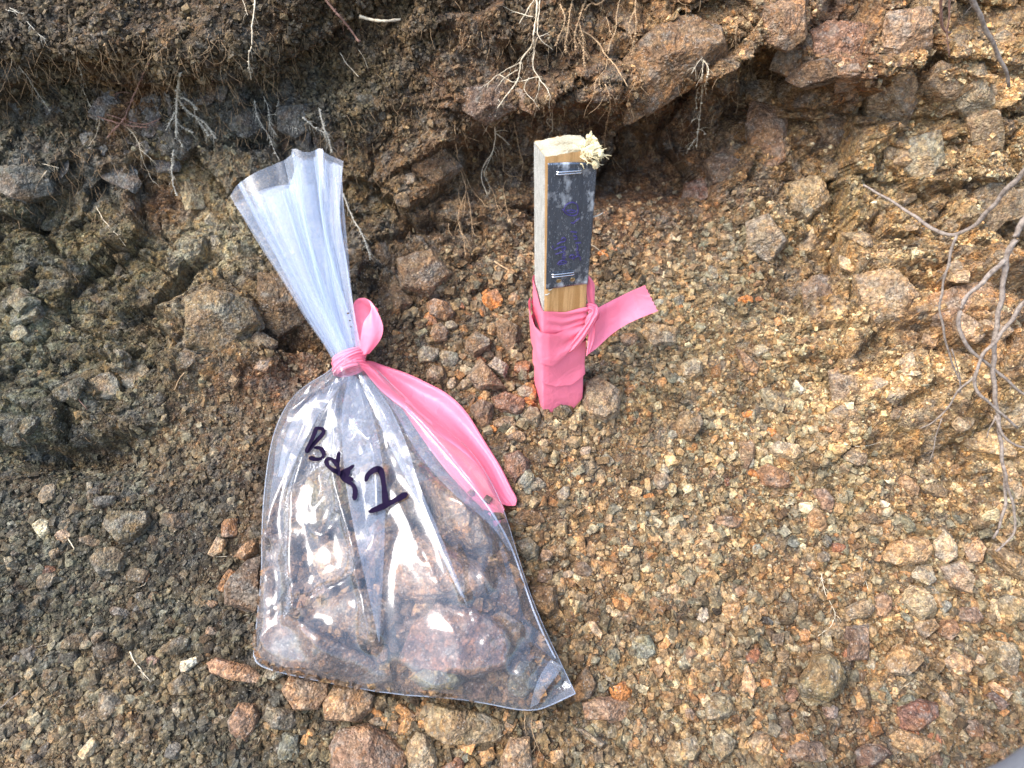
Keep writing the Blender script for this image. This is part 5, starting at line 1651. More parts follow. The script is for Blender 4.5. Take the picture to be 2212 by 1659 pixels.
for k, (pp, zf, c, off, lab) in enumerate(BAGROCKS):
    poly = np.array([zf(p) for p in pp]); poly = (poly - poly.mean(0)) * 1.05 + poly.mean(0); poly = keep_in(poly)
    r = poly_rock('rock_sample', poly, (c[0] * .80, c[1] * .755, c[2] * .68), hfac=0.46, plane=(BO + BN * (off + .004), BN), seed=2000 + k, sub=4, mat=M_DUSTROCK)
    tag(r, lab, 'rock', 'rock samples inside the plastic bag'); BAGOBJ.append(r)


# creases: traced line, height, width, (skew) -- film stands up along them
CREASE = [
    ([(770, 800), (690, 850), (640, 900), (600, 1000), (588, 1090), (592, 1165)], .0065, .007),
    ([(765, 805), (720, 850), (680, 920), (640, 1020), (604, 1110), (596, 1170)], .0060, .008),
    ([(762, 810), (735, 870), (700, 960), (668, 1030), (652, 1080), (648, 1150), (648, 1250), (662, 1322)], .0080, .007),
    ([(662, 1322), (700, 1300), (750, 1283), (790, 1262), (812, 1220), (835, 1170)], .0070, .007),
    ([(764, 810), (742, 900), (738, 1000), (752, 1100), (780, 1180), (802, 1300), (818, 1385)], .0075, .006),
    ([(770, 810), (800, 900), (826, 1010), (834, 1100), (830, 1200), (820, 1380)], .0050, .005),
    ([(775, 810), (830, 900), (880, 1010), (930, 1120), (975, 1230), (1008, 1305)], .0070, .006),
    ([(778, 808), (860, 900), (900, 1000), (960, 1100), (1000, 1200), (1012, 1300)], .0035, .006),
    ([(880, 890), (955, 972), (1010, 1040), (1070, 1115), (1106, 1187), (1140, 1290), (1180, 1390), (1200, 1420)], .0060, .0045),
    ([(905, 1040), (960, 1085), (1010, 1115), (1058, 1120), (1082, 1108)], .0060, .007),
    ([(1082, 1108), (1075, 1150), (1060, 1200), (1045, 1262)], .0055, .008),
    ([(700, 1080), (690, 1130), (720, 1100), (740, 1050)], .0045, .006),
    ([(690, 1160), (720, 1185), (745, 1150)], .0035, .006),
    ([(775, 930), (790, 960), (772, 985)], .0050, .006), ([(792, 960), (812, 985), (822, 960)], .0045, .006),
    ([(640, 870), (690, 850), (735, 825)], .0045, .005), ([(650, 905), (700, 870), (745, 830)], .0040, .005),
    ([(610, 960), (650, 1010), (700, 1020)], .003, .009), ([(560, 1400), (640, 1330), (700, 1390), (770, 1450)], .0030, .008),
    ([(1120, 1460), (1140, 1430), (1160, 1415), (1200, 1445)], .0060, .005), ([(1150, 1525), (1165, 1490), (1215, 1450)], .0080, .006),
    ([(1050, 1400), (1070, 1370), (1110, 1365)], .0030, .004), ([(590, 1180), (585, 1250), (575, 1340), (570, 1400)], .0045, .006),
    ([(860, 960), (900, 1010), (960, 1050), (1040, 1090)], .0035, .007), ([(1090, 1180), (1110, 1260), (1130, 1340)], .003, .006),
    ([(740, 1060), (760, 1120), (790, 1150)], .003, .008), ([(840, 1040), (880, 1110), (920, 1200)], .003, .009),
    ([(655, 1090), (690, 1060), (735, 1030)], .003, .008), ([(600, 1330), (640, 1300), (660, 1322)], .003, .006),
]
Mu = (MID - BO) @ BAXX; Mv = (MID - BO) @ BAXY
crease_d = np.zeros(Mu.shape)
for k, (ln, h, w) in enumerate(CREASE):
    W = np.array([on_plane(x, y, BO, BN) for x, y in smooth_line(ln, 20)])
    pl = np.stack([(W - BO) @ BAXX, (W - BO) @ BAXY], 1)
    dist, side = seg_dist(Mu, Mv, pl)
    sk = dist * side / w
    # asymmetric tent: steep on one side, long on the other, slight trough beyond
    e_ = np.sqrt(sk ** 2 + .04) - .2
    prof_ = np.where((sk > 0) == bool(k % 2), np.exp(-e_ / .55), np.exp(-e_ / 1.5))
    crease_d += h * prof_ - 0.25 * h * np.exp(-((dist / w - 2.6) / 1.1) ** 2)
edge_fade = np.clip((1 - np.abs(A2)) * 9, 0, 1) * np.clip((1 - tt) * 14, 0, 1)[:, None] * np.clip(tt * 12 + .25, 0, 1)[:, None]
# small puckers fanning out of the tie
ang_p = np.sin(A2 * 17 + 1.3 * np.sin(A2 * 5)) * .0022 * np.exp(-tt[:, None] / .22) + np.sin(A2 * 31 + 2) * .0010 * np.exp(-tt[:, None] / .12)
fine = .0030 * fbm(Mu * 22, Mv * 10, 401, 2) + .0007 * fbm(Mu * 60, Mv * 22, 402, 1)
FT = front + (crease_d + fine) * edge_fade + ang_p * np.clip((1 - np.abs(A2)) * 5, 0, 1)
# the film drapes over the rocks like a stretched skin
RH = np.full(MID.shape[:2], -1.0)
for r_ in BAGOBJ:
    vv = np.zeros(len(r_.data.vertices) * 3); r_.data.vertices.foreach_get('co', vv); vv = vv.reshape(-1, 3) + np.array(r_.location)
    ff = [tuple(p.vertices) for p in r_.data.polygons]; bv = BVHTree.FromPolygons(vv.tolist(), ff)
    lo = (vv - BO); ulo, uhi = (lo @ BAXX).min(), (lo @ BAXX).max(); vlo, vhi = (lo @ BAXY).min(), (lo @ BAXY).max()
    for i_, j_ in zip(*np.where((Mu > ulo) & (Mu < uhi) & (Mv > vlo) & (Mv < vhi))):
        h_ = bv.ray_cast(Vector(MID[i_, j_] + BN * .2), Vector(-BN))
        if h_[0] is not None: RH[i_, j_] = max(RH[i_, j_], (np.array(h_[0]) - MID[i_, j_]) @ BN + .0016)
RH[-1] = -1; RH[:, 0] = -1; RH[:, -1] = -1
F0 = np.maximum(front, RH)
for _ in range(60):
    Fp = np.pad(F0, 1, mode='edge'); av = (Fp[:-2, 1:-1] + Fp[2:, 1:-1] + Fp[1:-1, :-2] + Fp[1:-1, 2:]) / 4
    F0 = np.maximum(np.maximum(av, RH), F0 * .0); F0[-1] = front[-1]; F0[:, 0] = front[:, 0]; F0[:, -1] = front[:, -1]; F0[0] = front[0]
F0 = np.maximum(F0, front * .55)
Fp = np.pad(F0, 1, mode='edge'); F0 = np.maximum(F0, (Fp[:-2, 1:-1] + Fp[2:, 1:-1] + Fp[1:-1, :-2] + Fp[1:-1, 2:]) / 4)
for _ in range(3):
    Fp = np.pad(F0, 1, mode='edge'); F0 = (Fp[:-2, 1:-1] + Fp[2:, 1:-1] + Fp[1:-1, :-2] + Fp[1:-1, 2:] + 2 * F0) / 6
FT = np.maximum(F0 + .001 + (FT - front), np.where(RH > 0, RH - .0010, 0))
FRONT = MID + BN * FT[..., None]
backh = np.minimum(H * prof_a, .026) * (1 - .5 * ear)
BACK = MID - BN * (backh + .0010 * fbm(Mu * 30, Mv * 30, 77, 3) * edge_fade)[..., None]
fo = mesh_from('front_film', FRONT.reshape(-1, 3), grid_faces(NT, NA), M_FILM, True); adopt(fo, bag)
bo = mesh_from('back_film', BACK.reshape(-1, 3), grid_faces(NT, NA), M_BACK, True); adopt(bo, bag)
FB = BVHTree.FromPolygons(FRONT.reshape(-1, 3).tolist(), grid_faces(NT, NA).tolist())


def on_film(px, py, lift=0.0006):
    r = ray(px, py); h = FB.ray_cast(Vector(CAM), Vector(r))
    if h[0] is None: return on_plane(px, py, BO, BN, .03)
    p = np.array(h[0]); v = CAM - p; v /= np.linalg.norm(v)
    return p + v * lift


def film_strip(name, e1, e2, mat, lift1=.001, lift2=.001, nu=60, nv=7, bulge=.0008, parent=bag):
    """doubled fold of film lying on the bag between two traced edges"""
    E1, E2 = smooth_line(e1, nu), smooth_line(e2, nu); rows = []
    for i in range(nu):
        A, Bq = on_film(*E1[i], lift1), on_film(*E2[i], lift2); v = CAM - A; v /= np.linalg.norm(v)
        rows.append([A * (1 - j / (nv - 1)) + Bq * (j / (nv - 1)) + v * bulge * math.sin(math.pi * j / (nv - 1)) for j in range(nv)])
    R = np.array(rows)
    R[1:-1] = (R[:-2] + R[1:-1] * 2 + R[2:]) / 4
    return loft(name, R, parent, mat)


film_strip('pleat', [(752, 812), (738, 880), (738, 960), (748, 1060), (772, 1180), (800, 1300), (818, 1388)], [(770, 812), (805, 890), (828, 1000), (832, 1100), (830, 1200), (824, 1300), (820, 1388)], M_PLEAT, nv=12)
film_strip('pleat', [(775, 812), (800, 870), (840, 960), (890, 1060), (940, 1170), (985, 1270), (1008, 1306)], [(790, 812), (840, 870), (880, 960), (905, 1050), (950, 1150), (992, 1260), (1010, 1306)], M_PLEAT, nv=10)
film_strip('pleat', [(792, 812), (850, 880), (900, 980), (980, 1070), (1060, 1130), (1100, 1190)], [(800, 810), (880, 885), (955, 972), (1012, 1042), (1072, 1116), (1106, 1188)], M_PLEAT, nv=12)
film_strip('pleat', [(745, 810), (690, 845), (640, 890), (612, 950), (600, 1030)], [(755, 812), (715, 860), (685, 900), (650, 970), (622, 1030)], M_FILM, nv=10)
film_strip('pleat', [(748, 812), (720, 870), (704, 920), (698, 970)], [(758, 812), (745, 880), (740, 940), (728, 985)], M_FILM, nv=8)


def seam(name, line, r, lift=.001, k=6, mat=None):
    P = np.array([on_film(x, y, lift) for x, y in smooth_line(line, 90)])
    P[1:-1] = (P[:-2] + P[1:-1] * 2 + P[2:]) / 4
    mb = MB(); mb.add(*tube(P, r, k)); return mb.build(name, mat or M_SEAM, True, bag)


seam('side_seam', [(884, 892), (955, 972), (1012, 1040), (1070, 1115), (1108, 1187), (1135, 1270), (1160, 1340), (1188, 1400), (1200, 1422)], .0009)
mb = MB()
mb.add(*tube(MID[-1] + BN * .0003, .0006, 6)); mb.add(*tube(MID[:, -1], .0004, 6)); mb.add(*tube(MID[:, 0], .0004, 6))
mb.build('bottom_seam', M_SEAM, True, bag)
# welded corner flap bending up at the right
film_strip('corner_fold', [(1145, 1530), (1152, 1495), (1165, 1460), (1190, 1424)], [(1163, 1520), (1178, 1490), (1205, 1458), (1216, 1440)], M_PLEAT, lift1=.001, lift2=.004, nu=30)

# marker writing
M_MARK = simple_mat('black_marker', (0.010, 0.005, 0.020), 0.8, 0.08)


ALLV, ALLF, n_ = [], [], 0
for ob in [fo] + [c for c in bag.children if c.name.split('.')[0] == 'pleat']:
    vv = np.zeros(len(ob.data.vertices) * 3); ob.data.vertices.foreach_get('co', vv); ALLV.append(vv.reshape(-1, 3))
    ALLF += [tuple(v + n_ for v in p.vertices) for p in ob.data.polygons]; n_ += len(ob.data.vertices)
TOPB_ = BVHTree.FromPolygons(np.concatenate(ALLV).tolist(), ALLF)


def on_top(px, py, lift):
    h = TOPB_.ray_cast(Vector(CAM), Vector(ray(px, py))); p = np.array(h[0]); v = CAM - p; return p + v / np.linalg.norm(v) * lift


def stroke(mb, pts, w, zk=z6):
    P2 = smooth_line([zk(p) for p in pts], max(10, 7 * len(pts)))
    P = np.array([on_top(x, y, .0036) for x, y in P2])
    for _ in range(4): P[1:-1] = (P[:-2] + 2 * P[1:-1] + P[2:]) / 4
    T = np.gradient(P, axis=0); T /= np.linalg.norm(T, axis=1, keepdims=True)
    S = np.cross(T, BN); S /= np.linalg.norm(S, axis=1, keepdims=True)
    n = len(P); ww = w * 1.1 * (0.85 + 0.3 * np.sin(np.linspace(0, 5, n)) ** 2)
    e = T[0] * w * .4; P[0] -= e; P[-1] += T[-1] * w * .4
    ww = ww.copy(); ww[0] *= .45; ww[-1] *= .45
    V = np.concatenate([P + S * ww[:, None] / 2, P - S * ww[:, None] / 2, P + S * ww[:, None] / 2 - BN * .0003, P - S * ww[:, None] / 2 - BN * .0003])
    F = [(i, i + 1, n + i + 1, n + i) for i in range(n - 1)] + [(2 * n + i, 3 * n + i, 3 * n + i + 1, 2 * n + i + 1) for i in range(n - 1)]
    mb.add(V, F)


LET = {
    'letter_b': ([[(510, 445), (575, 448), (572, 490), (500, 560), (435, 650), (432, 618), (480, 540), (512, 448)], [(505, 600), (545, 600), (575, 640), (570, 680), (520, 695), (465, 680)]], .0036),
    'letter_d': ([[(690, 640), (682, 700), (682, 760), (688, 810)], [(640, 690), (595, 685), (590, 730), (640, 775), (680, 790)], [(640, 690), (676, 740)]], .0036),
    'letter_s': ([[(800, 745), (760, 775), (715, 790), (712, 825), (750, 865), (800, 885), (822, 930), (815, 1000)], [(770, 790), (740, 830), (790, 850)]], .0040),
    'digit_one': ([[(905, 850), (915, 815), (960, 775), (1010, 760), (1030, 800), (1045, 900), (1052, 980), (1060, 1040)], [(940, 1100), (1040, 1060), (1140, 1010), (1215, 965)]], .0050),
}
for nm, (sts, w) in LET.items():
    mb = MB()
    for s_ in sts: stroke(mb, s_, w)
    mb.build(nm, M_MARK, True, bag)

# fines at the bottom and sides of the bag
g = np.random.default_rng(77)
n = 8500
ti = np.clip(g.beta(4, 1.3, n) * .62 + .38, 0, .985); ai = g.uniform(.02, .98, n)
keep = ti < .985; ii = (ti * (NT - 1)).astype(int); jj = (ai * (NA - 1)).astype(int)
fl = BACK[ii, jj]; hh = (FRONT[ii, jj] - BACK[ii, jj]); P = fl + hh * g.uniform(.03, .72, (n, 1))
P += BAXX * g.normal(0, .001, (n, 1))
r = g.uniform(.0015, .0085, n); R = rand_rot(n, np.repeat(BN[None], n, 0), .8, g)
cc = np.array([lin(c) for c in [(118, 92, 70), (98, 78, 60), (138, 112, 82), (108, 88, 74), (78, 64, 54)]])[g.integers(0, 5, n)] * g.uniform(.7, 1.2, (n, 1))
Vs, Fs, Cs, off = [], [], [], 0
lim = np.clip(np.linalg.norm(hh, axis=1) * .30, .0003, 1); r = np.minimum(r, lim)
for t, (gp, gf) in enumerate(GRAIN):
    m = np.where(g.integers(0, len(GRAIN), n) == t)[0]
    v = np.einsum('nij,kj->nki', R[m], gp) * r[m, None, None] + P[m][:, None, :]
    Vs.append(v.reshape(-1, 3)); Fs.append((gf[None] + (np.arange(len(m)) * len(gp))[:, None, None] + off).reshape(-1, 3)); Cs.append(np.repeat(cc[m], len(gp), 0)); off += len(m) * len(gp)
fines = mesh_from('rock_fines', np.concatenate(Vs), np.concatenate(Fs), M_GRIT, False, np.concatenate(Cs))
tag(fines, 'brown rock fines filling the gaps inside the plastic bag', 'gravel', kind='stuff')

# ------------------------------------------------------------------ gathered neck of the bag
NTILT = math.radians(52)
KP = on_plane(756, 785, BO, BN, .006)
NN = np.array([0.0, -math.sin(NTILT), math.cos(NTILT)])


def neck_sheet(name, left, right, top, off, pleats, amp, seed, mat, ov=.05, nu=260, nt=60, base=.004):
    """pleated film fan: left and right silhouettes run from the tie up, top edge closes them"""
    Lq, Rq = smooth_line(left, nt), smooth_line(right, nt); Tq = smooth_line(top, nu, 1)
    g = random.Random(seed); ph = [g.uniform(0, 6.28) for _ in range(4)]
    rows = []
    T = np.linspace(0, 1, nt); J = np.linspace(0, 1, nu)
    warp = ov * (np.sin(2 * math.pi * pleats * J + ph[0]) + .45 * np.sin(2 * math.pi * pleats * 1.63 * J + ph[1])) * np.clip(8 * np.minimum(J, 1 - J), 0, 1)
    a = np.clip(J + warp, 0, 1)
    z = amp * (np.cos(2 * math.pi * pleats * J + ph[0]) + .5 * np.cos(2 * math.pi * pleats * 1.63 * J + ph[1]))
    topdev_x = np.interp(a, J, Tq[:, 0]) - (Lq[-1, 0] * (1 - a) + Rq[-1, 0] * a)
    topdev_y = np.interp(a, J, Tq[:, 1]) - (Lq[-1, 1] * (1 - a) + Rq[-1, 1] * a)
    out = np.zeros((nt, nu, 3))
    for i, t in enumerate(T):
        x = Lq[i, 0] * (1 - a) + Rq[i, 0] * a + topdev_x * t ** 1.5
        y = Lq[i, 1] * (1 - a) + Rq[i, 1] * a + topdev_y * t ** 1.5
        spread = base + (1 - base / .02) * t
        for j in range(nu):
            zz = z[j] * (.30 + .9 * t) + off * (.25 + t) + .0016 * math.sin(7 * t + 9 * a[j] + seed)
            out[i, j] = on_plane(x[j], y[j], KP, NN, zz)
    return loft(name, out, bag, mat)


LEFT = [(724, 788), (700, 745), (660, 690), (640, 655), (600, 590), (560, 530), (525, 470), (497, 424)]
RIGHT = [(790, 775), (778, 740), (768, 690), (760, 640), (750, 560), (738, 510), (734, 450), (742, 348)]
TOPB = [(497, 424), (510, 400), (545, 375), (580, 360), (628, 340), (631, 317), (662, 332), (696, 318), (700, 330), (742, 348)]
neck_sheet('neck_back', LEFT, RIGHT, TOPB, -.012, 3, .0035, 1, M_NECK, .06)
L2 = [(726, 788), (700, 742), (664, 690), (640, 650), (603, 590), (566, 530), (535, 480), (505, 440)]
neck_sheet('neck_front', L2, RIGHT, [(505, 440), (545, 418), (590, 402), (628, 398), (640, 350), (665, 345), (690, 350), (740, 358)], .010, 3, .0032, 2, M_NECK, .07)
neck_sheet('inner_fold', [(730, 786), (705, 740), (670, 680), (630, 600), (590, 520), (545, 430)], [(778, 778), (765, 720), (745, 640), (715, 560), (690, 480), (680, 400)],
           [(545, 430), (590, 405), (635, 398), (680, 400)], .0, 2, .003, 3, M_NECK, .08, nu=160)
neck_sheet('inner_fold', [(734, 786), (712, 730), (690, 660), (668, 560), (650, 450), (634, 330)], [(770, 778), (760, 720), (738, 620), (722, 520), (712, 420), (700, 330)],
           [(634, 330), (650, 345), (680, 340), (700, 330)], .006, 2, .0035, 4, M_NECK, .08, nu=140)
neck_sheet('inner_fold', [(745, 786), (728, 730), (712, 660), (700, 560), (700, 450), (702, 345)], [(786, 778), (772, 720), (760, 640), (752, 540), (742, 440), (738, 360)],
           [(702, 345), (715, 350), (728, 352), (738, 360)], .002, 2, .003, 5, M_NECK, .07, nu=120)
neck_sheet('inner_fold', [(728, 787), (706, 750), (668, 695), (625, 610), (585, 530), (552, 455)], [(752, 782), (735, 720), (702, 640), (672, 560), (650, 480), (632, 402)],
           [(552, 455), (585, 425), (632, 402)], .004, 2, .003, 6, M_NECK, .08, nu=140)
# standing folds that catch the light


def neck_fold(line, r, off):
    P = np.array([on_plane(x, y, KP, NN, off * (.3 + i / 40)) for i, (x, y) in enumerate(smooth_line(line, 40))])
    mb = MB(); V, F = tube(P, np.interp(np.linspace(0, 1, 40), [0, .15, .6, 1], [r * .3, r * .8, r, r * .8]), 8)
    mb.add(V, F); return mb.build('rolled_fold', M_PLEAT, True, bag)


neck_fold([(748, 745), (722, 700), (700, 640), (678, 560), (660, 480), (645, 400), (634, 330)], .0022, .013)
neck_fold([(768, 720), (740, 640), (715, 560), (697, 470), (690, 400), (697, 325)], .0018, .013)
neck_fold([(720, 720), (690, 650), (660, 570), (632, 480), (610, 410)], .0013, .013)
neck_fold([(775, 740), (760, 650), (746, 560), (732, 470), (725, 380)], .0012, .010)

# dirt specks on the neck and the bag
M_DIRT = simple_mat('dirt_speck', (0.10, 0.075, 0.05), 0.9, 0.2)
mb = MB(); g = random.Random(3)
for (x, y, w) in ((752, 677, 4.5), (756, 692, 3.5), (758, 706, 3), (747, 680, 1.5), (762, 733, 2.2), (740, 672, 2), (744, 708, 1.5), (640, 590, 2), (1062, 1205, 5), (1068, 1200, 4), (883, 1048, 2), (892, 1052, 1.6),
                  (912, 1060, 1.6), (757, 862, 2.5), (816, 909, 2.5), (785, 880, 1.5), (1005, 1283, 2.5), (606, 1057, 2.5), (850, 960, 2), (918, 974, 2), (1002, 1293, 2), (700, 1130, 2), (930, 1075, 1.5)):
    P = on_plane(x, y, KP, NN, .022) if y < 780 else on_film(x, y, .0012)
    v, f = random_rock(1, .5, 7, int(x)); r = w / FPX * .7 * .8
    mb.add(v * r + P, f)
mb.build('dirt_speck', M_DIRT, False, bag)

# ------------------------------------------------------------------ pink ribbon tying the bag
brib = empty('pink_ribbon', KP)
tag(brib, 'bright pink flagging ribbon tied round the neck of the bag, with loop and long tail', 'ribbon')
kd2 = project(KP)[2]
axis_n = on_plane(745, 735, KP, NN) - on_plane(760, 812, BO, BN, .01); axis_n /= np.linalg.norm(axis_n)
cx_ = np.array([1.0, 0, 0]); cx_ -= axis_n * (cx_ @ axis_n); cx_ /= np.linalg.norm(cx_); cy_ = np.cross(axis_n, cx_)
for k, (sh, tl, w) in enumerate(((-.0045, .10, .010), (.001, .30, .011), (.006, .20, .010), (.002, .48, .008))):
    rows = []
    for i in range(61):
        th = 2 * math.pi * i / 60
        ra, rb = .0165 + .0009 * k, .0135 + .0009 * k
        c = KP + axis_n * (sh + tl * .016 * math.cos(th)) + cx_ * ra * math.cos(th) + cy_ * rb * math.sin(th)
        rdir = cx_ * math.cos(th) + cy_ * math.sin(th)
        rows.append([c + axis_n * (w * (j / 16 - .5)) + rdir * (.0013 * math.cos((j / 16 - .5) * 3.14) + .0007 * math.sin(j / 16 * 14 + th * 1.3 + k)) for j in range(17)])
    loft('knot', rows, brib)
K0 = kd2 - .012
LOOP = [((768, 774), (786, 768), .0), ((767, 735), (800, 735), .008), ((764, 700), (806, 705), .014), ((762, 668), (812, 680), .014), ((764, 652), (816, 672), .010),
        ((776, 643), (818, 672), .002), ((792, 644), (814, 662), -.006), ((806, 655), (800, 676), -.010), ((824, 690), (788, 690), -.014), ((829, 712), (782, 708), -.015), ((822, 736), (778, 738), -.012), ((798, 764), (776, 768), -.005)]
e1 = smooth_line([(*a, d) for a, b, d in LOOP], 90); e2 = smooth_line([(*b, d) for a, b, d in LOOP], 90)
rows = []
for i in range(90):
    A, Bq = at_depth(e1[i, 0], e1[i, 1], kd2 + e1[i, 2]), at_depth(e2[i, 0], e2[i, 1], kd2 + e2[i, 2] + .002)
    v = CAM - A; v /= np.linalg.norm(v)
    rows.append([A * (1 - j / 16) + Bq * (j / 16) + v * (.0022 * math.sin(j / 16 * 3.1) + .0006 * math.sin(j / 16 * 9 + i * .05)) for j in range(17)])
loft('loop', rows, brib)


def tail_depth(px, py, lift):
    """depth of a point a little above the bag or, beyond it, above the ground"""
    r = ray(px, py); h = FB.ray_cast(Vector(CAM), Vector(r)); ds = surf(px, py)[1]
    d = ds
    if h[0] is not None: return min(ds, (np.array(h[0]) - CAM) @ FW) - lift
    return d - lift - .007


def tail(name, e1, e2, lift, wave, nu=90, nv=30, deep=False, lifts=None):
    E1, E2 = smooth_line(e1, nu), smooth_line(e2, nu); D = np.zeros((nu, nv)); X = np.zeros((nu, nv, 2))
    for i in range(nu):
        for j in range(nv):
            a = j / (nv - 1); q = E1[i] * (1 - a) + E2[i] * a; X[i, j] = q
            D[i, j] = surf(*q)[1] - lift if deep else tail_depth(*q, lift)
    for _ in range(24):
        Dp = np.pad(D, 1, mode='edge'); D2 = (Dp[:-2, 1:-1] + Dp[2:, 1:-1] + Dp[1:-1, :-2] + Dp[1:-1, 2:]) / 4
        D = np.minimum(D2, D + .0005) if not deep else D2
    rows = [[at_depth(*X[i, j], D[i, j] - wave(i / (nu - 1), j / (nv - 1))) for j in range(nv)] for i in range(nu)]
    return loft(name, rows, brib)


tail('tail', [(778, 780), (800, 778), (830, 790), (880, 806), (925, 828), (968, 850), (1008, 888), (1045, 950), (1085, 1012), (1105, 1056), (1119, 1078), (1114, 1092)],
     [(776, 790), (796, 812), (822, 845), (858, 872), (895, 898), (935, 935), (985, 965), (1020, 992), (1045, 1025), (1060, 1062), (1080, 1088), (1098, 1093)],
     .004, lambda s, a: .0035 * math.sin(a * 7 + s * 5) * math.exp(-s * 1.2) + .0030 * gs(a, .45 + .2 * s, .10) + .003 * smoothstep(np.float64(a), .0, .06) * (1 - smoothstep(np.float64(a), .05, .3)))
tail('under_tail', [(850, 850), (900, 885), (960, 925), (1020, 985), (1060, 1040), (1090, 1100)], [(860, 870), (900, 930), (950, 1000), (1000, 1060), (1040, 1110), (1070, 1160)],
     .021, lambda s, a: .002 * math.sin(a * 6 + s * 4), deep=True)
# ------------------------------------------------------------------ roots hanging from the bank
def bark_mat(name, c1, c2, scale=260.0, rough=0.85):
    m, nt, out = new_mat(name)
    geo = nt.nodes.new('ShaderNodeNewGeometry')
    n = N(nt, 'ShaderNodeTexNoise', Scale=scale, Detail=5.0, Roughness=0.7); nt.links.new(geo.outputs['Position'], n.inputs['Vector'])
    b = nt.nodes.new('ShaderNodeBsdfPrincipled'); b.inputs['Roughness'].default_value = rough; b.inputs['Specular IOR Level'].default_value = .25
    nt.links.new(ramp(nt, n.outputs['Fac'], [(0.35, c1), (0.62, c2)]), b.inputs['Base Color'])
    bp = N(nt, 'ShaderNodeBump', Strength=.5, Distance=.001); nt.links.new(n.outputs['Fac'], bp.inputs['Height']); nt.links.new(bp.outputs[0], b.inputs['Normal'])
    nt.links.new(b.outputs[0], out.inputs[0]); return m


M_RPALE = bark_mat('pale_root', (0.40, 0.31, 0.20), (0.70, 0.62, 0.46))
M_RTAN = bark_mat('tan_root', (0.26, 0.16, 0.085), (0.50, 0.35, 0.20))
M_RRED = bark_mat('red_root', (0.16, 0.085, 0.06), (0.34, 0.20, 0.15))
M_RGREY = bark_mat('grey_twig', (0.13, 0.10, 0.08), (0.31, 0.26, 0.215))
M_RCRUST = bark_mat('earth_crusted_root', (0.24, 0.21, 0.16), (0.62, 0.58, 0.47), 500)
M_CLOD = bark_mat('root_earth', (0.12, 0.08, 0.05), (0.30, 0.20, 0.12), 600)


def root_path(pts, off0, off1, n, jit, g):
    """traced line hung in front of the bank: off = distance in front of it at the start and the end"""
    P = smooth_line(pts, n, 2); D = np.array([surf(*p)[1] for p in P])
    k = max(3, n // 5); ker = np.ones(2 * k + 1) / (2 * k + 1)
    D = np.minimum(np.convolve(np.pad(D, k, mode='edge'), ker, 'valid'), D + .004)
    off = np.linspace(off0, off1, n)
    W = np.array([at_depth(x, y, d - o) for (x, y), d, o in zip(P, D, off)])
    ph = g.uniform(0, 6); s = np.arange(n)
    for a in range(3):
        W[:, a] += jit * (np.sin(s * 1.1 + ph + a) * .5 + np.array([g.uniform(-1, 1) for _ in range(n)]) * .6)
    return W


def root_thing(name, label, lines, mat, group=None, cat='root', seed=1, hairs=0, crust=0, off=(.004, .012), jit=.0004):
    """lines: (points, start width px, end width px); the first is the main root, the rest its branches"""
    g = random.Random(seed)
    allW = []; mbs = []
    for k, (pts, w0, w1) in enumerate(lines):
        L = sum(math.dist(a, b) for a, b in zip(pts, pts[1:])); n = max(8, int(L / 5))
        W = root_path(pts, off[0], off[1], n, jit, g); d = project(W)[2]
        r = np.linspace(w0, w1, n) / FPX * d * .50
        r = r * np.array([g.uniform(.8, 1.2) for _ in range(n)])
        allW.append((W, r))
        mb = MB(); mb.add(*tube(W, r, 7)); mbs.append(mb)
        for h in range(int(hairs * L / 100)):
            i = g.randrange(1, n - 1); T = W[i + 1] - W[i - 1]; T /= np.linalg.norm(T) + 1e-9
            dr = np.array([g.uniform(-1, 1), g.uniform(-.5, .2), g.uniform(-1, .4)]); dr = dr / np.linalg.norm(dr)
            l = g.uniform(.003, .012); a = W[i]; b = a + (dr * .8 + T * .5) * l * .5; c = b + (dr * .5 + T * .7 + np.array([0, 0, -.4])) * l * .6
            mbs[-1].add(*tube(smooth_line([a, b, c], 6), np.linspace(.00022, .00009, 6), 4))
        for h in range(int(crust * L / 100)):
            i = g.randrange(0, n); v, f = GRAIN[g.randrange(len(GRAIN))]
            mbs[-1].add(v * g.uniform(.0006, .0019) + W[i] + np.array([g.uniform(-1, 1) for _ in range(3)]) * r[i] * 1.3, f)
    base = allW[0][0][0]
    if len(lines) == 1:
        o = mbs[0].build(name, mat)
        return tag(o, label, cat, group)
    root = empty(name, base); tag(root, label, cat, group)
    for k, mb in enumerate(mbs): mb.build('main_root' if k == 0 else 'side_root', mat, True, root)
    return root


def zz(pts, ox, oy, k=0.335): return [(ox + x * k, oy + y * k) for x, y in pts]


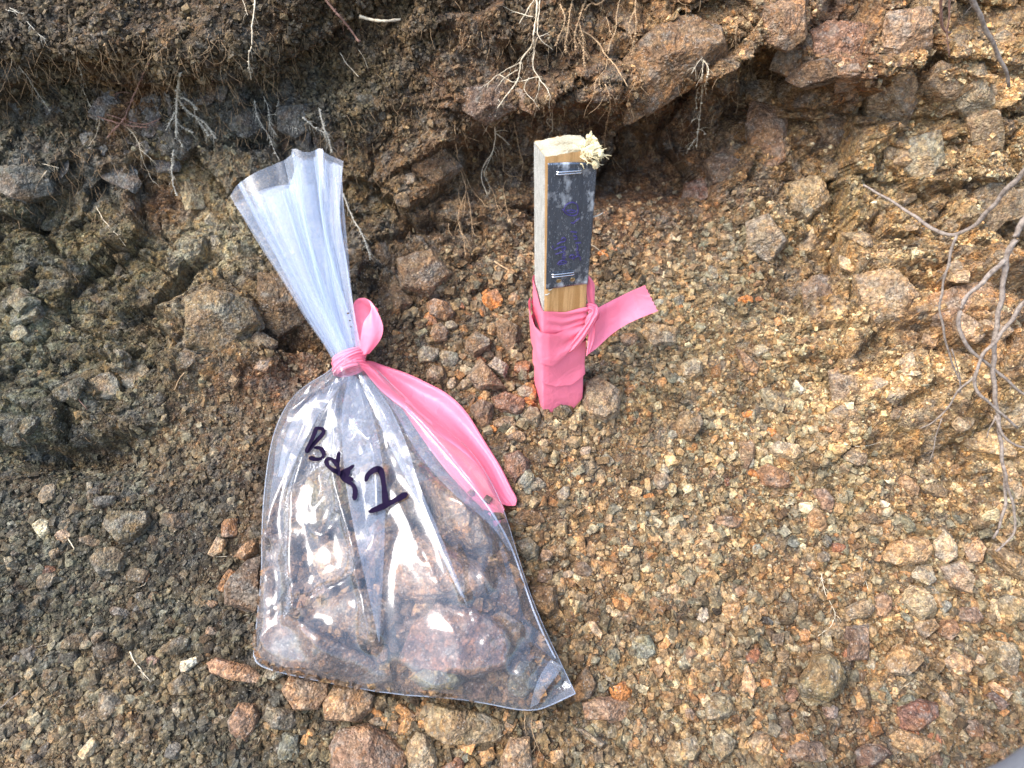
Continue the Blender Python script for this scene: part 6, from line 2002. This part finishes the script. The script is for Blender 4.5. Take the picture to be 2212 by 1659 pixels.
ZA = lambda *p: zz(p, 0, 0)
ZB = lambda *p: zz(p, 741, 0)
ZC = lambda *p: zz(p, 1471, 0)
ZD = lambda *p: zz(p, 0, 553)
ZE = lambda *p: zz(p, 0, 1106)
ZF = lambda *p: zz(p, 741, 1106)
ZG = lambda *p: zz(p, 1471, 1106)
G1 = 'roots hanging from the bank'
root_thing('hanging_root', 'long pale branching root in the top middle, reaching down left of the stake', [
    (ZB((1240, -60), (1255, 60), (1230, 200), (1225, 300), (1150, 370), (1140, 450), (1130, 520), (1050, 620), (985, 710), (975, 800), (985, 880), (965, 990), (905, 1060), (885, 1150), (930, 1255)), 4.2, 1.6),
    (ZB((1230, 0), (1180, 80), (1135, 155)), 3.0, 1.8), (ZB((1225, 110), (1110, 80), (1030, 40)), 2.4, 1.2),
    (ZB((1225, 230), (1240, 330), (1215, 420), (1260, 500), (1330, 590), (1350, 680), (1350, 760), (1350, 850)), 2.4, 1.2),
    (ZB((1150, 400), (1050, 450), (960, 510), (900, 575)), 2.4, 1.0), (ZB((1130, 450), (1050, 490), (1000, 555)), 2.2, 1.2),
    (ZB((1010, 480), (1070, 520), (1110, 535), (1270, 490)), 1.8, 1.2), (ZB((985, 850), (1030, 835), (1065, 850)), 1.8, .9),
    (ZB((985, 860), (1030, 890), (1072, 935)), 2.2, 1.2), (ZB((975, 800), (930, 810), (922, 848)), 1.8, 1.0),
    (ZB((1000, 640), (1045, 700), (1035, 760), (985, 805)), 1.5, 1.0), (ZB((965, 990), (920, 1080), (905, 1130), (950, 1200), (940, 1250)), 1.6, .9),
    (ZB((1200, 500), (1160, 560), (1190, 620), (1240, 650), (1250, 715)), 1.5, .8), (ZB((1265, 500), (1265, 580), (1230, 660)), 1.4, .8), (ZB((1350, 770), (1310, 760), (1315, 800), (1345, 820)), 1.4, .9),
    (ZB((1290, 675), (1340, 690)), 1.2, 1.0)],
    M_RPALE, G1, seed=1, hairs=7, off=(.012, .012))
root_thing('hanging_root', 'thin pale root with forked ends hanging from the top edge, above the stake', [
    (ZB((1270, -50), (1265, 80), (1250, 190), (1260, 240), (1310, 290), (1355, 320)), 3.2, 1.2), (ZB((1260, 235), (1320, 220), (1330, 205)), 1.5, 1), (ZB((1255, 240), (1230, 330), (1215, 400)), 1.8, 1.2)],
    M_RPALE, G1, seed=2, hairs=5, off=(.014, .012))
root_thing('hanging_root', 'stout pale root with a tan fork, running down to the right above the stake', [
    (ZB((1530, 195), (1600, 230), (1660, 290), (1690, 360), (1750, 410), (1790, 480), (1835, 558)), 3.4, 2.4), (ZB((1790, -20), (1760, 90), (1765, 200), (1715, 280), (1710, 350)), 2.2, 1.6),
    (ZB((1690, 360), (1670, 410)), 1.4, .9), (ZB((1700, 380), (1700, 440), (1660, 480), (1625, 530), (1618, 600)), 2.0, 1.0), (ZB((1700, 110), (1720, 200), (1745, 240), (1725, 280)), 1.4, 1),
    (ZB((1690, 540), (1720, 620), (1725, 700), (1700, 790), (1690, 870), (1685, 960)), 3.0, 1.2), (ZB((1660, 490), (1650, 540), (1665, 570)), 1.5, .8)],
    M_RTAN, G1, seed=3, hairs=8, crust=10, off=(.012, .016))
root_thing('hanging_root', 'crumb covered root dangling at the top edge, right of the stout pale root', [
    (ZB((1890, -30), (1885, 60), (1850, 130), (1840, 200), (1870, 270), (1880, 330), (1920, 425)), 3.4, 1.3), (ZB((1885, 60), (1890, 160), (1885, 230), (1865, 300), (1865, 345)), 1.8, 1)],
    M_RTAN, G1, seed=4, hairs=8, crust=22, off=(.014, .018))
root_thing('hanging_root', 'knotty root mass hanging at the top edge, right of the middle', [
    (ZB((1480, -20), (1460, 100), (1450, 200), (1430, 290), (1440, 350)), 3.0, 1.0), (ZB((1400, 30), (1440, 120), (1410, 200), (1370, 290)), 2.4, 1), (ZB((1570, -20), (1530, 100), (1490, 220), (1500, 320)), 2.4, .9),
    (ZB((1690, -10), (1640, 40), (1600, 10), (1560, 60)), 2.2, 1.2), (ZB((1530, 170), (1550, 260), (1550, 350), (1560, 440)), 1.6, .8), (ZB((1490, 200), (1540, 300), (1580, 380)), 1.5, .8)],
    M_RTAN, G1, seed=5, hairs=16, crust=45, off=(.012, .014))
root_thing('hanging_root', 'beaded white root hanging alone before the dark hollow, upper right', [
    (ZC((150, 340), (140, 420), (135, 540), (130, 660), (120, 760), (105, 880), (100, 955)), 1.9, 1.1), (ZC((140, 380), (185, 440), (160, 530), (160, 620)), 2.0, 1.0), (ZC((135, 540), (95, 590), (100, 700)), 1.6, 1),
    (ZC((120, 760), (80, 765), (65, 790)), 1.3, .8), (ZC((115, 830), (155, 850), (150, 870)), 1.3, .8), (ZC((100, 890), (60, 940), (35, 990)), 1.6, .9), (ZC((155, 350), (110, 400), (70, 470)), 1.2, .7)],
    M_RPALE, G1, seed=6, hairs=9, crust=12, off=(.014, .022))
root_thing('hanging_root', 'thin tan root tangle hanging left of the stake, ending in small loops', [
    (ZB((720, 800), (730, 940), (745, 1060), (770, 1130), (800, 1220), (770, 1300), (740, 1380), (750, 1470), (780, 1540), (790, 1650)), 2.0, 1.0), (ZB((690, 1010), (750, 1060), (800, 1150), (820, 1210), (870, 1270), (935, 1340)), 1.5, .8),
    (ZB((800, 1240), (820, 1340), (830, 1440), (840, 1520), (895, 1525)), 1.4, .8), (ZB((740, 1430), (690, 1420), (660, 1370)), 1.2, .7), (ZB((790, 1250), (780, 1390)), 1.2, .7), (ZB((830, 1450), (870, 1440), (895, 1430)), 1.2, .8),
    (ZB((745, 1480), (800, 1540), (820, 1600), (790, 1580)), 1.3, .8), (ZB((680, 1440), (680, 1490), (700, 1510)), 1.2, .7), (ZB((770, 1150), (740, 1240), (760, 1330)), 1.2, .7)],
    M_RTAN, G1, seed=7, hairs=12, off=(.006, .016))
root_thing('hanging_root', 'thin brown root hanging between the tangle and the stake', [
    (ZB((1100, 780), (1120, 880), (1140, 980), (1165, 1050), (1145, 1165)), 1.8, .9), (ZB((1020, 920), (1040, 1010), (1025, 1090), (1065, 1140), (1130, 1135)), 1.3, .8), (ZB((1060, 1150), (1030, 1200), (1045, 1290), (1060, 1380), (1080, 1425)), 1.2, .7),
    (ZB((950, 1200), (980, 1270), (995, 1340), (1025, 1385)), 1.2, .7)], M_RTAN, G1, seed=8, hairs=8, off=(.008, .014))
root_thing('broken_root', 'short white cut root sticking out near the top, left of the middle', [(ZB((105, 105), (180, 128), (270, 138), (350, 128), (372, 125)), 7.0, 5.0)], M_RPALE, seed=9, off=(.020, .020), jit=.0001)
root_thing('broken_root', 'reddish root with a pale cut tip slanting down at the top edge', [(ZA((2060, -60), (2130, 40), (2212, 130), (2260, 190), (2315, 270)), 5.0, 4.4)], M_RRED, seed=10, hairs=4, crust=14, off=(.012, .026), jit=.0002)
root_thing('hanging_root', 'long white root dangling from the dark soil at the top, left of centre', [(ZA((1645, -40), (1640, 80), (1620, 180), (1630, 280), (1600, 360), (1605, 430), (1620, 515)), 3.4, 1.8), (ZA((1560, -20), (1590, 80), (1600, 100)), 1.6, 1)], M_RPALE, G1, seed=11, hairs=3, crust=5, off=(.012, .026))
root_thing('hanging_root', 'grey fuzzy root hanging straight down before the grey clay at left', [
    (ZA((1160, 470), (1150, 560), (1140, 660), (1135, 760), (1140, 870), (1115, 980), (1105, 1160), (1140, 1260)), 6.0, 1.4), (ZA((1150, 620), (1210, 640), (1270, 700)), 4.0, 2.0),
    (ZA((1150, 640), (1200, 710), (1270, 760), (1330, 800), (1390, 890)), 2.6, 1.2), (ZA((1145, 700), (1100, 780), (1070, 840)), 3.0, 1.2), (ZA((1140, 780), (1180, 830), (1240, 850)), 2.2, 1), (ZA((1140, 880), (1180, 950)), 1.8, 1),
    (ZA((1260, 760), (1320, 830), (1340, 870)), 1.4, .8)], M_RCRUST, G1, seed=12, hairs=26, crust=40, off=(.010, .014))
root_thing('hanging_root', 'reddish bristly root slanting across the left soil with a pale forked tip', [
    (ZA((950, 410), (920, 490), (870, 600), (830, 690), (800, 770), (740, 830), (690, 885)), 3.6, 1.6), (ZA((630, 750), (720, 785), (860, 815), (960, 820)), 2.2, 1.4), (ZA((700, 740), (790, 770), (930, 810), (1040, 760)), 1.6, 1), (ZA((840, 600), (780, 590), (720, 615)), 1.5, .8)],
    M_RRED, G1, seed=13, hairs=16, crust=20, off=(.008, .016))
root_thing('hanging_root', 'pale root with spread hair roots in the upper left corner area', [
    (ZA((80, 340), (120, 430), (170, 480), (220, 570), (270, 640), (320, 710)), 2.0, 1.0), (ZA((60, 50), (140, 90), (200, 170), (260, 230), (290, 250)), 1.8, 1.0), (ZA((40, 65), (100, 75), (150, 90)), 1.4, 1), (ZA((500, 370), (510, 440), (545, 530), (560, 570)), 2.6, 1.4)],
    M_RCRUST, G1, seed=14, hairs=22, crust=8, off=(.006, .010))
root_thing('hanging_root', 'beaded root hanging beside the brown clump at upper left', [(ZA((680, 290), (695, 370), (720, 450), (770, 540)), 2.4, 1.8), (ZA((850, 440), (880, 410), (910, 400)), 1.4, .9)], M_RTAN, G1, seed=15, hairs=8, crust=26, off=(.016, .018))
root_thing('hanging_root', 'thin curved root left of the grey clay, running to the lower right', [
    (ZA((530, 560), (560, 640), (600, 710), (650, 760), (620, 880), (570, 940)), 1.4, .9), (ZA((820, 820), (890, 900), (905, 980), (930, 1060), (990, 1180)), 1.3, .8), (ZA((900, 960), (970, 1020), (1020, 1070)), 1.5, .9), (ZA((1590, 410), (1640, 480), (1600, 400)), 1.0, .8)],
    M_RPALE, G1, seed=16, hairs=10, off=(.006, .010))
root_thing('hanging_root', 'spidery root cluster on the grey clay just above the bag neck', [
    (ZA((1640, 640), (1650, 740), (1700, 830), (1740, 880), (1760, 960), (1800, 1030)), 1.6, .8), (ZA((1700, 620), (1740, 720), (1730, 790), (1780, 870)), 1.4, .8), (ZA((1800, 640), (1780, 720), (1840, 770), (1900, 830)), 1.4, .8), (ZA((1740, 740), (1820, 730), (1850, 700)), 1.2, .8),
    (ZA((1860, 680), (1900, 780), (1915, 860)), 1.2, .7)], M_RCRUST, G1, seed=17, hairs=26, crust=14, off=(.006, .012))
root_thing('hanging_root', 'grey feathery root right behind the top of the bag neck', [
    (ZA((2060, 700), (2080, 800), (2120, 900), (2140, 980)), 3.6, 1.6), ([(742, 420), (760, 470), (780, 500), (792, 530), (800, 560)], 3.0, 1.2), (ZA((1960, 760), (2020, 820), (2100, 860)), 2.0, 1.0)], M_RCRUST, G1, seed=18, hairs=30, crust=40, off=(.006, .008))
root_thing('hanging_root', 'thin pale root fork low on the left bank beside the bag neck', [(ZA((620, 1330), (660, 1410), (720, 1480), (780, 1540), (810, 1590)), 1.6, .9), (ZA((230, 1050), (300, 1060), (380, 1085)), 2.0, 1.2), (ZA((300, 1100), (265, 1150), (262, 1200)), 2.0, 1.4)], M_RPALE, G1, seed=19, hairs=10, off=(.004, .006))
root_thing('hanging_root', 'white rootlet below the reddish cut root, left of the stake top', [(ZB((-20, 340), (20, 410), (60, 450), (102, 495)), 2.2, 1.2), (ZB((100, 320), (140, 380), (160, 445)), 1.0, .7)], M_RPALE, G1, seed=20, off=(.010, .012))
root_thing('rootlet', 'tan rootlet with side hairs on the gravel at lower right, beside the olive green stone', [(ZG((905, 400), (920, 500), (960, 580), (1000, 650), (975, 740), (880, 800)), 1.6, 1.0), (ZG((1130, 310), (1180, 400), (1210, 520)), 1.4, .9), (ZG((1200, 300), (1160, 345)), 1.0, .7)], M_RPALE, seed=21, hairs=9, off=(.003, .004))
root_thing('rootlet', 'thin tan rootlet just below the pointed corner of the bag', [(ZF((1175, 1290), (1170, 1400), (1185, 1440)), 1.2, .8), (ZF((1225, 1280), (1210, 1400), (1250, 1500), (1290, 1590), (1400, 1640)), 1.6, 1.0), (ZF((1250, 1500), (1210, 1560), (1175, 1610)), 1.2, .8)], M_RTAN, seed=22, hairs=4, off=(.003, .004))
root_thing('rootlet', 'pale curved rootlet standing in the soil left of the bag bottom', [(ZE((835, 900), (870, 970), (920, 1030), (965, 1090)), 3.0, 1.4), (ZE((900, 1020), (945, 1085)), 1.4, .8)], M_RPALE, seed=23, off=(.006, .004))
root_thing('rootlet', 'pale rootlet poking from the tan stone at lower left', [(ZE((440, 170), (470, 230), (520, 290)), 2.6, 1.4)], M_RPALE, seed=24, off=(.004, .004))
root_thing('rootlet', 'white wavy rootlet at the foot of the right bank', [(zz([(1120, 1225), (1180, 1230), (1230, 1215), (1290, 1200)], 1471, 553), 1.6, 1.0)], M_RPALE, seed=25, off=(.003, .003))
root_thing('rootlet', 'thin tan rootlet crossing the gravel left of the olive green stone', [(ZG((370, 960), (450, 955), (520, 910), (610, 895)), 1.4, .8)], M_RTAN, seed=26, off=(.003, .003))
root_thing('rootlet', 'dark dry stem lying at the far left of the gravel', [(ZE((-20, 1290), (60, 1210), (150, 1140)), 2.4, 1.6)], M_RGREY, seed=27, off=(.003, .003))
root_thing('rootlet', 'reddish twig at the left of the gravel, mid height', [(ZD((485, 880), (520, 940), (560, 990)), 2.2, 1.4)], M_RRED, seed=28, off=(.004, .003))
root_thing('rootlet', 'pale stick fragment lying on the dark gravel left of the bag neck', [(ZD((1190, 750), (1150, 800), (1125, 865)), 2.6, 2.0)], M_RTAN, seed=29, off=(.004, .003))
root_thing('rootlet', 'small fuzzy grey stem by the red block at the bottom edge', [([(741 + 150 * .335, 1106 + 930 * .335), (733, 1440), (728, 1466)], 3.0, 3.0)], M_RCRUST, seed=30, hairs=20, crust=30, off=(.005, .004))
root_thing('rootlet', 'bark sliver lying across the rubble left of the stake', [(zz([(975, 35), (1050, 80), (1125, 130)], 741, 553), 4.0, 3.0)], M_RTAN, seed=31, off=(.004, .004))
root_thing('rootlet', 'fine pale rootlet on the bank right of the tag', [(zz([(1600, 1580), (1640, 1600), (1690, 1650)], 741, 0), 1.2, .7)], M_RPALE, seed=32, off=(.006, .006))

# fine hair roots beyond counting
g = random.Random(99); mb = MB()


def hair(x, y, l, down=1.0, off=.006):
    p, d = surf(x, y); v = CAM - p; v /= np.linalg.norm(v); p = p + v * off * g.random()
    pts = [p]; dr = np.array([g.uniform(-.7, .7), g.uniform(-.5, 0), -down])
    for _ in range(5):
        dr = dr + np.array([g.uniform(-.6, .6), g.uniform(-.25, .25), g.uniform(-.5, .4)]); q = dr / np.linalg.norm(dr); pts.append(pts[-1] + q * l / 5)
    r = g.uniform(.00014, .00034)
    mb.add(*tube(smooth_line(pts, 9), np.linspace(r, r * .4, 9), 4))


for _ in range(1100): hair(g.uniform(0, 760), g.uniform(60, 480), g.uniform(.008, .035))
for _ in range(650): hair(g.uniform(760, 1700), g.uniform(0, 420), g.uniform(.006, .03))
for _ in range(90): hair(g.uniform(0, 700), g.uniform(450, 1050), g.uniform(.006, .02))
tag(mb.build('hair_roots', M_RTAN), 'fine hair roots threading the soil of the bank', 'roots', kind='stuff')
mb = MB()
for _ in range(150): hair(g.uniform(600, 2200), g.uniform(1000, 1659), g.uniform(.006, .018), .3, .003)
for _ in range(90): hair(g.uniform(0, 640), g.uniform(1050, 1659), g.uniform(.006, .018), .3, .003)
tag(mb.build('loose_hair_roots', M_RPALE), 'fine pale hair roots lying on the gravel', 'roots', kind='stuff')

# ------------------------------------------------------------------ grey roots hanging close to the camera at the right
def near_root(label, lines, seed, mat=M_RGREY):
    g = random.Random(seed); mbs = []
    for (pts, w0, w1, d0, d1) in lines:
        L = sum(math.dist(a, b) for a, b in zip(pts, pts[1:])); n = max(8, int(L / 9)); P = smooth_line(pts, n, 2)
        D = np.linspace(d0, d1, n)
        W = np.array([at_depth(x, y, d) for (x, y), d in zip(P, D)])
        for a in range(3): W[:, a] += .0005 * np.sin(np.arange(n) * .9 + a * 2 + seed)
        r = np.linspace(w0, w1, n) / FPX * D * .53 * np.array([g.uniform(.88, 1.14) for _ in range(n)])
        mb = MB(); mb.add(*tube(W, r, 9)); mbs.append((mb, W))
        for _ in range(int(L / 40)):
            i = g.randrange(1, n - 1); a = W[i]; dr = np.array([g.uniform(-1, 1), g.uniform(-.5, .5), g.uniform(-1, .2)]) * .006
            mb.add(*tube(smooth_line([a, a + dr * .6, a + dr + np.array([0, 0, -.003])], 6), np.linspace(.0003, .0001, 6), 4))
    root = empty('hanging_root', mbs[0][1][0]); tag(root, label, 'root', 'grey roots hanging at the right')
    for k, (mb, W) in enumerate(mbs): mb.build('main_root' if k == 0 else 'side_root', mat, True, root)


ZH = lambda *p: zz(p, 1825, 332, 0.5332)
near_root('thick grey root with knots hanging down along the right edge', [
    (ZH((800, 120), (720, 280), (650, 420), (640, 560), (612, 700), (600, 850), (605, 960), (625, 1100), (640, 1260), (655, 1380), (640, 1480), (600, 1560)), 13, 5, .56, .62),
    (ZH((645, 430), (580, 500), (480, 590), (455, 670), (480, 770), (560, 840), (640, 900), (700, 960), (760, 990)), 10, 5, .57, .60),
    (ZH((760, 560), (690, 650), (620, 750), (560, 810), (525, 890), (530, 970), (590, 1010), (640, 1060), (700, 1110)), 9, 5, .57, .60),
    (ZH((525, 900), (460, 960), (420, 1020), (390, 1070), (300, 1115)), 5, 2, .59, .63),
    (ZH((640, 1260), (670, 1390), (695, 1470), (680, 1560), (610, 1610)), 6, 4, .60, .62),
    (ZH((610, 1060), (630, 1130), (680, 1180), (760, 1200)), 6, 4, .60, .60),
    (ZH((610, 1060), (590, 1110), (575, 1150)), 4, 2, .60, .61)], 1)
near_root('thin grey root reaching far left from the right edge and curving down', [
    (ZH((860, -60), (740, 60), (640, 160), (560, 260), (480, 325), (400, 330), (340, 295), (270, 245), (170, 180), (75, 128)), 12, 4, .54, .70),
    (ZH((450, 330), (430, 400), (400, 520), (380, 620), (400, 720), (425, 830), (460, 900), (470, 970)), 6, 3, .60, .66),
    (ZH((430, 790), (470, 900), (465, 950)), 3, 2, .64, .66),
    (ZH((390, 1070), (370, 1150), (340, 1260)), 2.5, 1.5, .64, .66)], 2)
near_root('short grey root stub slanting down from the top right corner', [(ZC((1850, -80), (1920, 90), (1990, 240), (2060, 380), (2110, 500), (2118, 560)), 11, 6, .56, .62)], 3)
near_root('brown curled root hanging at the top, left of the grey stub', [(ZC((1690, -60), (1670, 60), (1680, 170), (1720, 215), (1740, 210)), 7, 4, .60, .64), (ZC((1740, -40), (1725, 110), (1715, 280), (1730, 370)), 4, 2, .60, .64)], 4, M_RRED)

# ------------------------------------------------------------------ grey cloth at the very corner, close to the lens
def cloth_corner():
    m = simple_mat('grey_cloth', (0.17, 0.18, 0.195), 0.9, 0.2, 1500, 0.25, 0.4)
    rows = []
    nu, nv = 46, 30
    for i in range(nu):
        s = i / (nu - 1); th = math.radians(-10 + 200 * s)
        row = []
        for j in range(nv):
            t = j / (nv - 1)
            ax = at_depth(2262, 1822, .36); d = at_depth(2667, 1622, .34) - ax
            L = np.linalg.norm(d); d /= L; a = np.array([0, 0, 1.0]); a -= d * (a @ d); a /= np.linalg.norm(a); b = np.cross(d, a)
            cap = math.sqrt(max(0, 1 - (1 - min(1, t * 3)) ** 2)) if t < .34 else 1
            r = .040 * (cap + .001) * (1 + .04 * math.sin(th * 5 + t * 7))
            row.append(ax + d * (t * L - .035) + (a * math.sin(th * 1.8) + b * math.cos(th * 1.8)) * r)
        rows.append(row)
    o = mesh_from('trouser_knee', np.array(rows).reshape(-1, 3), grid_faces(nu, nv), m, True)
    tag(o, 'blurred grey cloth knee poking into the lower right corner', 'cloth')


cloth_corner()
